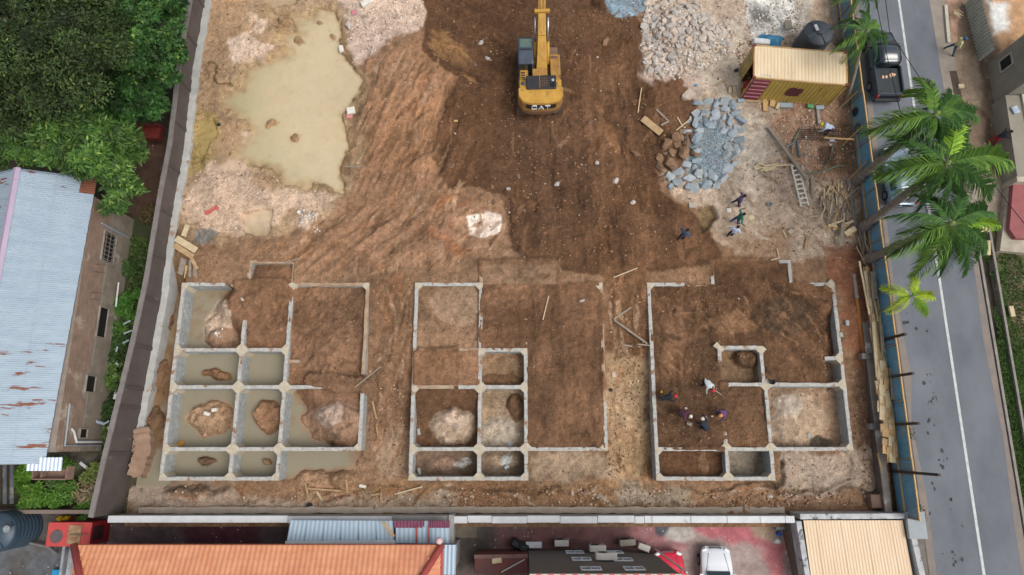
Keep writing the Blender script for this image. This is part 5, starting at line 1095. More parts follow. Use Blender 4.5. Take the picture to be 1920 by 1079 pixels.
# orange tiled roof
TZ = 2.6; tx0, ty0 = W(143, 1023, TZ); tx1 = W(826, 1020, TZ)[0]
o0 = ((tx0 + tx1) / 2, ty0 - 5, -1.4)
ob = thing('tiled_house', 'long house with an orange tiled hip roof and red ridge tiles', 'house', o0)
m = MB(); m.box(((tx0 + tx1) / 2, ty0 - 5.4, .6), (tx1 - tx0 - 1.2, 9.8, 4.0)); m.build('wall', mat('cream_wall', (190, 176, 150)), ob, off=o0)
tile = mat('orange_tile', (220, 156, 118), (204, 134, 96), 1.4, .7, 0, stain=(196, 128, 100), stain_scale=.6, stain_cut=.52, stain_w=.25); SL = .42; DEP = 5.2
def tile_slope(name, A, B, up, m_, ccut):
    """tile field: columns across A->B, courses up the slope; each column and course stepped; ccut trims at hips"""
    A = Vector(A); B = Vector(B); up = Vector(up); n = int((B - A).length / .28); L = (B - A).length; d = (B - A) / L; nrm = d.cross(up).normalized(); nrm = nrm if nrm.z > 0 else -nrm
    vs = []; fs = []; CR = int(up.length / .36)
    for c in range(CR):
        for i in range(n):
            s0, s1 = L * i / n, L * (i + 1) / n; sm = (s0 + s1) / 2; t0, t1 = c / CR, (c + 1) / CR
            if not ccut(sm, (t0 + t1) / 2): continue
            p0 = A + d * s0 + up * t0; p1 = A + d * s1 + up * t0; q0 = A + d * s0 + up * t1; q1 = A + d * s1 + up * t1
            pm = A + d * sm + up * t0 + nrm * .055; qm = A + d * sm + up * t1 + nrm * .03; k = len(vs)
            vs += [tuple(p0 + nrm * .02), tuple(pm), tuple(p1 + nrm * .02), tuple(q0), tuple(qm), tuple(q1), tuple(p0), tuple(p1), tuple(pm - nrm * .055)]
            fs += [(k, k + 1, k + 4, k + 3), (k + 1, k + 2, k + 5, k + 4), (k + 6, k + 8, k + 1, k), (k + 8, k + 7, k + 2, k + 1)]
    me = bpy.data.meshes.new(name); me.from_pydata([(x - o0[0], y - o0[1], z - o0[2]) for x, y, z in vs], [], fs); me.materials.append(m_)
    o = bpy.data.objects.new(name, me); C.objects.link(o); o.parent = ob; o['kind'] = 'stuff'; return o
LN = tx1 - tx0; hf = .62
tile_slope('roof_tiles', (tx0, ty0, TZ), (tx1, ty0, TZ), (0, -DEP, DEP * SL), tile, lambda s, t: s > t * DEP * hf - .1 and s < LN - t * DEP * hf + .1)
tile_slope('roof_tiles', (tx1, ty0, TZ), (tx1, ty0 - 9, TZ), (-DEP * hf, 0, DEP * SL), tile, lambda s, t: s > t * DEP - .1)
tile_slope('roof_tiles', (tx0, ty0 - 9, TZ), (tx0, ty0, TZ), (DEP * hf, 0, DEP * SL), tile, lambda s, t: s < 9 - t * DEP + .1)
rid = mat('red_ridge', (178, 84, 78), (160, 72, 68), 1, .7)
for sx, xx in ((1, tx0), (-1, tx1)):
    m = MB(); m.tube([(xx - sx * .1, ty0 + .05, TZ + .06), (xx + sx * DEP * hf, ty0 - DEP, TZ + DEP * SL + .1)], .19, 10); m.build('hip_ridge', rid, ob, off=o0, smooth=True)
m = MB(); m.box((tx1 + .08, ty0 - 4, TZ - .05), (.14, 8.2, .16)); m.build('fascia', rid, ob, off=o0)
m = MB(); p = px3(824, 1014, 2.9); m.lathe([(.12, 0), (.2, .1), (.12, .22), (.01, .24)], 10, p); m.build('finial', mat('pinkish', (226, 196, 190)), ob, off=o0, smooth=True)
m = MB(); m.box(((tx0 + tx1) / 2, ty0 + .02, TZ - .1), (tx1 - tx0, .06, .18)); m.build('fascia', mat('terracotta_dark', (168, 96, 70)), ob, off=o0)
def flat_roof(name, label, cat, quad, z0_, z1_, waves, m_, nsheet=1, edge=None, wallm=None, along_y=True):
    """mono-pitch sheet roof on walls; quad in photo pixels: north-west, north-east, south-east, south-west"""
    nw, ne, se, sw_ = [Vector(px3(px, py, zz)) for (px, py), zz in zip(quad, (z0_, z0_, z1_, z1_))]
    oo = tuple((nw + se) / 2)[:2] + (-1.4,); t = thing(name, label, cat, oo)
    for i in range(nsheet):
        a0 = nw.lerp(ne, i / nsheet); a1 = nw.lerp(ne, (i + 1) / nsheet); c0 = sw_.lerp(se, i / nsheet)
        m = MB(); m.corr(tuple(a0 + Vector((0, 0, .01 * (i % 2)))), tuple(c0 - a0), tuple(a1 - a0), max(2, int(waves / nsheet)), .011, (0, 0, 1)); m.build('roof_sheet', m_, t, off=oo)
    x0_, x1_ = max(nw.x, sw_.x) + .1, min(ne.x, se.x) - .1; m = MB(); zb_ = min(z0_, z1_) - .08
    m.box(((x0_ + x1_) / 2, (nw.y + sw_.y) / 2, (zb_ - 1.4) / 2), (x1_ - x0_, abs(nw.y - sw_.y) - .3, zb_ + 1.4)); m.build('wall', wallm or greyr, t, off=oo); return t, oo
tinb = mat('grey_blue_tin', (170, 188, 202), (156, 176, 192), .8, .45, 0, metal=.1, stretch=(3, .4, 1))
sh, so_ = flat_roof('sheet_roof_shed', 'lean-to with a pale blue metal roof between white wall and orange roof', 'shed', ((545, 976), (737, 977), (741, 1019), (537, 1020)), 1.2, 1.5, 26, tinb, 6)
m = MB(); m.bar(px3(535, 1019, 1.6), px3(741, 1017, 1.6), .22, .1); m.build('gutter', mat('white_gutter', (216, 220, 222)), sh, off=so_)
flat_roof('maroon_roof_shed', 'small shed roof with a maroon strip along its top and red ribs', 'shed', ((742, 977), (843, 977), (843, 1020), (742, 1019)), 1.3, 1.5, 14, tinb, 3)
mar = mat('maroon_sheet', (126, 66, 92), (112, 56, 80), 1.5, .6)
for k, (xa, xb) in enumerate(((739, 796), (803, 843))):
    m = MB(); m.corr(px3(xa, 977, 1.37), (0, -.38, .02), (W(xb, 977, 1.37)[0] - W(xa, 977, 1.37)[0], 0, 0), 9, .02, (0, 0, 1), thick=.04); own(m, 'maroon_sheet', mar, ['longer maroon sheet along the top of the shed roof', 'shorter maroon sheet beside the wall pier'][k], 'roof sheet')
for k, px in enumerate((781, 804)):
    m = MB(); m.bar(px3(px, 988, 1.45), px3(px, 1018, 1.58), .08, .05); own(m, 'red_batten', rid, ['red batten across the shed roof, west one', 'red batten across the shed roof, east one'][k], 'batten')
sh2, so2 = flat_roof('narrow_shed', 'narrow shed roof east of the orange tiles', 'shed', ((826, 1022), (856, 1022), (857, 1078), (824, 1078)), 2.2, 2.2, 4, tinb, 1)
for i in range(2):
    m = MB(); m.bar(px3(716 + 6 * i, 979, 1.6), px3(736 + 4 * i, 1006, 1.7), .07, .05); own(m, 'loose_lath', raw, ['timber lath on the pale blue roof, left of two', 'timber lath on the pale blue roof, right of two'][i], 'lath')
# west yard pier and plank bridge
m = MB(); m.box(px3(848, 990, .0), (.3, 1.6, 1.5)); own(m, 'wall_pier', greyr, 'grey pier between the maroon roof and the dark yard', 'pier')
m = MB(); m.box(px3(875, 992, -1.2), (1.3, 1.0, .12)); own(m, 'timber_platform', mat('grey_boards', (118, 108, 94), (94, 84, 72), 2), 'grey board platform in the yard corner', 'platform')
# dark red container in the yard
cp = W(940, 1050, .3); t = thing('steel_box', 'dark rusty red container body in the yard beside the grey building', 'container', (cp[0], cp[1] - .2, -1.4), .01)
rm = mat('rust_red', (112, 58, 48), (84, 56, 54), .8, .7, .003)
m = MB(); m.bevbox((0, 0, .95), (3.1, 1.05, 1.9), .03); m.build('body', rm, t)
m = MB(); m.box((0, .42, 1.92), (3.12, .2, .05)); m.build('rim', mat('dull_pink', (140, 104, 96), (110, 80, 76)), t)
m = MB(); m.box((-.25, .2, 1.95), (.55, .28, .04), rz=.1); own(m, 'board_scrap', woods[0], None); C.objects[-1].parent = t; 
m = MB(); m.tube([(0, -.42, 1.98), (1.35, .25, 1.98)], .03, 6); m.build('white_rod', pipe_w, t)
for k in range(14): pass
m = MB()
for k in range(16): m.box((-1.45 + k * .19, -.48, 1.93), (.07, .05, .05))
m.build('edge_studs', mat('dull_pink', (1, 1, 1)), t)
m = MB(); m.bevbox(px3(968, 1020, -.9), (.7, .5, .6), .1, rz=-.6); m.bevbox(px3(982, 1026, -.8), (.6, .45, .7), .1, rz=-.4); m.tube([px3(972, 1025, -.3), px3(984, 1040, -.1)], .04, 6); own(m, 'black_machine', mat('black_plastic', (34, 34, 36), (24, 24, 26), 3, .5), 'black machine lump in the yard at the corner of the grey building', 'machine')
m = MB(); m.box(px3(1001, 1022, -.6), (.95, .35, .04)); own(m, 'pale_canopy', mat('pale_panel', (206, 210, 216)), 'pale panel between black machine and building corner', 'panel')
# grey building with windows
gy = -6.5; gx0, gx1, gz = .97, 8.6, 6.2
o0 = ((gx0 + gx1) / 2, gy - 4, -1.4); gb = thing('grey_building', 'two storey grey building with pink chequered parapet at the bottom edge', 'building', o0)
gw = mat('grey_wall', (104, 98, 92), (96, 90, 84), .8, .9, .003)
m = MB(); m.prism([(gx0, gy), (gx0, gy - 9), (gx1, gy - 9), (gx1, gy - .25), (gx1 - 2.2, gy)], -1.4, gz - .12); m.build('wall', gw, gb, off=o0)
m = MB(); m.box(((gx0 + gx1) / 2, gy - .14, gz), (gx1 - gx0 + .2, .28, .2)); m.build('parapet', mat('parapet_white', (216, 206, 194)), gb, off=o0)
for i in range(13):
    m = MB(); m.box((gx0 + .35 + i * .6, gy - .13, gz + .105), (.26, .29, .02)); m.build('parapet_tile', mat('pink_tile', (214, 110, 98)), gb, off=o0)
m = MB(); m.box(((gx0 + gx1) / 2, gy - 4.8, gz - .1), (gx1 - gx0 - .2, 8, .1)); m.build('roof', greyr, gb, off=o0)
m = MB(); m.tube([(gx1 - .0, gy + .06, -.9), (gx1 + .05, gy + .06, gz)], .05, 8); m.build('downpipe', pipe_w, gb, off=o0)
glass = mat('window_glass', (112, 124, 132), (90, 100, 108), 2, .15, 0, spec=.8); wfr = mat('white_frame', (214, 220, 224), rough=.5)
for (px, py, zz) in ((1080, 1037, 1.0), (1091, 1050, 2.6), (1106, 1068, 4.6), (1168, 1051, 2.6), (1186, 1068, 4.6), (1155, 1037, 1.0)):
    x = W(px, py, zz)[0]; z0_ = 41 - (gy / ((( (539.5 - py) / F) * _ct + _st) / (_ct - ((539.5 - py) / F) * _st)))  # height on the wall at this row
    m = MB(); m.box((x, gy + .01, z0_), (.95, .05, .75)); w = m.build('window', glass, gb, off=o0)
    m = MB()
    for xx in (-.5, 0, .5): m.box((x + xx, gy + .05, z0_), (.06, .06, .8))
    for zz_ in (-.4, .4): m.box((x, gy + .051, z0_ + zz_), (1.06, .06, .06))
    m.build('frame', wfr, w, off=o0)
def wall_z(py):
    v = (539.5 - py) / F; s = gy / (v * _ct + _st); return H - s * (_ct - v * _st)
acm = mat('ac_white', (214, 210, 200), (196, 192, 184), 2, .5); acd = mat('ac_dusty', (168, 162, 150), (140, 134, 124), 3, .8)
def ac_unit(x, y, z, w_, label, m_, rz=0):
    t = thing('air_conditioner', label, 'air conditioner', (x, y, z), rz, 'air conditioner units at the grey building')
    m = MB(); m.bevbox((0, 0, .3), (w_, .36, .6), .02); m.build('case', m_, t)
    m = MB(); m.lathe([(.24, 0), (.24, .02), (.06, .03), (.01, .03)], 18); o = m.build('fan_grille', mat('fan_dark', (60, 60, 60)), t); o.rotation_euler = (-math.pi / 2, 0, 0); o.location = (-w_ * .15, .19, .3)
    for s in (-1, 1): m = MB(); m.box((s * w_ * .35, .0, -.03), (.05, .5, .06)); m.build('bracket', pipe_m, t)
ac_unit(W(1055, 1019, 0)[0], W(1055, 1019, -.8)[1], -1.35, .85, 'white air conditioner standing on the red yard, the westernmost', acm)
for (px, py, w_, lab, m_) in ((1119, 1029, .95, 'dusty white air conditioner on the wall, directly above the biggest one', acm), (1135, 1044, 1.15, 'biggest whitest air conditioner in the middle of the wall', acm)):
    z_ = wall_z(py + 6); x = (px - 960) / F * (H - z_) / (_ct - ((539.5 - py) / F) * _st); ac_unit(x, gy + .25, z_, w_, lab, m_)
ac_unit(W(1178, 1019, -.6)[0], W(1178, 1019, -.6)[1], -1.35, .95, 'dirty air conditioner standing on the yard near the red car', acd, .08)
ac_unit(W(1209, 1028, -.6)[0], W(1209, 1028, -.6)[1], -1.35, .7, 'small air conditioner turned sideways beside the red car', acm, -.35)
# cream roofed building at the bottom right
cb, co_ = flat_roof('cream_roof_building', 'flat building with a cream ribbed metal roof at the bottom right', 'building', ((1506, 976), (1692, 976), (1716, 1105), (1524, 1105)), .3, .1, 32, mat('cream_sheet', (222, 198, 168), (212, 184, 150), .6, .55, 0, stain=(160, 124, 96), stain_scale=.6, stain_cut=.74, stretch=(2, .5, 1)), 8)
par = mat('grey_parapet', (150, 150, 152), (196, 198, 200), 1.1, .9, .01, stain=(106, 106, 108), stain_scale=1.2, stain_cut=.56)
for k, (a_, c, w_, z_) in enumerate((((1500, 969), (1697, 968), .3, .45), ((1497, 978), (1518, 1105), .3, .45), ((1704, 970), (1735, 1105), .32, .45))):
    A, B_ = px3(*a_, z_), px3(*c, z_); m = MB(); m.bar((A[0], A[1], -.45), (B_[0], B_[1], -.45), w_, 1.9); m.build('parapet', par, cb, off=co_)
m = MB(); A = px3(1716, 960, .6); m.box((A[0], A[1] - .75, .5), (1.05, 1.5, .25)); m.build('corner_slab', mat('slab_grey', (158, 164, 168), (146, 152, 156), 1, .9), cb, off=co_)
m = MB(); A = px3(1478, 1000, -1); m.bar((A[0], A[1] + 1, -.9), (A[0] + .6, A[1] - 4, -.9), .5, .9); own(m, 'low_wall', mat('low_wall_brown', (110, 98, 88), (92, 80, 72)), 'low brown wall west of the cream roofed building', 'wall')
m = MB(); m.box(px3(1462, 985, -1.2), (.6, .5, .3)); own(m, 'grey_bin', mat('grey_box', (140, 150, 154)), 'grey box in the yard corner under the white wall', 'box')
m = MB(); m.lathe([(.12, 0), (.14, .25), (.1, .26), (.01, .24)], 14, px3(1459, 1001, -1.38)); own(m, 'blue_bucket', mat('blue_plastic', (40, 84, 170)), 'blue bucket in the rubbish beside the low wall', 'bucket', smooth=True)
m = MB(); m.box(px3(1474, 1018, -1.3), (.12, 1.5, .1), rz=.1); own(m, 'brown_plank', mat('brown_plank', (140, 86, 54)), 'brown plank lying along the low wall in the yard', 'plank')
for k, (px, py) in enumerate(((1457, 1015), (1480, 1036))):
    m = MB(); n = 9; p = px3(px, py, -1.38); ring = [(p[0] + math.cos(t * 6.283 / n) * random.uniform(.15, .3), p[1] + math.sin(t * 6.283 / n) * random.uniform(.15, .3), p[2]) for t in range(n)]
    m.add(ring + [(q[0] * .6 + p[0] * .4, q[1] * .6 + p[1] * .4, p[2] + .12) for q in ring], [tuple(range(n, 2 * n))] + [(i, (i + 1) % n, n + (i + 1) % n, n + i) for i in range(n)])
    own(m, 'plastic_bag', mat('bag_white', (206, 204, 200), (180, 178, 172), 5), ['crumpled white bag below the blue bucket', 'crumpled white bag beside the brown plank'][k], 'bag')
m = MB(); m.box(px3(1440, 978, -1.1), (.45, .16, .3)); own(m, 'green_cloth', mat('lime', (110, 180, 60)), 'lime green scrap at the foot of the white wall', 'cloth')
# east side: enclosure and buildings
o0 = (34, 20, -.4); eb = thing('concrete_building', 'grey rendered building with one small window east of the road', 'building', o0)
er = mat('east_render', (150, 144, 130), (132, 126, 114), .7, .93, .008)
yA, yB = W(1850, 345, -.3)[1], W(1850, 118, -.3)[1]; yW = W(1880, 190, 0)[1]
m = MB(); m.prism([(33.4, yW), (37, yW), (37, yB + 1.2), (33.4, yB)], -.5, 3.1); m.build('wall', er, eb, off=o0)
m = MB(); m.prism([(33.3, yW - .05), (37.2, yW - .05), (37.2, yB + 1.3), (33.3, yB + .05)], 3.1, 3.25); m.build('roof', mat('cream_roof_edge', (206, 196, 176)), eb, off=o0)
yy_ = W(1886, 122, 1.0)[1]; m = MB(); m.box((33.4, yy_, 1.25), (.05, .75, 1.0)); w = m.build('window', blackm, eb, off=o0)
m = MB()
for s in (-1, 1): m.box((33.36, yy_ + s * .42, 1.25), (.1, .1, 1.15)); 
for s in (-1, 1): m.box((33.361, yy_, 1.25 + s * .55), (.1, .94, .1))
m.build('frame', mat('frame_grey', (176, 172, 160)), w, off=o0)
m = MB(); m.prism([(33.0, yA), (34.2, yA), (34.2, yW - .06), (33.2, yW - .06)], -.5, .9); m.build('front_block', er, eb, off=o0)
m = MB(); m.prism([(34.2, yA - .1), (34.5, yA - .1), (34.5, yW - .06), (34.2, yW - .06)], -.5, 1.05); m.build('kerb_edge', mat('off_white', (206, 202, 190), (180, 176, 164), 2), eb, off=o0)
m = MB(); m.prism([(32.9, yA - .35), (38, yA - .35), (38, yA), (32.9, yA)], -.5, .95); m.build('end_wall', mat('pale_edge', (190, 180, 160), (160, 150, 134), 2), eb, off=o0)
m = MB(); m.box((33.6, W(1870, 208, .9)[1], 1.0), (.42, .5, .12), rz=.3); own(m, 'meter_box', mat('meter', (120, 150, 176), (190, 196, 200), 5), 'small blue grey box on the ledge of the east building', 'box')
m = MB(); yc = W(1855, 20, .3)[1]
m = MB(); m.corr((32.9, W(1868, 105, .3)[1], -.4), (0, 0, 1.5), (-.35, yc - W(1868, 105, .3)[1] + 1.0, 0), 18, .05, (1, 0, 0), thick=.03); own(m, 'corrugated_fence', mat('pale_fence', (184, 186, 176), (160, 162, 152), 2), 'pale corrugated fence of the yard at the top right', 'fence')
m = MB(); m.prism([(34.6, yA - .5), (42, yA - .5), (42, yW - .1), (34.6, yW - .1)], -.5, .2); own(m, 'paved_terrace', mat('terrace', (196, 186, 170), (172, 156, 138), 1.2), 'pale terrace east of the building, at the right edge', 'terrace')
m = MB(); P4 = [W(1893, 430, .4), W(1900, 345, .4), W(1990, 330, .4), W(1990, 450, .4), W(1905, 447, .4)]
m.prism(P4, -.5, .4); own(m, 'red_slab', mat('red_slab', (156, 92, 92), (138, 80, 82), 1.5), 'dull red slab roof at the right edge below the terrace', 'slab')
m = MB(); P4 = [W(1876, 470, .1), W(1892, 345, .1), W(1990, 335, .1), W(1990, 480, .1)]; m.prism(P4, -.5, .05); own(m, 'pale_apron', mat('apron', (184, 174, 156), (150, 140, 124), 2), 'pale broken concrete apron around the red slab', 'concrete apron')
for k, (px, py, sx, sy, rz) in enumerate(((1853, 465, .25, 1.0, -.15), (1837, 410, .6, 2.0, .2), (1802, 162, .4, .3, .1), (1897, 584, .3, .7, .05))):
    m = MB(); m.bevbox(px3(px, py, -.2), (sx, sy, .14), .02, rz=rz); own(m, 'loose_board', woods[0], ['narrow pale board east of the palms', 'wide pale board under the palm fronds east of the road', 'short board by the trench at the roadside', 'board lying on the grass verge'][k], 'board')
m = MB(); A = W(1785, 135, -.4); B_ = W(1798, 200, -.4); m.bar((A[0], A[1], -.34), (B_[0], B_[1], -.34), .5, .12); own(m, 'trench_cover', mat('dark_trench', (82, 68, 56), (64, 54, 46), 2), 'dark open trench cover beside the road at the top', 'trench cover')
m = MB(); A = W(1773, 10, -.2); B_ = W(1779, 80, -.2); m.bar((A[0], A[1], -.25), (B_[0], B_[1], -.25), .22, .2); own(m, 'kerb_stone', mat('kerb_pale', (196, 188, 172)), 'pale kerb stone row at the top of the road edge', 'kerb')
for k in range(9):
    A = px3(1791 + random.uniform(-5, 5), 18 + k, -.25 + k * .02); m = MB(); a_ = random.uniform(-1.0, -.4); m.bar(A, (A[0] + .5 * math.cos(a_), A[1] + .5 * math.sin(a_), A[2] + .02), .05, .04)
    own(m, 'firewood_stick', woods[0], 'pale stick in the little pile at the top of the far roadside', 'stick', 'pale sticks at the far roadside')
# overhead cables
for k, pts in enumerate((((1628, -60, 7), (1642, 0, 7), (1664, 110, 6.6), (1700, 260, 6.3), (1760, 480, 6.4)), ((1655, -40, 6.5), (1668, 60, 6), (1730, 155, 5.4), (1850, 330, 5), (1960, 470, 5)))):
    P3 = [Vector(px3(*q)) for q in pts]; sm = []
    for i in range(len(P3) - 1):
        for j in range(5): sm.append(P3[i].lerp(P3[i + 1], j / 5))
    sm.append(P3[-1]); m = MB(); m.tube(sm, .022, 5); own(m, 'overhead_cable', mat('black_cable', (26, 26, 28)), ['black cable crossing above the pickup truck', 'black cable slanting across the road to the red slab'][k], 'cable')
# ---------------------------------------------------------------- excavator
yel = mat('machine_yellow', (196, 152, 62), (172, 130, 54), 1.6, .6, .003, stain=(134, 98, 60), stain_scale=2.0, stain_cut=.57, stain_w=.1)
yeld = mat('worn_yellow', (180, 138, 66), (146, 106, 56), 2.5, .65, .002)
blk_m = mat('machine_black', (46, 46, 50), (36, 36, 40), 2, .5); steel = mat('track_steel', (92, 72, 58), (70, 56, 46), 3, .8, .01)
cabm = mat('cab_roof', (76, 84, 98), (64, 72, 86), 1.5, .4, stain=(104, 92, 84), stain_scale=1.4, stain_cut=.62, stain_w=.1); chrome = mat('chrome', (214, 216, 220), rough=.25, metal=.8)
ecy = W(1011, 165, 1.8)[1] + 1.25; ecx = W(1012, 165, 1.8)[0]; ez = height_at(ecx, ecy)
ex = thing('excavator', 'yellow excavator with dark blue grey cab on the dark soil at the top', 'excavator', (ecx, ecy, ez), R(1.5))
for s in (-1, 1):
    m = MB(); prof = []
    for k in range(8): a_ = math.pi / 2 + math.pi * k / 7; prof.append((-1.75 + .42 * math.cos(a_), .45 + .42 * math.sin(a_)))
    for k in range(8): a_ = -math.pi / 2 + math.pi * k / 7; prof.append((1.95 + .42 * math.cos(a_), .45 + .42 * math.sin(a_)))
    n = len(prof); x0, x1 = s * 1.27 - .26, s * 1.27 + .26
    m.add([(x0, p[0], p[1]) for p in prof] + [(x1, p[0], p[1]) for p in prof], [tuple(range(n)), tuple(range(2 * n - 1, n - 1, -1))] + [(i, n + i, n + (i + 1) % n, (i + 1) % n) for i in range(n)])
    tk = m.build('track', steel, ex)
    sh_m = MB(); sh_m.box((0, 0, 0), (.6, .16, .05)); sh_m.box((0, .05, .035), (.58, .03, .04)); me = None
    for k in range(20):
        o = sh_m.build('track_shoe', steel) if me is None else bpy.data.objects.new('track_shoe', me)
        if me is None: me = o.data
        else: C.objects.link(o)
        o.parent = tk; o.location = (s * 1.27, -1.9 + k * .2, .88)
    for k in range(4):
        o = bpy.data.objects.new('track_shoe', me); C.objects.link(o); o.parent = tk; o.location = (s * 1.27, -2.1 - .05 * k, .78 - .18 * k); o.rotation_euler = (R(35 + 15 * k), 0, 0)
m = MB(); m.box((0, 0, .6), (2.1, 2.2, .5)); m.lathe([(.7, .8), (.7, 1.0)], 24); m.build('undercarriage', steel, ex)
m = MB(); m.box((0, -.15, 1.16), (2.8, 3.3, .28)); m.build('platform', yeld, ex)
# counterweight with rounded back
bk = []; n = 12
for k in range(n + 1): t = k / n * 2 - 1; bk.append((t * 1.47, -2.05 - .62 * math.sqrt(max(0, 1 - (abs(t)) ** 3.2))))
def slab(name, pts, z0_, z1_, m_, par): m = MB(); m.prism(pts, z0_, z1_); return m.build(name, m_, par)
cw = slab('counterweight', bk + [(1.47, -1.5), (-1.47, -1.5)], 1.1, 2.28, yeld, ex)
slab('counterweight_top', [(x * .97, y * .985) for x, y in bk] + [(1.42, -1.5), (-1.42, -1.5)], 2.28, 2.36, yel, cw)
bb = [(x, y - .012) for x, y in bk[2:-2]]; slab('black_band', bb + [(bb[-1][0], -1.9), (bb[0][0], -1.9)], 1.72, 2.2, blk_m, cw)
slab('rear_bumper', [(x, y - .05) for x, y in bk] + [(1.5, -1.9), (-1.5, -1.9)], 1.05, 1.4, mat('muddy_brown', (124, 92, 66), (104, 78, 58), 2), cw)
# the three letters on the black band: C A T
let = mat('white_paint', (225, 225, 220), rough=.6)
def glyph(name, strokes, x, sc=.42, w=.10):
    m = MB(); yb_ = -2.05 - .62 * math.sqrt(max(0, 1 - (abs(x) / 1.47) ** 3.2)) - .035
    for (a0, b0, a1, b1) in strokes:
        m.bar((x + a0 * sc * .9, yb_, 1.74 + b0 * sc), (x + a1 * sc * .9, yb_, 1.74 + b1 * sc), .05, w)
    m.build(name, let, cw)
glyph('letter', [(.35, 1, -.3, 1), (-.3, 1, -.42, .75), (-.42, .8, -.42, .2), (-.42, .25, -.3, 0), (-.3, 0, .35, 0), (.35, 1, .38, .75), (.35, 0, .38, .28)], -.44)
glyph('letter', [(-.45, 0, 0, 1), (0, 1, .45, 0), (-.2, .32, .2, .32)], 0)
glyph('letter', [(-.45, .95, .45, .95), (0, .95, 0, 0)], .43)
tb = mat('orange_triangle', (230, 150, 30)); m = MB(); m.add([(-.2, -2.69, 1.74), (.2, -2.69, 1.74), (0, -2.69, 1.86)], [(0, 1, 2)]); m.build('triangle_mark', tb, cw)
# engine hood and deck
m = MB(); m.bevbox((0, -1.25, 1.78), (2.75, .75, 1.0), .05); m.build('rear_deck', yel, ex)
m = MB(); m.bevbox((.05, -1.15, 2.36), (1.95, .98, .22), .05); hood = m.build('engine_hood', blk_m, ex)
m = MB()
for i in range(3):
    for j in range(4): m.box((.12 + i * .14, -1.42 + j * .17, 2.48), (.09, .1, .03))
m.build('vent_grille', mat('brown_grille', (120, 82, 66), (84, 60, 50), 4), hood)
m = MB(); m.lathe([(.13, 0), (.13, .12), (.09, .12), (.08, .02)], 14, (.8, -1.38, 2.47)); m.build('exhaust_stack', blk_m, hood)
m = MB(); m.lathe([(.1, 0), (.1, .06), (.01, .08)], 12, (.8, -1.05, 2.47)); m.build('filler_cap', chrome, hood)
m = MB(); m.box((-.05, -1.15, 2.475), (.03, .94, .02)); m.build('hood_seam', yeld, hood)
m = MB(); m.bevbox((0, -.4, 1.72), (1.0, .85, .9), .04); m.build('mid_deck', yeld, ex)
m = MB(); m.bevbox((-1.05, -.55, 1.66), (.55, 1.1, .8), .04); m.build('left_service_box', yel, ex)
m = MB()
for j in range(5): m.box((-1.12, -.95 + j * .18, 2.07), (.28, .1, .03))
m.build('side_vents', blk_m, ex)
m = MB(); m.lathe([(.13, 0), (.13, .15), (.01, .2)], 14, (-1.12, -1.15, 2.24)); m.build('air_precleaner', mat('bluegrey', (70, 84, 98)), ex, smooth=True)
m = MB(); m.bevbox((1.02, -.05, 1.65), (.62, 1.7, .8), .04); m.build('fuel_tank', yeld, ex)
m = MB(); m.bevbox((.95, 1.35, 1.45), (.62, 1.05, .5), .04); m.build('tool_box', mat('muddy_box', (128, 100, 80), (112, 86, 68), 2), ex)
m = MB()
for a_, b_ in (((.72, .8, 2.1), (.72, .8, 2.42)), ((1.3, .8, 2.1), (1.3, .8, 2.42)), ((.72, .8, 2.42), (1.3, .8, 2.42)), ((1.3, .8, 2.42), (1.3, -.6, 2.42)), ((1.3, -.6, 2.42), (1.3, -.6, 2.1)), ((1.3, .1, 2.42), (1.3, .1, 2.1))): m.tube([a_, b_], .03, 6)
m.build('handrail', yel, ex)
# cab
cb_ = MB(); cb_.bevbox((-.92, .95, 2.0), (1.0, 1.95, 1.75), .08); cab = cb_.build('cab', cabm, ex)
m = MB(); m.box((-.92, 1.45, 2.885), (.72, .6, .02)); m.build('roof_window', mat('green_glass', (96, 116, 104), (78, 98, 90), 3, .12, spec=.8), cab)
m = MB(); m.box((-.92, .98, 2.89), (.8, .1, .04)); m.build('roof_rib', blk_m, cab)
m = MB(); m.box((-.92, 1.8, 2.89), (.8, .05, .03)); m.build('roof_rib', blk_m, cab)
m = MB(); m.box((-.92, -.035, 2.35), (.82, .02, .75)); m.build('rear_window', mat('dark_glass', (34, 44, 46), (28, 38, 40), 2, .1, spec=.8), cab)
m = MB(); m.box((-1.43, 1.0, 2.35), (.02, 1.5, .8)); m.build('side_window', mat('dark_glass', (1, 1, 1)), cab)
m = MB(); m.box((-.92, 1.93, 2.2), (.85, .02, 1.2)); m.build('front_window', mat('dark_glass', (1, 1, 1)), cab)
m = MB(); m.box((-1.56, .9, 1.75), (.06, .3, .5)); m.tube([(-1.45, .2, 1.9), (-1.58, .1, 2.2)], .025, 6); m.build('mirror', blk_m, cab)
# boom: two bent side plates, fairly narrow, with rams either side and hoses on top
def box_path(pts, w, h, m_, name, par, wf=None):
    m = MB(); vs = []; fs = []; n = len(pts)
    for i, p in enumerate(pts):
        p = Vector(p); d = (Vector(pts[min(i + 1, n - 1)]) - Vector(pts[max(i - 1, 0)])).normalized(); u = Vector((1, 0, 0)).cross(d); u = u if u.z > 0 else -u
        ww, hh = (wf[i] if wf else (w, h)); x = Vector((ww / 2, 0, 0)); uu = u * hh / 2
        vs += [p - x - uu, p + x - uu, p + x + uu, p - x + uu]
        if i: k = 4 * i; fs += [(k - 4, k - 3, k + 1, k), (k - 3, k - 2, k + 2, k + 1), (k - 2, k - 1, k + 3, k + 2), (k - 1, k - 4, k, k + 3)]
    k = 4 * (n - 1); fs += [(3, 2, 1, 0), (k, k + 1, k + 2, k + 3)]; m.add([tuple(v) for v in vs], fs); return m.build(name, m_, par)
bx = .16
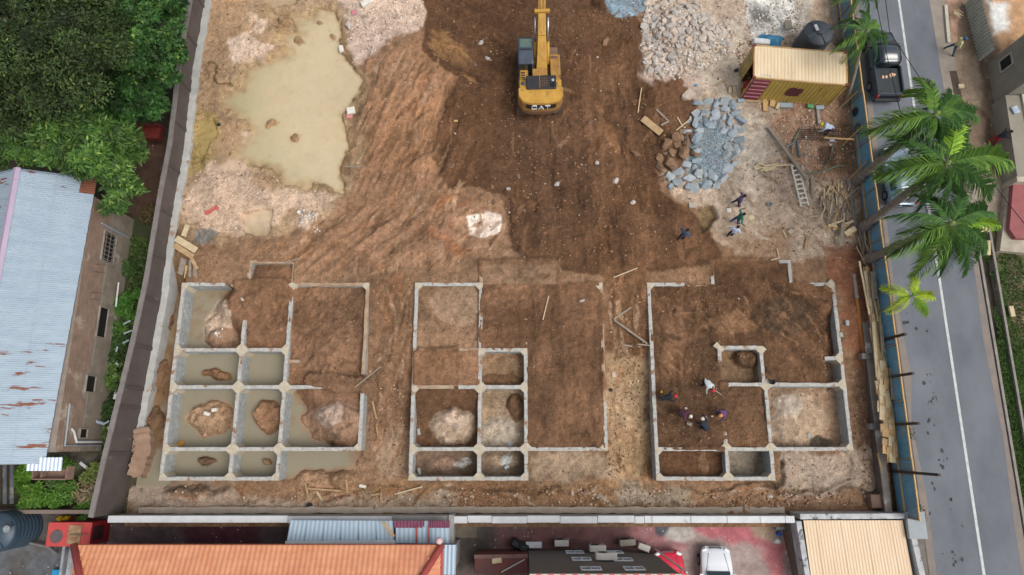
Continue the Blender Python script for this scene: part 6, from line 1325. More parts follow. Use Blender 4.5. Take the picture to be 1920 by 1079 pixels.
bp = [(bx, .15, 1.75), (bx, .9, 2.4), (bx, 1.9, 3.2), (bx, 2.9, 3.9), (bx + .02, 4.0, 4.35), (bx + .03, 5.2, 4.5), (bx + .04, 6.3, 4.3)]
boom = box_path(bp, .4, .55, yel, 'boom', ex, [(.72, .4), (.62, .55), (.5, .7), (.46, .75), (.44, .7), (.42, .55), (.4, .4)])
m = MB(); m.bevbox((bx, 2.78, 4.3), (.98, .22, .2), .03); m.build('hose_clamp', yel, boom)
m = MB(); m.box((bx, 1.65, 3.42), (.42, .12, .1)); m.build('boom_bracket', yel, boom)
for s in (-1, 1):
    m = MB(); m.tube([(bx + s * .42, .55, 1.75), (bx + s * .42, 1.7, 2.6)], .12, 10); m.build('lift_cylinder', yel, ex, smooth=True)
    m = MB(); m.tube([(bx + s * .42, 1.7, 2.6), (bx + s * .42, 2.7, 3.75)], .06, 8); m.build('lift_rod', chrome, ex, smooth=True)
for k, dx in enumerate((-.15, -.07, .08, .15)):
    m = MB(); m.tube([(bx + dx, .9, 2.75), (bx + dx, 1.9, 3.62), (bx + dx, 2.9, 4.32), (bx + dx, 4.0, 4.75), (bx + dx, 5.2, 4.83)], .028, 6); m.build('hydraulic_pipe', yeld, boom)
m = MB(); m.tube([(bx + .02, 3.4, 4.75), (bx + .02, 5.0, 5.1)], .11, 10); m.build('stick_cylinder', blk_m, ex, smooth=True)
m = MB(); m.tube([(bx + .02, 5.0, 5.1), (bx + .02, 6.7, 5.15)], .05, 8); m.build('stick_rod', chrome, ex, smooth=True)
box_path([(bx + .04, 6.75, 5.2), (bx + .04, 6.5, 4.2), (bx + .04, 7.1, 2.6), (bx + .04, 7.6, 1.4)], .32, .5, yel, 'stick', ex, [(.34, .3), (.36, .7), (.32, .5), (.28, .3)])
m = MB(); prof = [(7.2, 1.35), (7.9, 1.4), (8.2, .9), (8.0, .3), (7.5, .1), (7.0, .3)]; n = 6
m.add([(bx - .5, p[0], p[1]) for p in prof] + [(bx + .58, p[0], p[1]) for p in prof], [tuple(range(n)), tuple(range(2 * n - 1, n - 1, -1))] + [(i, n + i, n + (i + 1) % n, (i + 1) % n) for i in range(n - 1)])
bk_ = m.build('bucket', steel, ex)
for k in range(5): m = MB(); m.box((bx - .4 + k * .22, 6.93, .26), (.1, .22, .06)); m.build('tooth', steel, bk_)
m = MB(); m.box((bx, .1, 1.35), (.85, .75, .5)); m.tube([(bx - .3, -.1, 1.7), (bx - .25, .5, 1.75)], .05, 6); m.tube([(bx + .3, -.1, 1.7), (bx + .25, .5, 1.75)], .05, 6); m.build('hydraulic_valves', blk_m, ex)

# ---------------------------------------------------------------- shipping container used as a store
TZc = 2.62; NW, SW_, SE, NE = [Vector((*W(px, py, TZc), 0)) for px, py in ((1417, 84), (1416, 145), (1586, 157), (1588, 100))]
ctr = (NW + SW_ + SE + NE) / 4; dirx = ((NE - NW) + (SE - SW_)).normalized(); rzc = math.atan2(dirx.y, dirx.x)
LX, LY = 6.0, 2.35
ct_ = thing('shipping_container', 'yellow shipping container with a maroon patch and one maroon door folded open', 'container', (ctr.x, ctr.y, -.1), rzc)
roofm = mat('container_roof', (224, 204, 172), (212, 188, 148), .5, .7, 0, stain=(206, 184, 160), stain_scale=.5, stain_cut=.52, stain_w=.15, stretch=(3, .8, 1)); sidem = mat('container_side', (184, 158, 78), (164, 140, 68), .9, .6, 0, stain=(150, 116, 50), stain_scale=1.0, stain_cut=.63, stain_w=.08, stretch=(1, 1, .6))
maroon = mat('container_maroon', (132, 60, 70), (112, 50, 60), 1.5, .65, stain=(166, 120, 124), stain_scale=1.2, stain_cut=.6); frame_y = mat('container_frame', (200, 168, 110), (160, 120, 80), 1.5, .65)
m = MB(); m.corr((-LX / 2, -LY / 2 + .05, 2.66), (0, LY - .1, 0), (LX, 0, 0), 27, .007, (0, 0, 1), thick=.05); m.build('roof', roofm, ct_)
m = MB(); m.corr((-LX / 2 + .1, -LY / 2, .14), (0, 0, 2.42), (LX - .2, 0, 0), 22, .012, (0, 1, 0), thick=.03); m.build('side_wall', sidem, ct_)
m = MB(); m.corr((-LX / 2 + .1, LY / 2, .14), (0, 0, 2.42), (LX - .2, 0, 0), 22, .012, (0, 1, 0), thick=.03); m.build('side_wall', sidem, ct_)
m = MB(); m.corr((LX / 2, -LY / 2, .14), (0, 0, 2.42), (0, LY, 0), 9, .018, (1, 0, 0), thick=.03); m.build('end_wall', sidem, ct_)
m = MB()
for z_ in (.07, 2.6):
    for s in (-1, 1): m.bar((-LX / 2, s * LY / 2, z_), (LX / 2, s * LY / 2, z_), .09, .13)
    for s in (-1, 1): m.bar((s * LX / 2, -LY / 2, z_ + .003), (s * LX / 2, LY / 2, z_ + .003), .09, .13)
for sx in (-1, 1):
    for sy in (-1, 1): m.box((sx * LX / 2, sy * LY / 2, 1.33), (.11, .11, 2.5))
m.build('frame', frame_y, ct_)
for sx in (-1, 1):
    for sy in (-1, 1): m = MB(); m.box((sx * LX / 2, sy * LY / 2, 2.64), (.2, .18, .14)); m.build('corner_casting', mat('rust_casting', (120, 56, 48), (96, 50, 44), 3), ct_)
m = MB(); m.box((0, 0, .06), (LX - .1, LY - .1, .1)); m.build('floor', mat('ply_floor', (110, 84, 60)), ct_)
m = MB(); m.box((-LX / 2 - .03, LY / 4, 1.33), (.05, LY / 2 - .06, 2.4))
for z_ in (.6, 1.3, 2.0): m.box((-LX / 2 - .06, LY / 4, z_), (.04, LY / 2 - .2, .22))
dd = m.build('closed_door', mat('door_yellow', (196, 168, 78), (170, 146, 76), 1.2, .65, stain=(140, 120, 90), stain_scale=1.4, stain_cut=.58), ct_)
m = MB()
for y_ in (.3, .8): m.tube([(-LX / 2 - .1, y_, .15), (-LX / 2 - .1, y_, 2.5)], .022, 6)
m.build('lock_bar', pipe_m, dd)
m = MB(); m.box((-LX / 2 + .58, -LY / 2 - .08, 1.33), (1.12, .05, 2.4)); od = m.build('open_door', maroon, ct_)
for z_ in (.5, .95, 1.4, 1.85, 2.3): m = MB(); m.box((-LX / 2 + .58, -LY / 2 - .125, z_), (1.0, .04, .09)); m.build('door_rib', mat('rib_pink', (190, 130, 138), (166, 104, 114), 2), od)
m = MB(); pts = [(-.45, .85), (-.2, .8), (.35, .82), (.45, .9), (.42, 1.15), (.52, 1.3), (.48, 1.62), (.4, 1.75), (.1, 1.7), (-.1, 1.82), (-.4, 1.74), (-.5, 1.5), (-.52, 1.1)]
m.add([(p[0] + .1, -LY / 2 - .075, p[1] + .1) for p in pts] + [(p[0] + .1, -LY / 2 - .028, p[1] + .1) for p in pts], [tuple(range(13))] + [(i, 13 + i, 13 + (i + 1) % 13, (i + 1) % 13) for i in range(13)]); m.build('painted_patch', mat('patch_maroon', (92, 44, 46), (80, 38, 40), 2), ct_)
dk = mat('faded_print', (120, 96, 40))
m = MB()
for (x_, z_, w_, h_) in ((-1.75, .75, .12, .06), (-1.45, .75, .12, .06), (-1.15, .75, .12, .06), (-.9, .75, .12, .06), (-.62, 1.2, .22, .05), (.75, 1.15, .2, .05), (1.6, 1.9, .05, .5), (1.9, 1.7, .08, .06), (2.1, 1.5, .05, .8), (1.75, 1.0, .05, .6)): m.box((x_, -LY / 2 - .028, z_), (w_, .012, h_))
m.build('faded_marks', dk, ct_)
m = MB()
for i in range(4): m.box((-LX / 2 + .55 + i * .18, -LY / 2 + .22, 2.695), (.1, .16, .012))
m.build('white_marks', mat('chalk', (222, 214, 200)), ct_)
m = MB(); m.add([(2.1 - .2, -LY / 2 - .03, .35), (2.1 + .2, -LY / 2 - .03, .35), (2.1, -LY / 2 - .03, .1)], [(2, 1, 0)]); m.build('pale_triangle', mat('pale_yel', (214, 190, 100)), ct_)
Mc = Matrix.Translation((ctr.x, ctr.y, -.1)) @ Matrix.Rotation(rzc, 4, 'Z')
def near_c(x, y, z): return tuple(Mc @ Vector((x, y, z)))
m = MB(); m.lathe([(.25, 0), (.28, .1), (.28, .7), (.22, .8), (.01, .8)], 16, near_c(-LX / 2 + .35, -.5, .15)); own(m, 'red_drum', mat('red_drum', (150, 34, 34)), 'red drum just inside the open container door', 'drum', smooth=True)
m = MB(); m.bevbox(near_c(-LX / 2 + .3, .1 - .9, .3), (.4, .3, .4), .03, rz=.2); own(m, 'yellow_can', mat('yellow_can', (214, 160, 40)), 'yellow can just inside the open container door', 'can')
for k, (x_, y_, sx, sy, rz, mm, lab, nm, cat) in enumerate(((-2.1, -1.4, 1.5, .12, .02, 1, 'pale plank under the maroon door of the container', 'timber_plank', 'plank'), (-1.35, -1.62, .3, .9, .05, 3, 'yellow board sticking out from below the container', 'timber_board', 'board'),
        (-.85, -1.45, .35, .5, -.1, 3, 'short yellow board beside the longest one below the container', 'timber_board', 'board'), (-.45, -1.6, .25, .5, -.35, 0, 'small tilted board below the painted patch of the container', 'timber_board', 'board'),
        (.1, -1.5, .85, .35, .03, 4, 'blue grey sheet lying against the container foot', 'metal_sheet', 'sheet'), (-3.0, -1.45, .45, .25, .1, 4, 'grey box at the corner of the open container door', 'metal_box', 'box'),
        (2.4, -1.45, .55, .3, .1, 4, 'grey slab at the south-east foot of the container', 'concrete_slab', 'slab'), (1.75, -1.42, .4, .28, -.2, 5, 'green scrap below the pale triangle of the container', 'green_sheet', 'scrap'),
        (-3.75, -.7, .22, .45, 0, 0, 'small pale block west of the container, left of two', 'pale_block', 'block'), (-3.45, -.6, .22, .45, .05, 0, 'small pale block west of the container, right of two', 'pale_block', 'block'))):
    m = MB(); m.bevbox(near_c(x_, y_, .1 + .02 * (k % 3)), (sx, sy, .12), .012, rz=rz + rzc)
    own(m, nm, (woods + [mat('sheet_blue_grey', (156, 170, 180)), mat('green_plastic', (96, 160, 110))])[mm], lab, cat)
# tarpaulin and cement bags north of the container
r = np.random.RandomState(4); m = MB(); n = 14; p = px3(1443, 78, .1)
vs = []; fs = []
for i in range(n):
    for j in range(n):
        u, v = i / (n - 1) - .5, j / (n - 1) - .5
        vs.append((p[0] + u * 1.6 + v * .3, p[1] + v * .9 - u * .2, p[2] + .55 * math.exp(-(u * u + v * v) * 7) + .07 * math.sin(u * 24 + v * 7) + r.normal(0, .015)))
        if i and j: k = i * n + j; fs.append((k - n - 1, k - 1, k, k - n))
m.add(vs, fs); own(m, 'blue_tarpaulin', mat('tarp_blue', (66, 140, 180), (46, 112, 152), 3, .5), 'crumpled blue tarpaulin behind the container', 'tarpaulin', smooth=True)
m = MB(); m.bevbox(px3(1427, 80, .3), (1.1, .4, .5), .06, rz=rzc); own(m, 'white_sack_stack', mat('sack_white', (222, 224, 226), (200, 204, 208), 3), 'white sacks between blue tarpaulin and container', 'sacks')
for k in range(3): m = MB(); m.box(px3(1478, 42 + k * 5, .1 + .12 * k), (.45, .3, .1), rz=.1 * k); own(m, 'wood_crate_board', woods[2], ['lowest board', 'middle board', 'top board'][k] + ' of the small stack beside the cement area', 'board')
for k, (px, py, r_) in enumerate(((1381, 132, .28), (1378, 128, .2), (1388, 120, .25))):
    pass

# ---------------------------------------------------------------- vehicles
glass_d = mat('car_glass', (36, 48, 58), (30, 42, 52), 2, .08, spec=.9); tyre = mat('tyre', (32, 32, 33), rough=.9); rimm = mat('rim', (150, 152, 156), rough=.35, metal=.6)
lampm = mat('tail_lamp', (170, 20, 30), rough=.2); headm = mat('head_lamp', (210, 214, 216), rough=.15)
def car_body(name, st, n_half=6):
    """lofted shell: st = list of (y, half width, z bottom, z shoulder, z top, top half width)"""
    vs = []; fs = []; prof = 9
    for (y, hw, zb_, zs, zt, tw) in st:
        ring = [(-hw * .92, zb_), (-hw, zb_ + .22), (-hw, zs - .06), (-hw * .96, zs), (-tw, (zs + zt) / 2 if tw < hw * .9 else zs + .01), (-tw * .93, zt - .01), (-tw * .5, zt + .015), (0, zt + .025)]
        ring = ring + [(-a_, b_) for a_, b_ in ring[-2::-1]]
        vs += [(a_, y, b_) for a_, b_ in ring]
    n = 15
    for i in range(len(st) - 1):
        for j in range(n - 1): k = i * n + j; fs.append((k, k + 1, k + n + 1, k + n))
    fs.append(tuple(range(n))); fs.append(tuple((len(st) - 1) * n + j for j in range(n - 1, -1, -1)))
    m = MB(); m.add(vs, fs); return m
def vehicle(name, label, loc, rz, paint, L, Wd, kind, cat='car', wheelbase=.30):
    t = thing(name, label, cat, loc, rz); h = Wd / 2; f_ = L / 2
    if kind == 'pickup':
        st = [(-f_, h * .93, .45, .95, .97, h * .88), (-f_ + .06, h, .4, 1.08, 1.1, h * .93), (.0 - .35, h, .4, 1.08, 1.1, h * .93), (-.3, h, .4, 1.1, 1.12, h * .9)]
        m = MB()
        m.bevbox((0, -f_ * .56, .72), (Wd, L * .40, .62), .05)
        body = m.build('body', paint, t)
        # bed: floor and sides
        for s in (-1, 1): m = MB(); m.bevbox((s * (h - .06), -f_ * .56, 1.13), (.13, L * .42, .26), .03); m.build('bed_side', paint, t)
        m = MB(); m.bevbox((0, -f_ + .1, 1.1), (Wd - .1, .14, .32), .03); m.build('tailgate', paint, t)
        m = MB(); m.box((0, -f_ * .56, 1.04), (Wd - .26, L * .38, .03)); m.build('bed_liner', mat('bed_liner', (38, 46, 50), (50, 58, 60), 3, .7), t)
        m = MB(); m.bevbox((0, -f_ - .06, .6), (Wd * .95, .18, .22), .03); m.build('rear_bumper', blk_m, t)
        cb0 = [(-.35, h * .97, .4, 1.1, 1.5, h * .80), (-.25, h, .4, 1.12, 1.76, h * .78), (.55, h, .4, 1.12, 1.80, h * .79), (.95, h, .4, 1.12, 1.72, h * .76), (1.35, h, .4, 1.1, 1.14, h * .8), (1.9, h * .98, .4, 1.02, 1.07, h * .8), (f_ - .12, h * .92, .42, .92, .95, h * .75), (f_, h * .8, .5, .75, .78, h * .65)]
        car_body('cab', cb0).build('cab', paint, t, smooth=True)
        wy = (-.285 * L, .33 * L); roof = (.25, 1.83, .95, h * 1.35); ws = (1.15, 1.45, .45); rw = (-.33, 1.5, .2)
    else:
        st = [(-f_, h * .78, .5, .75, .8, h * .6), (-f_ + .1, h * .92, .35, .88, .98, h * .72), (-f_ + .35, h * .98, .3, .95, 1.2, h * .74), (-f_ + .8, h, .28, .98, 1.42, h * .74), (-f_ + 1.6, h, .28, .98, 1.47, h * .75), (.15, h, .28, .97, 1.42, h * .74), (.75, h, .28, .95, 1.02, h * .8), (1.2, h * .99, .28, .90, .96, h * .78), (f_ - .3, h * .93, .3, .78, .82, h * .7), (f_ - .06, h * .8, .35, .62, .66, h * .55), (f_, h * .6, .4, .52, .56, h * .4)]
        car_body('body', st).build('body', paint, t, smooth=True)
        wy = (-.3 * L, .31 * L)
        m = MB(); m.hexa([(-h * .70, .22, 1.40), (h * .70, .22, 1.40), (h * .76, .80, 1.03), (-h * .76, .80, 1.03), (-h * .70, .20, 1.455), (h * .70, .20, 1.455), (h * .76, .84, 1.065), (-h * .76, .84, 1.065)]); m.build('windscreen', glass_d, t)
        m = MB(); m.hexa([(-h * .62, -f_ + .12, 1.02), (h * .62, -f_ + .12, 1.02), (h * .66, -f_ + .72, 1.40), (-h * .66, -f_ + .72, 1.40), (-h * .62, -f_ + .1, 1.06), (h * .62, -f_ + .1, 1.06), (h * .66, -f_ + .74, 1.455), (-h * .66, -f_ + .74, 1.455)]); m.build('rear_window', glass_d, t)
        for s in (-1, 1): m = MB(); m.hexa([(s * h * .97, -f_ + .9, 1.0), (s * h * .97, .45, 1.0), (s * h * .80, .1, 1.36), (s * h * .80, -f_ + 1.0, 1.36), (s * h * 1.0, -f_ + .9, 1.02), (s * h * 1.0, .45, 1.02), (s * h * .83, .1, 1.38), (s * h * .83, -f_ + 1.0, 1.38)]); m.build('side_window', glass_d, t)
        for s in (-1, 1): m = MB(); m.bevbox((s * h * .72, f_ - .2, .72), (.34, .2, .14), .04, rz=-s * .5); m.build('headlight', headm, t)
        m = MB(); m.bevbox((0, f_ - .10, .69), (.75, .16, .05), .01); m.build('grille', blk_m, t)
        for s in (-1, 1): m = MB(); m.bar((s * h * .72, .85, 1.012), (s * h * .5, f_ - .35, .845), .02, .03); m.build('bonnet_seam', mat('seam', (70, 72, 76)), t)
        for s in (-1, 1): m = MB(); m.bevbox((s * h * .82, -f_ + .12, .85), (.2, .14, .3), .03); m.build('tail_light', lampm, t)
        for s in (-1, 1): m = MB(); m.bevbox((s * (h + .06), .62, 1.0), (.2, .13, .14), .03); m.build('mirror', paint, t)
    if kind == 'pickup':
        m = MB(); m.hexa([(-h * .74, .98, 1.68), (h * .74, .98, 1.68), (h * .78, 1.36, 1.14), (-h * .78, 1.36, 1.14), (-h * .74, 1.0, 1.76), (h * .74, 1.0, 1.76), (h * .78, 1.42, 1.17), (-h * .78, 1.42, 1.17)]); m.build('windscreen', glass_d, t)
        for s in (-1, 1):
            m = MB(); m.bevbox((s * (h - .12), -f_ + .02, .95), (.18, .12, .3), .02); m.build('tail_light', lampm, t)
            m = MB(); m.bevbox((s * (h + .1), 1.15, 1.15), (.22, .14, .16), .03); m.build('mirror', blk_m, t)
            m = MB(); m.hexa([(s * h * .98, -.15, 1.15), (s * h * .98, 1.1, 1.15), (s * h * .8, .85, 1.62), (s * h * .8, -.1, 1.62), (s * h * 1.0, -.15, 1.16), (s * h * 1.0, 1.1, 1.16), (s * h * .83, .85, 1.64), (s * h * .83, -.1, 1.64)]); m.build('side_window', glass_d, t)
    for y in wy:
        for s in (-1, 1):
            m = MB(); m.tube([(s * (h - .22), y, .33), (s * (h + .015), y, .33)], .33, 20); w = m.build('wheel', tyre, t, smooth=False)
            m = MB(); m.tube([(s * (h + .01), y, .33), (s * (h + .03), y, .33)], .2, 14); m.build('rim', rimm, w)
    return t
pb = W(1648, 178, .8); pf = W(1662, 55, .9); pL = math.hypot(pf[0] - pb[0], pf[1] - pb[1]); pm_ = ((pb[0] + pf[0]) / 2 + .1, (pb[1] + pf[1]) / 2, RZ)
vehicle('pickup_truck', 'black pickup truck with pinkish rubble in its open bed, parked by the fence', (25.55, pm_[1], RZ), R(0), mat('black_paint', (40, 52, 62), (34, 44, 54), 1, .18, spec=.8, coat=.6), pL, 1.85, 'pickup', 'pickup truck')
pr_ = W(1680, 384, .6); pf = W(1676, 272, .6)
vehicle('parked_car', 'silver blue hatchback parked beneath the large palm', (25.6, (pr_[1] + pf[1]) / 2, RZ), 0, mat('silver_blue', (150, 168, 182), (136, 154, 170), .8, .25, metal=.3, coat=.5), abs(pf[1] - pr_[1]), 1.8, 'hatch')
x_ = W(1256, 1060, -.6)[0]; ytop = W(1256, 1032, -.8)[1]
vehicle('parked_car', 'red car half hidden by the corner of the grey building', (x_, ytop - 2.15, -1.4), R(2), mat('red_paint_car', (214, 30, 62), (196, 24, 54), 1, .22, coat=.6), 4.3, 1.8, 'hatch')
x_ = W(1343, 1060, -.6)[0]; ytop = W(1343, 1033, -.8)[1] + .25
vehicle('parked_car', 'white car parked on the red stained yard', (x_, ytop - 2.15, -1.4), R(-1), mat('white_paint_car', (226, 230, 236), (220, 224, 230), 1, .25, coat=.5), 4.3, 1.84, 'hatch')
for k in range(6):
    m = MB(); p = (25.5 + random.uniform(-.45, .5), pm_[1] - pL * .20 + random.uniform(-.12, .12), RZ + 1.06); m.bevbox(p, (.22, .16, .14), .03, rz=random.random() * 3)
    own(m, 'rubble_piece', mat('pink_rubble', (214, 176, 150), (196, 156, 130), 3), 'pinkish rubble lump in the bed of the black pickup', 'rubble', 'rubble in the pickup bed')
# ---------------------------------------------------------------- stones
import bmesh
def rock_mesh(seed, n=13, sq=(1, .8, .62), m_=None, name='rock'):
    r = np.random.RandomState(seed); bm = bmesh.new()
    for _ in range(n):
        d = r.normal(0, 1, 3); d /= np.linalg.norm(d); d *= r.uniform(.85, 1.12); bm.verts.new((d[0] * sq[0], d[1] * sq[1], d[2] * sq[2]))
    h = bmesh.ops.convex_hull(bm, input=bm.verts); bmesh.ops.delete(bm, geom=[g_ for g_ in h['geom_interior'] if isinstance(g_, bmesh.types.BMVert)], context='VERTS')
    me = bpy.data.meshes.new(name); bm.to_mesh(me); bm.free(); me.materials.append(m_); return me
def inside(poly, px, py): return bool(poly_sd(np.array([px]), np.array([py]), poly)[0] > 0)
def sample_in(poly, r):
    xs = [p[0] for p in poly]; ys = [p[1] for p in poly]
    while True:
        x, y = r.uniform(min(xs), max(xs)), r.uniform(min(ys), max(ys))
        if inside(poly, x, y): return x, y
def rocks(poly_px, n, r0_, r1_, meshes, name, label, cat, group, seed, z=-.1, gap=.72, power=1.6, skip=None, lift=.25):
    poly = [W(a_, b_, z) for a_, b_ in poly_px]; r = random.Random(seed); rn = np.random.RandomState(seed); got = []
    sk = [W(a_, b_, z) for a_, b_ in skip] if skip else None; tries = 0
    sizes = sorted([r0_ + (r1_ - r0_) * r.random() ** power for _ in range(n)], reverse=True)
    for s in sizes:
        for _ in range(40):
            x, y = sample_in(poly, rn)
            if sk and inside(sk, x, y): continue
            if all((x - q[0]) ** 2 + (y - q[1]) ** 2 > ((s + q[2]) * gap) ** 2 for q in got): break
        else: continue
        got.append((x, y, s)); o = bpy.data.objects.new(name, meshes[r.randrange(len(meshes))]); C.objects.link(o)
        o.location = (x, y, height_at(x, y) + s * lift); o.scale = (s, s * r.uniform(.8, 1.1), s * r.uniform(.8, 1.1)); o.rotation_euler = (r.uniform(-.4, .4), r.uniform(-.4, .4), r.uniform(0, 6.28))
        tag(o, label, cat, group)
    return got
blueS = [mat('blue_stone%d' % k, a_, b_, 1.6, .9, .02, stain=(196, 204, 208), stain_scale=1.1, stain_cut=.6) for k, (a_, b_) in enumerate((((158, 170, 178), (130, 144, 154)), ((176, 184, 188), (150, 160, 168)), ((138, 152, 162), (160, 162, 158))))]
whiteS = [mat('pale_stone%d' % k, a_, b_, 1.8, .92, .02) for k, (a_, b_) in enumerate((((186, 180, 174), (160, 152, 144)), ((202, 192, 182), (176, 162, 148)), ((170, 166, 164), (190, 178, 164)), ((198, 182, 166), (176, 158, 142))))]
mudS = [mat('mud_stone%d' % k, a_, b_, 1.8, .95, .02, stain=(172, 146, 122), stain_scale=1.2, stain_cut=.6) for k, (a_, b_) in enumerate((((128, 100, 80), (104, 80, 62)), ((146, 116, 90), (118, 90, 68))))]
bm_ = [rock_mesh(k, 14, (1, .82, .62), blueS[k % 3]) for k in range(9)]; wm2 = [rock_mesh(20 + k, 18, (1, .82, .66), whiteS[k % 4]) for k in range(12)]; mm2 = [rock_mesh(40 + k, 12, (1, .7, .5), mudS[k % 2]) for k in range(6)]
ring = [(1310, 188), (1368, 190), (1386, 225), (1392, 280), (1372, 318), (1352, 352), (1300, 358), (1258, 350), (1248, 328), (1270, 312), (1300, 305), (1290, 270), (1282, 245), (1300, 215)]
rocks(ring, 140, .2, .50, bm_, 'boulder', 'angular blue grey boulder in the ring of boulders round the crushed stone', 'boulder', 'blue grey boulders', 1, gap=.66, skip=[(1318, 245), (1345, 235), (1362, 262), (1356, 325), (1312, 328), (1300, 295)], power=1.2)
rocks([(1248, 262), (1290, 240), (1312, 262), (1300, 300), (1265, 318), (1238, 340), (1232, 300)], 24, .25, .62, mm2, 'boulder', 'mud covered brown boulder on the west edge of the blue grey boulders', 'boulder', 'mud covered boulders', 2, gap=.6)
wp_ = [(1212, 5), (1240, -20), (1300, 0), (1325, 18), (1345, 50), (1372, 88), (1350, 100), (1292, 104), (1272, 120), (1262, 145), (1226, 150), (1208, 120), (1203, 60)]
rocks(wp_, 300, .12, .40, wm2, 'rubble_stone', 'pale stone in the big rubble heap at the top', 'stone', 'pale rubble stones', 3, gap=.60, power=2.4)
rocks([(640, 0), (700, -10), (705, 30), (668, 60), (655, 95), (645, 80)], 9, .12, .5, [rock_mesh(60 + k, 11, (1, .6, .4), whiteS[1]) for k in range(3)], 'concrete_lump', 'pale broken concrete lump on the beige rubble by the pond', 'concrete lump', 'concrete lumps by the pond', 4, gap=1.0)
rocks([(820, 60), (960, 30), (960, 330), (830, 350), (1150, 470), (1200, 350), (1130, 230), (1180, 110), (1060, 60), (1060, 300), (980, 330)], 40, .06, .26, mm2[:3] + wm2[:2], 'loose_stone', 'loose stone lying on the dark soil round the excavator', 'stone', 'loose stones on the dark soil', 5, gap=2, power=2)
rocks([(1400, 205), (1590, 205), (1600, 340), (1560, 470), (1430, 470), (1400, 350)], 30, .06, .18, wm2, 'loose_stone', 'loose pale stone between the container and the lumber', 'stone', 'loose stones south of the container', 6, gap=2, power=2)
for k, (px, py, s, zz, lab) in enumerate(((845, 313, .42, None, 'pointed orange brown boulder west of the dark soil'), (1135, 78, .5, None, 'dark boulder half sunk in the soil east of the boom'), (1190, 290, .45, None, 'broad brown boulder sunk in soil west of the stone ring'), (1290, 180, .7, None, 'big pinkish boulder between the pale heap and the stone ring'),
      (890, 123, .3, None, 'flat brown stone left of the cab'), (1283, 240, .1, None, 'small stone beside the ring'), (500, 252, .1, None, 'small dark stone in the pond shallows'), (608, 796, .1, -.6, 'little stone on the mound'),
      (630, 603, .22, -.3, 'pale brown stone in the north-east cell of the flooded foundation'), (457, 563, .17, -.2, 'pale stone on the fill of the flooded foundation'), (1090, 565, .22, -.05, 'pale flat stone in the filled east bay of the middle foundation'),
      (1151, 703, .26, -.6, 'pink stone between the middle and eastern foundations'), (1443, 931, .22, -1, 'white oval stone by the south wall'), (1074, 925, .2, -1, 'grey stone on the south strip'), (1385, 560, .1, -.1, 'small pale stone on the eastern fill'), (1560, 865, .2, -1, 'white stone east of the bottom cells'))):
    x, y = W(px, py, zz if zz is not None else -.1); o = bpy.data.objects.new('boulder' if s > .3 else 'stone', (mm2 if k in (0, 1, 2, 4, 8) else wm2)[k % 4]); C.objects.link(o)
    o.location = (x, y, height_at(x, y) + s * .15); o.scale = (s, s * .7, s * .7); o.rotation_euler = (0, 0, k * 1.3); tag(o, lab, 'boulder' if s > .3 else 'stone')
# small stones: nobody could count them
TV = np.array([(0, 0, 1), (.89, 0, .45), (.28, .85, .45), (-.72, .53, .45), (-.72, -.53, .45), (.28, -.85, .45), (.72, .53, -.45), (-.28, .85, -.45), (-.89, 0, -.45), (-.28, -.85, -.45), (.72, -.53, -.45), (0, 0, -1)])
TF = np.array([(0, 1, 2), (0, 2, 3), (0, 3, 4), (0, 4, 5), (0, 5, 1), (1, 6, 2), (2, 7, 3), (3, 8, 4), (4, 9, 5), (5, 10, 1), (1, 10, 6), (2, 6, 7), (3, 7, 8), (4, 8, 9), (5, 9, 10)])
stone_m = vcol_mat('small_stones', .92, .2, 8, 0)
def gravel(name, label, polys, seed):
    """polys: (outline in photo px, how many, smallest, largest, colours)"""
    P_ = []; S_ = []; K_ = []; r = np.random.RandomState(seed)
    for pl, n, s0, s1, cols in polys:
        poly = [W(a_, b_, -.3) for a_, b_ in pl]; xs = [p[0] for p in poly]; ys = [p[1] for p in poly]
        x = r.uniform(min(xs), max(xs), n * 3); y = r.uniform(min(ys), max(ys), n * 3); k = poly_sd(x, y, poly) + fbm(x, y, 1.2, 3, seed) * .5 > 0
        k &= r.rand(n * 3) < (.55 + .9 * fbm(x, y, 1.5, 3, seed + 5)); x, y = x[k][:n], y[k][:n]
        i = np.clip(((x - GX[0]) / .075).astype(int), 0, len(GX) - 1); j = np.clip(((y - GY[0]) / .075).astype(int), 0, len(GY) - 1); z = Hh[j, i]
        ok = (z > -1.18) & ~((mp[j, i] > .35)); x, y, z = x[ok], y[ok], z[ok]
        s = s0 + (s1 - s0) * r.rand(len(x)) ** 3; P_.append(np.stack([x, y, z + s * .3], -1)); S_.append(s); c = np.array([lin(q) for q in cols])[r.randint(0, len(cols), len(x))]; K_.append(c * r.uniform(.8, 1.15, (len(x), 1)))
    Pp = np.concatenate(P_); Ss = np.concatenate(S_); Kk = np.concatenate(K_); n = len(Pp)
    a_ = r.rand(n) * 6.28; ca, sa = np.cos(a_), np.sin(a_); T = TV[None] * (1 + r.normal(0, .18, (n, 12, 1))); T = T * np.stack([np.ones(n), r.uniform(.5, 1, n), r.uniform(.4, .8, n)], -1)[:, None, :]
    Tx = T[..., 0] * ca[:, None] - T[..., 1] * sa[:, None]; Ty = T[..., 0] * sa[:, None] + T[..., 1] * ca[:, None]
    V_ = np.stack([Tx, Ty, T[..., 2]], -1) * Ss[:, None, None] + Pp[:, None, :]
    F_ = (TF[None] + (np.arange(n) * 12)[:, None, None]).reshape(-1, 3); o = fast_mesh(name, V_.reshape(-1, 3), F_, stone_m, np.repeat(Kk, len(TF), 0)); return tag(o, label, 'stones', kind='stuff')
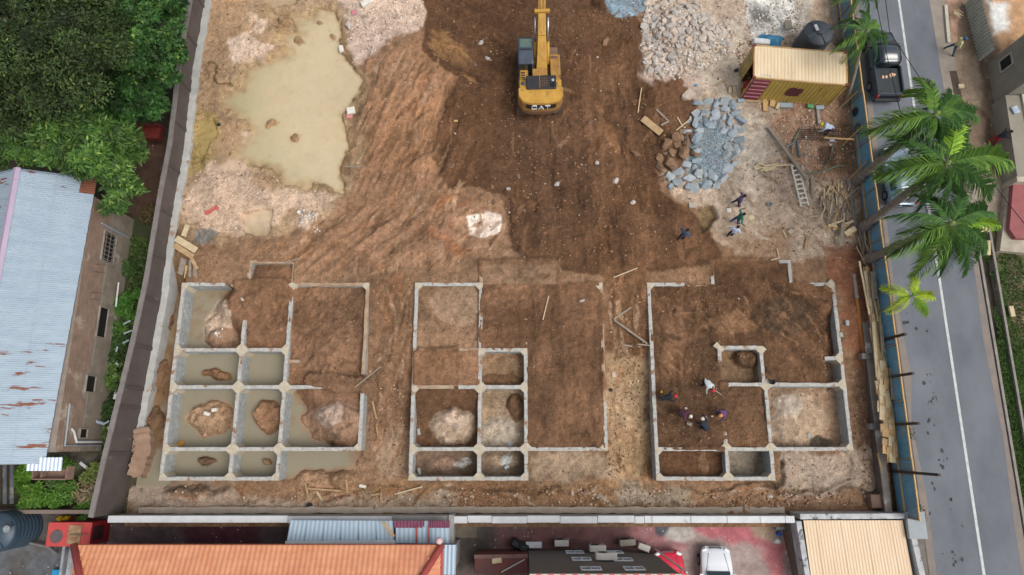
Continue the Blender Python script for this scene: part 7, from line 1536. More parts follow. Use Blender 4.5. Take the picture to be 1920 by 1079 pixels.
tan = [(176, 148, 122), (160, 130, 104), (190, 170, 150), (146, 114, 90)]; brn = [(132, 98, 72), (112, 82, 60), (144, 110, 84), (120, 90, 66), (150, 116, 88)]; wht = [(216, 210, 202), (190, 184, 178), (204, 190, 174)]; pal = [(200, 180, 164), (212, 196, 182), (184, 164, 146)]; blu = [(140, 156, 166), (118, 134, 146), (166, 178, 186)]
gravel('loose_stones', 'small stones and clods strewn over the whole site', [
    ([(380, 0), (1590, 0), (1600, 500), (330, 500)], 5200, .02, .08, tan + brn + brn), ([(800, 0), (1210, 0), (1330, 500), (960, 500)], 2000, .02, .1, brn), ([(300, 500), (1640, 500), (1660, 950), (220, 950)], 6000, .018, .06, brn + brn + tan[:1]),
    ([(1220, 530), (1565, 530), (1575, 700), (1440, 830), (1235, 840)], 1000, .025, .08, brn + brn + tan[:1]), ([(550, 535), (690, 535), (680, 730), (540, 730)], 500, .02, .1, brn), ([(630, 0), (800, 0), (790, 50), (700, 110), (660, 100)], 500, .02, .13, pal),
    ([(355, 300), (640, 350), (600, 420), (480, 440), (350, 430)], 500, .02, .09, pal), ([(700, 915), (1230, 915), (1640, 925), (1640, 955), (240, 955), (240, 905), (420, 905)], 2400, .02, .1, tan + brn + pal[:1]),
    ([(1205, 0), (1380, 60), (1370, 110), (1260, 160), (1200, 110)], 2600, .03, .15, wht + pal), ([(1200, 60), (1225, 60), (1225, 150), (1205, 150)], 500, .03, .12, tan), ([(1390, 0), (1500, 0), (1500, 70), (1400, 80)], 500, .03, .12, wht),
    ([(1400, 190), (1590, 190), (1600, 300), (1480, 300)], 1300, .025, .09, tan + pal), ([(1380, 80), (1420, 70), (1410, 200), (1380, 200)], 350, .03, .13, tan), ([(1440, 300), (1600, 330), (1600, 470), (1430, 470)], 900, .02, .09, tan),
    ([(235, 800), (275, 800), (272, 905), (238, 905)], 300, .03, .11, tan), ([(1600, 690), (1650, 700), (1665, 950), (1610, 940)], 700, .02, .08, tan + brn), ([(1140, 530), (1218, 530), (1230, 900), (1140, 900)], 700, .02, .1, tan + brn), ([(690, 520), (775, 520), (768, 900), (690, 900)], 700, .02, .09, brn + tan)], 41)
gravel('crushed_stone', 'blue grey crushed stone in the middle of the boulders and at the top edge', [
    ([(1300, 225), (1360, 225), (1365, 300), (1345, 335), (1300, 330)], 3200, .02, .06, blu), ([(1128, -20), (1222, -20), (1216, 18), (1186, 32), (1150, 34)], 2600, .02, .06, blu)], 42)
# broken white stones by the bowl
gravel('broken_tiles', 'white chips scattered east of the little pool', [([(562, 395), (598, 395), (600, 422), (572, 418)], 70, .05, .13, wht + wht), ([(590, 425), (615, 430), (608, 440), (590, 438)], 12, .06, .14, wht), ([(395, 600), (415, 615), (415, 640), (395, 640)], 45, .04, .12, wht), ([(700, 570), (1000, 960), (1000, 950)], 5, .03, .04, wht)], 43)

# ---------------------------------------------------------------- timber and litter
def plank(a_, b_, w, t_, m_, label, group=None, name='timber_plank', cat='plank'):
    """a_ and b_: (photo x, photo y, height)"""
    A, B = Vector(px3(*a_)), Vector(px3(*b_)); m = MB(); m.bar(A, B, w, t_); return own(m, name, m_, label, cat, group)
def on_ground(px, py, up=.05):
    x, y = W(px, py, -.1); z = height_at(x, y); x, y = W(px, py, z); return (px, py, height_at(x, y) + up)
def gp2(px, py, up=.05): q = on_ground(px, py, up); return q
# heap by the west wall
for k, (a_, b_, w, m_, lab) in enumerate((((352, 422), (344, 443), .32, 0, 'short upright pale board at the north of the western plank heap'), ((330, 447), (368, 470), .42, 0, 'broad pale plank lying across the western plank heap'), ((327, 460), (362, 482), .35, 1, 'tan plank under the broad one in the western heap'),
       ((358, 482), (370, 505), .22, 1, 'tilted plank at the east of the western heap'), ((345, 485), (338, 515), .4, 2, 'grey plank at the south-west of the western heap'), ((357, 488), (356, 520), .16, 2, 'thin dark batten in the middle of the western heap'), ((365, 490), (367, 520), .22, 2, 'grey batten at the foot of the western heap'), ((350, 498), (347, 522), .14, 3, 'narrow yellow lath at the foot of the western heap'))):
    plank(gp2(*a_, .1 + .06 * (7 - k)), gp2(*b_, .08 + .06 * (7 - k)), w, .05, woods[m_], lab)
# scattered sticks by the east wall
r = random.Random(77)
for k in range(46):
    px, py = r.uniform(1536, 1598), r.uniform(345, 415); a_ = r.gauss(1.75, .35); l_ = r.uniform(12, 34)
    plank(gp2(px - math.cos(a_) * l_ / 2, py - math.sin(a_) * l_ / 2, .06 + r.random() * .2), gp2(px + math.cos(a_) * l_ / 2, py + math.sin(a_) * l_ / 2, .06 + r.random() * .2), r.uniform(.05, .1), .05, woods[r.choice((0, 1, 1, 2))], 'stick in the loose scatter of lumber north-west of the lumber strip', 'sticks in the loose scatter', 'timber_stick', 'stick')
for k in range(16):
    px, py = r.uniform(1548, 1592), r.uniform(415, 442); a_ = r.uniform(-.9, .6); l_ = r.uniform(12, 26)
    plank(gp2(px - math.cos(a_) * l_ / 2, py - math.sin(a_) * l_ / 2, .1 + r.random() * .2), gp2(px + math.cos(a_) * l_ / 2, py + math.sin(a_) * l_ / 2, .1 + r.random() * .25), r.uniform(.1, .2), .04, woods[r.choice((0, 0, 3, 1))], 'splintered yellow board in the heap of broken boards', 'splintered boards', 'broken_board', 'board')
plank(gp2(1581, 420, .4), gp2(1577, 462, .4), .24, .06, woods[2], 'dark plank across the heap of broken boards')
plank(gp2(1585, 440, .45), gp2(1604, 428, .45), .36, .06, woods[0], 'wide pale board at the east of the heap of broken boards')
plank(gp2(1515, 444, .1), gp2(1511, 468, .1), .22, .06, woods[1], 'brown plank west of the broken boards'); plank(gp2(1533, 205, .1), gp2(1536, 234, .1), .2, .14, tie, 'short concrete post south of the container', None, 'concrete_post', 'post')
for k in range(34):
    px, py = r.uniform(1612, 1632), r.uniform(440, 478); a_ = r.gauss(1.35, .14); l_ = r.uniform(26, 44); z_ = r.uniform(-.3, .3)
    plank((px - math.cos(a_) * l_ / 2, py - math.sin(a_) * l_ / 2, z_), (px + math.cos(a_) * l_ / 2, py + math.sin(a_) * l_ / 2, z_ + .05), .06, .05, woods[r.choice((0, 1, 2, 2))], 'thin stick in the bundle beside the black banded palm', 'sticks in the bundle', 'timber_stick', 'stick')
# the strip of lumber between low wall and fence
def slot_x(py, f_): return 1612 + (py - 490) * .122 + 5 + f_ * 24
for k in range(90):
    py = r.uniform(495, 790); l_ = r.uniform(60, 150); py1 = min(py + l_, 790); f_ = r.random() * .9; z_ = r.uniform(.15, .6); df = r.gauss(0, .25)
    plank((slot_x(py, f_), py, z_), (slot_x(py1, min(1, max(0, f_ + df))), py1, z_ + r.uniform(-.05, .1)), r.choice((.07, .08, .1, .2)), .06, woods[r.choice((0, 0, 1, 3, 2))], 'long batten in the lumber strip between the low wall and the blue fence', 'battens in the lumber strip')
for k in range(50):
    py = r.uniform(675, 845); f_ = r.random() * .8
    plank((slot_x(py, f_), py, .55 + r.random() * .2), (slot_x(py + 12, f_ + r.uniform(-.1, .1)), py + r.uniform(12, 30), .55 + r.random() * .2), r.uniform(.2, .4), .08, woods[r.choice((0, 0, 0, 1, 3))], 'short pale board in the stack north of the brick pier', 'short boards in the lumber strip', 'timber_board', 'board')
for a_, b_, w, lab in (((1637, 510), (1640, 560), .32, 'broad grey board at the north of the lumber strip'), ((1611, 490), (1630, 590), .1, 'long thin lath at the north end of the lumber strip'), ((1672, 690), (1676, 750), .3, 'long grey board beside the stack of short boards'), ((1652, 610), (1656, 660), .2, 'grey plank beneath the lumber west of the small palm')):
    plank((a_[0], a_[1], .8), (b_[0], b_[1], .75), w, .06, woods[0 if w < .2 else 2], lab)
plank(gp2(1606, 560, .08), gp2(1619, 662, .08), .2, .06, mat('red_brown_wood', (168, 112, 60), (140, 90, 48), 2), 'long orange brown board on the red soil west of the low wall')
plank((1646, 850, 0), (1652, 880, .1), .1, .08, woods[1], 'dark stick standing in the slot south of the pier'); m = MB(); m.bevbox(px3(1631, 552, .3), (.5, .3, .3), .05); own(m, 'black_box', blk_m, 'black box on the lumber west of the small yellow palm', 'box')
wb_ = mat('white_block', (222, 218, 208), (200, 196, 186), 4)
# ladder, long pole, driftwood
A, B = Vector(px3(*gp2(1489, 307, .15))), Vector(px3(*gp2(1509, 387, .15))); d_ = (B - A).normalized(); s_ = Vector((-d_.y, d_.x, 0)).normalized() * .22
ld = thing('timber_ladder', 'pale wooden ladder lying north to south in the dust', 'ladder', tuple(A))
for s in (-1, 1): m = MB(); m.bar(s_ * s, (B - A) + s_ * s * 1.15, .09, .08); m.build('rail', wb_, ld)
for k in range(9): q = (B - A) * (.06 + k * .108); m = MB(); m.bar(q - s_ * 1.0 + Vector((0, 0, .04)), q + s_ * 1.0 + Vector((0, 0, .04)), .1, .05); m.build('rung', wb_, ld)
plank(gp2(1440, 238, .2), gp2(1514, 338, .35), .2, .14, woods[2], 'long thick grey pole lying across the end of the ladder', None, 'timber_pole', 'pole')
plank(gp2(1442, 312, .15), gp2(1490, 309, .15), .1, .08, woods[0], 'pale stick pointing from the splintered log to the ladder')
r = random.Random(5)
for k in range(14):
    a_ = r.gauss(-.12, .25); px, py = r.uniform(1422, 1450), r.uniform(306, 318); l_ = r.uniform(12, 24)
    plank(gp2(px - math.cos(a_) * l_ / 2, py - math.sin(a_) * l_ / 2, .1 + r.random() * .15), gp2(px + math.cos(a_) * l_ / 2, py + math.sin(a_) * l_ / 2, .1 + r.random() * .15), .1, .06, woods[0], 'pale splinter in the splintered log pile west of the ladder', 'splinters', 'wood_splinter', 'splinter')
plank(gp2(1522, 333, .1), gp2(1524, 372, .1), .16, .05, woods[2], 'narrow board standing off the east side of the ladder')
# hoses and rebar mats
def hose(pts, r_, m_, label, name='hose', cat='hose'):
    ps = [Vector(px3(*gp2(*p, .12))) for p in pts]; sm = []
    for i in range(len(ps) - 1):
        p0, p1, p2, p3 = ps[max(i - 1, 0)], ps[i], ps[i + 1], ps[min(i + 2, len(ps) - 1)]
        for j in range(6):
            t = j / 6; sm.append(.5 * ((2 * p1) + (-p0 + p2) * t + (2 * p0 - 5 * p1 + 4 * p2 - p3) * t * t + (-p0 + 3 * p1 - 3 * p2 + p3) * t ** 3))
    sm.append(ps[-1]); m = MB(); m.tube(sm, r_, 7); return own(m, name, m_, label, cat, smooth=True)
hg = mat('green_hose', (120, 134, 112), (100, 114, 96), 3, .6)
hose([(1503, 239), (1490, 262), (1484, 290), (1492, 315), (1525, 325), (1570, 312), (1580, 312)], .055, hg, 'green grey hose looping round the pole and the ladder')
hose([(1494, 262), (1500, 295)], .07, mat('blue_pipe', (110, 124, 134)), 'straight blue grey pipe beside the hose', 'pipe', 'pipe'); hose([(1562, 272), (1556, 300), (1545, 315)], .045, hg, 'short curved hose over the lower rebar mat')
hose([(1455, 285), (1490, 268)], .06, mat('grey_pipe2', (130, 132, 126)), 'thin grey pipe crossing under the long pole', 'pipe', 'pipe')
rb = mat('rebar', (96, 72, 60), (74, 56, 48), 4, .8)
for (x0, x1, y0, y1, lab) in ((1500, 1572, 243, 262, 'rusty rebar mat where the yellow helmeted worker bends'), (1538, 1566, 275, 308, 'rusty rebar mat south of the bending worker')):
    t = thing('rebar_mat', lab, 'rebar mat', px3(*gp2((x0 + x1) / 2, (y0 + y1) / 2, .12))); o_ = t.location
    for k in range(9): a_ = Vector(px3(*gp2(x0 + (x1 - x0) * k / 8, y0, .14))); b_ = Vector(px3(*gp2(x0 + (x1 - x0) * k / 8, y1, .14))); m = MB(); m.bar(a_ - o_, b_ - o_, .035, .03); m.build('bar', rb, t)
    for k in range(6): a_ = Vector(px3(*gp2(x0, y0 + (y1 - y0) * k / 5, .17))); b_ = Vector(px3(*gp2(x1, y0 + (y1 - y0) * k / 5, .17))); m = MB(); m.bar(a_ - o_, b_ - o_, .035, .03); m.build('bar', rb, t)
plank(gp2(1545, 259, .4), gp2(1602, 262, .9), .1, .08, raw, 'raw timber leaning from the rebar mat to the blue fence')
# sticks and boards elsewhere: (a, b, width, wood, label)
L_ = [((1151, 599), (1183, 577), .1, 2, 'upper arm of the V of poles between the eastern foundations'), ((1151, 600), (1214, 645), .12, 2, 'long pole forming the lower arm of the V'), ((1195, 646), (1218, 648), .08, 2, 'short stick joining the V of poles to the eastern wall'), ((1168, 647), (1186, 650), .1, 2, 'short stick west of the V of poles'),
      ((1205, 222), (1240, 250), .5, 1, 'wide muddy board on the dark soil west of the boulders'), ((1231, 206), (1254, 228), .12, 2, 'bent grey strip above the muddy board'), ((1254, 228), (1240, 235), .12, 2, 'hooked end of the grey strip above the muddy board'), ((1268, 245), (1296, 222), .07, 0, 'thin pale stick on the west of the boulders'), ((1270, 220), (1280, 238), .07, 0, 'second thin stick leaning on the brown boulders'),
      ((1203, 165), (1196, 212), .06, 0, 'thin white stick on the dark soil below the pale heap'), ((1226, 137), (1252, 135), .06, 0, 'thin stick at the foot of the pale heap'), ((1150, 521), (1195, 503), .06, 0, 'thin stick between middle and eastern foundations, north'), ((1018, 600), (1029, 555), .06, 0, 'curved thin stick in the middle foundation'),
      ((665, 727), (714, 688), .07, 2, 'thin stick over the east wall of the flooded foundation'), ((698, 752), (706, 785), .1, 1, 'orange stake east of the flooded foundation'), ((706, 800), (709, 820), .08, 1, 'short stake south of the orange stake'), ((572, 905), (580, 940), .1, 1, 'orange brown stick in the mud of the south strip'), ((575, 916), (640, 921), .09, 1, 'long brown lath lying on the south strip'),
      ((594, 922), (604, 938), .12, 0, 'short pale stick beside the black ring'), ((601, 938), (600, 954), .1, 2, 'stick pointing at the south wall by the black ring'), ((740, 927), (792, 913), .08, 0, 'long pale stick below the middle foundation'), ((696, 929), (712, 926), .08, 1, 'short orange stick on the south strip'), ((715, 923), (714, 945), .08, 1, 'orange stake upright on the south strip'),
      ((649, 900), (652, 925), .1, 1, 'brown stick on the mud south of the flooded foundation'), ((400, 820), (360, 838), .1, 1, 'submerged branch in the south-west big cell'), ((470, 408), (486, 425), .1, 1, 'brown stick in the little pool'), ((900, 398), (905, 425), .08, 1, 'stick standing across the white patch'), ((648, 313), (680, 314), .06, 2, 'thin stick east of the pond'),
      ((535, 492), (560, 485), .06, 2, 'twig on the north-east corner of the porch'), ((1457, 466), (1461, 484), .07, 0, 'white lath on the north of the eastern foundation'), ((1461, 484), (1446, 488), .07, 0, 'short white lath at the porch of the eastern foundation'), ((1468, 432), (1474, 446), .08, 0, 'white splinter in the dust south of the people'), ((1484, 408), (1497, 420), .05, 0, 'thin sliver on the dusty path'),
      ((1516, 407), (1540, 405), .05, 0, 'thin sliver left of the scattered sticks'), ((1545, 925), (1600, 900), .07, 2, 'cable like stick in the south-east corner'), ((1440, 320), (1440, 321), .05, 0, 'tiny chip by the splinters')]
for a_, b_, w, mi, lab in L_[:-1]:
    qa, qb = gp2(*a_, .1), gp2(*b_, .1); zz = max(qa[2], qb[2]); plank((qa[0], qa[1], zz), (qb[0], qb[1], zz), w, .05, woods[mi], lab, None, 'timber_stick' if w < .4 else 'timber_board', 'stick' if w < .4 else 'board')
def litter(px, py, dims, m_, name, label, cat, rz=0, z=None):
    q = gp2(px, py, dims[2] / 2); p = px3(px, py, q[2] if z is None else z); m = MB(); m.bevbox(p, dims, min(dims) * .15, rz=rz); return own(m, name, m_, label, cat)
wb_ = mat('white_block', (222, 218, 208), (200, 196, 186), 4)
for (px, py, dims, m_, nm, lab, cat, rz, z) in ((338, 833, (.4, .3, .12), mat('orange_box', (196, 140, 50), (176, 120, 44), 3), 'orange_box', 'orange box floating in the flooded foundation', 'box', .6, Wt + .05), (388, 776, (.38, .22, .2), wb_, 'concrete_block', 'white block on the large mound of the flooded foundation', 'block', -.3, -.62), (402, 769, (.32, .22, .2), wb_, 'concrete_block', 'cream block beside the white one on the large mound', 'block', .1, -.6),
        (411, 796, (.2, .16, .14), wb_, 'concrete_block', 'small block low on the large mound', 'block', .2, -.8), (1220, 0, (.1, .1, .1), wb_, 'chip', 'chip', 'block', 0, None), (785, 810, (.18, .4, .18), conc, 'concrete_block', 'grey block in the south-west pit of the middle foundation', 'block', .2, -1.0), (783, 836, (.3, .2, .2), conc, 'concrete_block', 'grey block in the corner of the deep western pit', 'block', -.6, -1.05),
        (786, 884, (.18, .42, .2), conc, 'concrete_block', 'grey block in the lowest western cell of the middle foundation', 'block', .2, -1.1), (950, 876, (.3, .2, .2), blueS[1], 'concrete_block', 'blue grey block in the lowest middle cell', 'block', .5, -1.0), (956, 834, (.2, .3, .2), blueS[1], 'concrete_block', 'blue grey block at the wall of the sandy cell', 'block', .1, -.95), (1588, 606, (.22, .34, .2), conc, 'concrete_block', 'grey block on the red soil east of the eastern foundation', 'block', 0, None),
        (1577, 628, (.2, .3, .15), conc, 'concrete_block', 'half buried block beside the eastern wall', 'block', .2, None), (1516, 817, (.22, .3, .2), conc, 'concrete_block', 'pale block in the sandy cell of the eastern foundation', 'block', .1, -.9), (680, 912, (.42, .18, .16), wb_, 'concrete_block', 'white block on the south strip', 'block', -.2, None), (658, 208, (.55, .5, .2), wb_, 'concrete_slab', 'cream slab at the corner of the pond', 'slab', .2, None),
        (655, 219, (.4, .3, .16), mat('pink_slab', (206, 140, 134)), 'painted_slab', 'pink painted slab at the corner of the pond', 'slab', 0, None), (640, 92, (.3, .5, .2), wb_, 'concrete_slab', 'white lump at the edge of the pond', 'slab', .2, None), (688, 5, (.9, .4, .3), wb_, 'concrete_slab', 'big pale slab at the top edge', 'slab', .5, None), (664, 24, (.3, .4, .1), mat('pink_tile2', (206, 130, 140)), 'painted_slab', 'pink tile left of the big pale slab', 'slab', .4, None),
        (1367, 395, (.3, .3, .1), wb_, 'concrete_slab', 'pale square slab west of the purple shirted man', 'slab', .1, None), (1297, 385, (.38, .38, .12), mat('path_grey', (176, 168, 156)), 'concrete_slab', 'grey square slab at the corner of the dug pit', 'slab', 0, None), (1482, 435, (.35, .3, .2), whiteS[3], 'broken_stone', 'broken stone lump in the dust', 'stone', .6, None), (1305, 160, (.16, .14, .1), mat('cyan', (40, 150, 200)), 'blue_scrap', 'small blue scrap on the pale dust', 'scrap', 0, None),
        (855, 227, (.25, .12, .08), raw, 'wood_chip', 'yellow chip on the dark soil', 'chip', 0, None), (1510, 258, (.2, .2, .1), wb_, 'white_sack', 'white scrap near the rebar mat', 'scrap', 0, None), (1560, 264, (.3, .14, .1), mat('sack_blue', (160, 180, 206)), 'sack', 'pale blue sack hanging on the leaning timber', 'sack', 0, .5), (1381, 132, (.3, .2, .16), blk_m, 'dark_bag', 'dark bag west of the container', 'bag', .4, None)):
    if nm != 'chip': litter(px, py, dims, m_, nm, lab, cat, rz, z)
m = MB(); q = px3(1446, 717, .0); m.lathe([(.13, 0), (.17, .28), (.15, .29), (.12, .05), (.01, .05)], 14, q); own(m, 'bucket', blk_m, 'black bucket on the wall crossing of the eastern foundation', 'bucket', smooth=True)
m = MB(); q = px3(*gp2(1441, 385, .0)); m.lathe([(.14, 0), (.17, .3), (.15, .3), (.12, .05), (.01, .05)], 14, q); own(m, 'bucket', mat('grey_plastic', (160, 162, 160)), 'grey bucket standing alone right of the purple shirted man', 'bucket', smooth=True)
m = MB(); q = px3(*gp2(581, 948, .0)); m.lathe([(.17, 0), (.17, .25), (.12, .25), (.12, .02), (.01, .02)], 16, q); own(m, 'pipe_ring', blk_m, 'black pipe ring in the mud near the south wall', 'pipe', smooth=True)
m = MB(); q = px3(*gp2(1145, 732, .0)); m.lathe([(.1, 0), (.12, .15), (.01, .16)], 12, q); own(m, 'black_can', blk_m, 'small black can between the middle and eastern foundations', 'can', smooth=True)
for k, (px, py, m_, lab) in enumerate(((399, 232, wb_, 'white plastic scrap by the pond inlet'), (410, 234, blk_m, 'black scrap beside the white one'))): litter(px, py, (.24, .2, .06), m_, 'plastic_scrap', lab, 'scrap', .3)
# red cloth
m = MB(); r = np.random.RandomState(3); q = px3(*gp2(398, 395, .03)); nn = 9; vs = []; fs = []
for i in range(nn):
    for j in range(5):
        u, v = i / (nn - 1) - .5, j / 4 - .5; vs.append((q[0] + u * .9 + r.normal(0, .03), q[1] + v * .35 + .18 * math.sin(u * 5) + r.normal(0, .03), q[2] + .03 + .05 * abs(math.sin(u * 13 + v * 5))))
        if i and j: k = i * 5 + j; fs.append((k - 6, k - 1, k, k - 5))
m.add(vs, fs); own(m, 'red_cloth', mat('red_cloth', (196, 84, 80), (176, 110, 96), 4), 'red cloth in the pale dust below the pond', 'cloth')
# concrete slab strips: pale patch rim, soakaway kerb
# ---------------------------------------------------------------- people
skinm = mat('skin_dark', (92, 64, 50), (80, 56, 44), 4, .6)
def person(label, loc, rz, shirt, trous, pose, head=None, headkind='hair', k_=0):
    """one continuous skinned body; pose: lean (deg), stride, crouch, arms as (side, forward, down) hand targets"""
    lean = R(pose.get('lean', 3)); cr = pose.get('crouch', 0.0); st = pose.get('stride', .12); sp = pose.get('spread', .11)
    pz = .93 - cr * .5; py_ = -.10 * math.sin(lean) - cr * .25
    def T(x, y, z):   # torso frame at pelvis, bent forward by lean
        return (x, py_ + y * math.cos(lean) + z * math.sin(lean), pz + z * math.cos(lean) - y * math.sin(lean))
    V_ = []; E_ = []; R_ = []; Z_ = []
    def v(p, r_): V_.append(p); R_.append(r_); return len(V_) - 1
    def e(a_, b_, z): E_.append((a_, b_)); Z_.append(z)
    pel = v(T(0, 0, 0), (.165, .13)); bel = v(T(0, .0, .18), (.16, .125)); che = v(T(0, .01, .38), (.19, .14)); nb = v(T(0, .01, .50), (.075, .07)); nk = v(T(0, .02, .57), (.055, .055))
    hb = v(T(0, .04, .64), (.075, .085)); ht = v(T(0, .04, .74), (.078, .09)); hd = v(T(0, .03, .79), (.05, .06)); nz = v(T(0, .14, .67), (.014, .014))
    e(pel, bel, 0); e(bel, che, 0); e(che, nb, 0); e(nb, nk, 1); e(nk, hb, 1); e(hb, ht, 1); e(ht, hd, 1); e(hb, nz, 1)
    for s in (-1, 1):
        hand = pose.get('hands', ((.26, .1, -.45), (.26, .1, -.45)))[0 if s < 0 else 1]
        sh = Vector(T(s * .19, 0, .46)); a_ = v(tuple(sh), (.085, .08)); hw = sh + Vector((s * hand[0] - s * .1, hand[1], hand[2])); L = (hw - sh).length
        if L > .56: hw = sh + (hw - sh) * (.56 / L); L = .56
        bend = math.sqrt(max(.0, .285 ** 2 - (L / 2) ** 2)); el = sh.lerp(hw, .5) + Vector((s * .6, -.6, -.2)).normalized() * bend
        b_ = v(tuple(el), (.056, .056)); c = v(tuple(hw), (.030, .028)); e(che, a_, 0); e(a_, b_, 0); e(b_, c, 2 if pose.get('long') is None else 0)
        d = (hw - el).normalized(); sd_ = d.cross(Vector((0, 0, 1))); sd_ = sd_.normalized() if sd_.length > .1 else Vector((1, 0, 0)); dn = sd_.cross(d)
        pm = v(tuple(hw + d * .06), (.036, .022)); e(c, pm, 1)
        for f_, (off_, ln) in enumerate(((-.032, .065), (-.011, .08), (.011, .075), (.031, .055))):
            q1 = hw + d * (.085) + sd_ * off_; q2 = q1 + (d * .75 - dn * .4 * s * 0 + Vector((0, 0, -.25))) * ln
            i1 = v(tuple(q1), (.010, .010)); i2 = v(tuple(q2), (.009, .009)); e(pm, i1, 1); e(i1, i2, 1)
        i1 = v(tuple(hw + d * .05 + sd_ * .05), (.010, .010)); e(c, i1, 1)
        fy = st * s * .7; ft = Vector((s * sp, fy + pose.get('fshift', 0) + py_ * .3, .07)); hip = Vector(T(s * .095, 0, -.03)); a2 = v(tuple(hip), (.115, .115))
        L2 = (ft - hip).length; kb = math.sqrt(max(0, .43 ** 2 - (L2 / 2) ** 2)); kn = hip.lerp(ft, .5) + Vector((s * .12, 1, .1)).normalized() * kb
        k1 = v(tuple(kn), (.082, .082)); an = v(tuple(ft), (.062, .062)); to = v((ft.x + s * .02, ft.y + .15, .035), (.038, .028)); hl = v((ft.x, ft.y - .05, .04), (.034, .03))
        e(pel, a2, 3); e(a2, k1, 3); e(k1, an, 3); e(an, to, 4); e(an, hl, 4)
    me = bpy.data.meshes.new('body'); me.from_pydata(V_, E_, []); o = bpy.data.objects.new('body', me); C.objects.link(o)
    sm = o.modifiers.new('s', 'SKIN'); sm.use_smooth_shade = True; sb = o.modifiers.new('u', 'SUBSURF'); sb.levels = 1; sb.render_levels = 1
    for i, q in enumerate(me.skin_vertices[0].data): q.radius = R_[i]; q.use_root = (i == 0)
    dg = bpy.context.evaluated_depsgraph_get(); dg.update(); nm = bpy.data.meshes.new_from_object(o.evaluated_get(dg)); o.modifiers.clear(); o.data = nm; nm.materials.clear()
    for q in (shirt, skinm, skinm, trous, mat('dark_shoe', (40, 34, 30), rough=.7)): nm.materials.append(q)
    A_ = np.array([V_[a_] for a_, b_ in E_]); B_ = np.array([V_[b_] for a_, b_ in E_]); D_ = B_ - A_; LL = (D_ ** 2).sum(1)
    rad = np.array([(R_[a_][0] + R_[b_][0]) / 2 for a_, b_ in E_])
    for pl in nm.polygons:
        c = np.array(pl.center); t_ = np.clip(((c - A_) * D_).sum(1) / LL, 0, 1); dd_ = np.linalg.norm(c - A_ - D_ * t_[:, None], axis=1) - rad * .6
        pl.material_index = Z_[int(dd_.argmin())]; pl.use_smooth = True
    t = thing('person', label, 'person', loc, rz); o.parent = t; o.name = 'body'
    hc = Vector(T(0, .03, .735)); M = Matrix.Rotation(-lean, 3, 'X'); m = MB()
    if headkind == 'hair': pr = [(.092, -.03), (.1, .02), (.09, .07), (.06, .1), (.01, .11)]
    elif headkind == 'cap': pr = [(.105, -.02), (.112, .03), (.1, .08), (.065, .115), (.01, .125)]
    else: pr = [(.155, -.02), (.15, .0), (.118, .02), (.118, .06), (.1, .1), (.06, .13), (.01, .14)]
    m.lathe(pr, 16)
    if headkind == 'cap': m.box((0, .14, -.005), (.15, .11, .015))
    m.v = [tuple(M @ Vector(q) + hc) for q in m.v]; m.build({'hair': 'hair', 'cap': 'cap', 'helmet': 'helmet'}[headkind], head or mat('black_hair', (24, 20, 18)), t, smooth=True)
    return t
cl = lambda n_, c, c2=None: mat(n_, c, c2 or tuple(int(q * .8) for q in c), 6, .85)
def stand(px, py, z=None):
    q = gp2(px, py, 0); zz = q[2] if z is None else z; p = W(px, py, zz); return (p[0], p[1], zz)
walk = dict(lean=6, stride=.26); bend = dict(lean=75, stride=.1, spread=.16, crouch=.15, hands=((.2, .25, -.5), (.2, .3, -.5)), long=1)
person('man in a purple shirt standing, northernmost of the walking men', stand(1378, 384), R(-100), cl('shirt_purple', (112, 92, 140)), cl('trousers_dark', (54, 46, 58)), dict(lean=5, stride=.3, hands=((.3, .1, -.4), (.3, .05, -.45)), long=1))
person('man in a green patterned shirt and blue jeans carrying a pale board', stand(1376, 418), R(-80), cl('shirt_green', (60, 128, 104), (30, 84, 70)), cl('jeans', (48, 92, 150)), dict(lean=8, stride=.34, hands=((.4, .3, -.2), (.45, .1, -.35))))
m = MB(); q = stand(1376, 418); c_p = px3(1409, 409, 1.2); m.box(c_p, (.32, .3, .05), rz=.2); own(m, 'pale_board', woods[0], 'pale board held by the man in the green shirt', 'board')
person('man in a white shirt and dark trousers next to the green shirted man', stand(1367, 443), R(-25), cl('shirt_white', (196, 206, 226), (170, 184, 212)), cl('trousers_navy', (30, 36, 48)), dict(lean=6, stride=.12, long=1))
person('man in dark blue clothes walking alone on the dark soil', stand(1275, 449), R(-38), cl('shirt_blue', (70, 88, 112), (56, 74, 98)), cl('trousers_blue', (38, 46, 66)), dict(lean=10, stride=.16, hands=((.25, .3, -.35), (.25, .2, -.4)), long=1))
capred = mat('red_cap', (220, 40, 70), (200, 30, 60), 5, .6); capw = mat('white_cap', (224, 220, 212), (200, 196, 188), 5, .7); capo = mat('orange_cap', (232, 150, 96), rough=.7)
person('worker in white with a red cap bending over a spade on the eastern fill', stand(1318, 719, -.1), R(-150), cl('shirt_white2', (206, 212, 214)), cl('trousers_dark', (1, 1, 1)), bend, capred, 'cap')
plank((1337, 730, .6), (1353, 741, .02), .05, .05, woods[2], 'spade handle of the worker in white', None, 'spade', 'spade')
person('worker in black with a red cap nearest the west wall of the eastern foundation', stand(1242, 748, -.1), R(-80), cl('shirt_black', (26, 30, 38)), cl('trousers_grey', (60, 62, 70)), dict(lean=68, stride=.14, crouch=.2, hands=((.25, .3, -.45), (.2, .3, -.45)), long=1), capred, 'cap')
person('crouching worker in a maroon shirt with a white head cloth', stand(1275, 776, -.1), R(-120), cl('shirt_maroon', (92, 50, 68), (70, 40, 60)), cl('trousers_grey', (1, 1, 1)), dict(lean=50, stride=.1, crouch=.5, hands=((.2, .4, -.35), (.2, .4, -.35))), capw, 'cap')
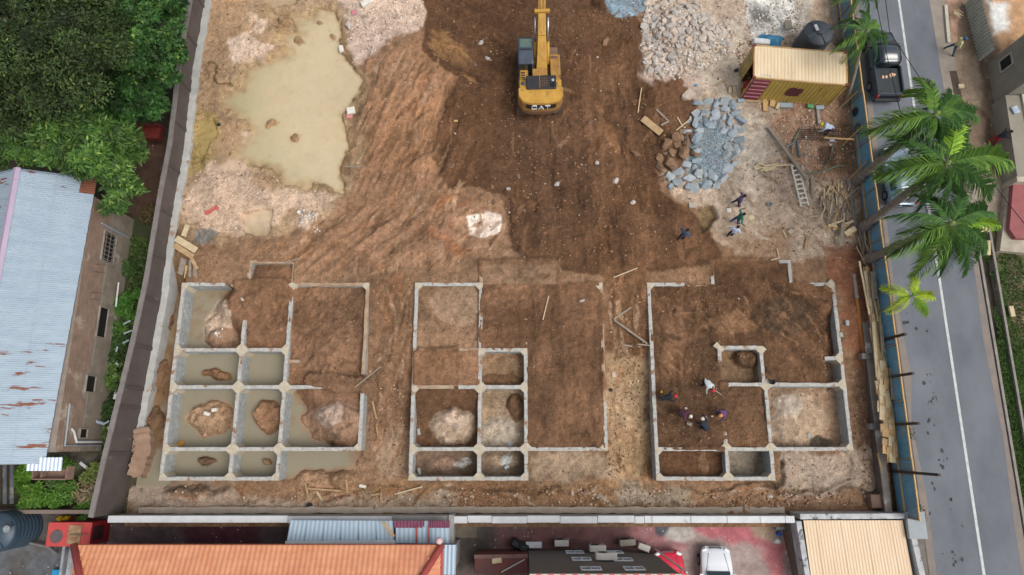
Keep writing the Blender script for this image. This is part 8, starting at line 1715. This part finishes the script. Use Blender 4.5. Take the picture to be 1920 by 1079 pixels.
person('worker in dark navy with a white cap, crouching over the fill', stand(1316, 800, -.1), R(28), cl('shirt_navy', (34, 46, 62)), cl('trousers_navy', (1, 1, 1)), dict(lean=62, stride=.1, crouch=.4, hands=((.2, .35, -.4), (.2, .4, -.4)), long=1), capw, 'cap')
person('worker in a violet checked shirt with an orange cap', stand(1348, 776, -.1), R(118), cl('shirt_violet', (112, 74, 116), (80, 60, 100)), cl('trousers_grey', (1, 1, 1)), dict(lean=40, stride=.1, crouch=.5, hands=((.2, .4, -.35), (.2, .4, -.35))), capo, 'cap')
litter(1322, 784, (.22, .22, .14), woods[2], 'head_pan', 'flat pan on the soil between the crouching workers', 'pan', .3); litter(1335, 781, (.14, .1, .08), whiteS[3], 'white_bag', 'small pale bag beside the violet shirted worker', 'bag')
litter(1293, 795, (.34, .22, .12), woods[2], 'sand_pan', 'grey pan in front of the maroon shirted worker', 'pan', -.5); litter(1240, 735, (.14, .14, .14), mat('yellow_bottle', (1, 1, 1)), 'yellow_bottle', 'yellow bottle behind the worker in black', 'bottle'); litter(1286, 766, (.15, .12, .1), whiteS[3], 'pale_stone', 'pale lump behind the maroon shirted worker', 'stone')
person('worker in a pale shirt and yellow helmet bending at the rebar mat', stand(1546, 250), R(75), cl('shirt_white', (1, 1, 1)), cl('trousers_grey', (1, 1, 1)), dict(lean=80, stride=.12, crouch=.15, hands=((.2, .3, -.45), (.2, .3, -.45)), long=1), mat('yellow_helmet', (236, 214, 50), rough=.4), 'helmet')
person('man in a yellow shirt, blue cap and jeans striding beside the road', stand(1777, 99, -.32)[:2] + (-.3,), R(-90), cl('shirt_cream', (214, 206, 150)), cl('jeans2', (72, 96, 112)), dict(lean=8, stride=.36, spread=.3, hands=((.3, .2, -.35), (.3, .1, -.4))), mat('blue_cap', (36, 92, 140)), 'cap')
person('person in black with red shorts leaning against the east building', stand(1857, 268, -.35)[:2] + (-.4,), R(-75), cl('shirt_black', (1, 1, 1)), cl('shorts_red', (170, 34, 40)), dict(lean=30, stride=.25, hands=((.3, .5, -.1), (.3, .5, -.15))))
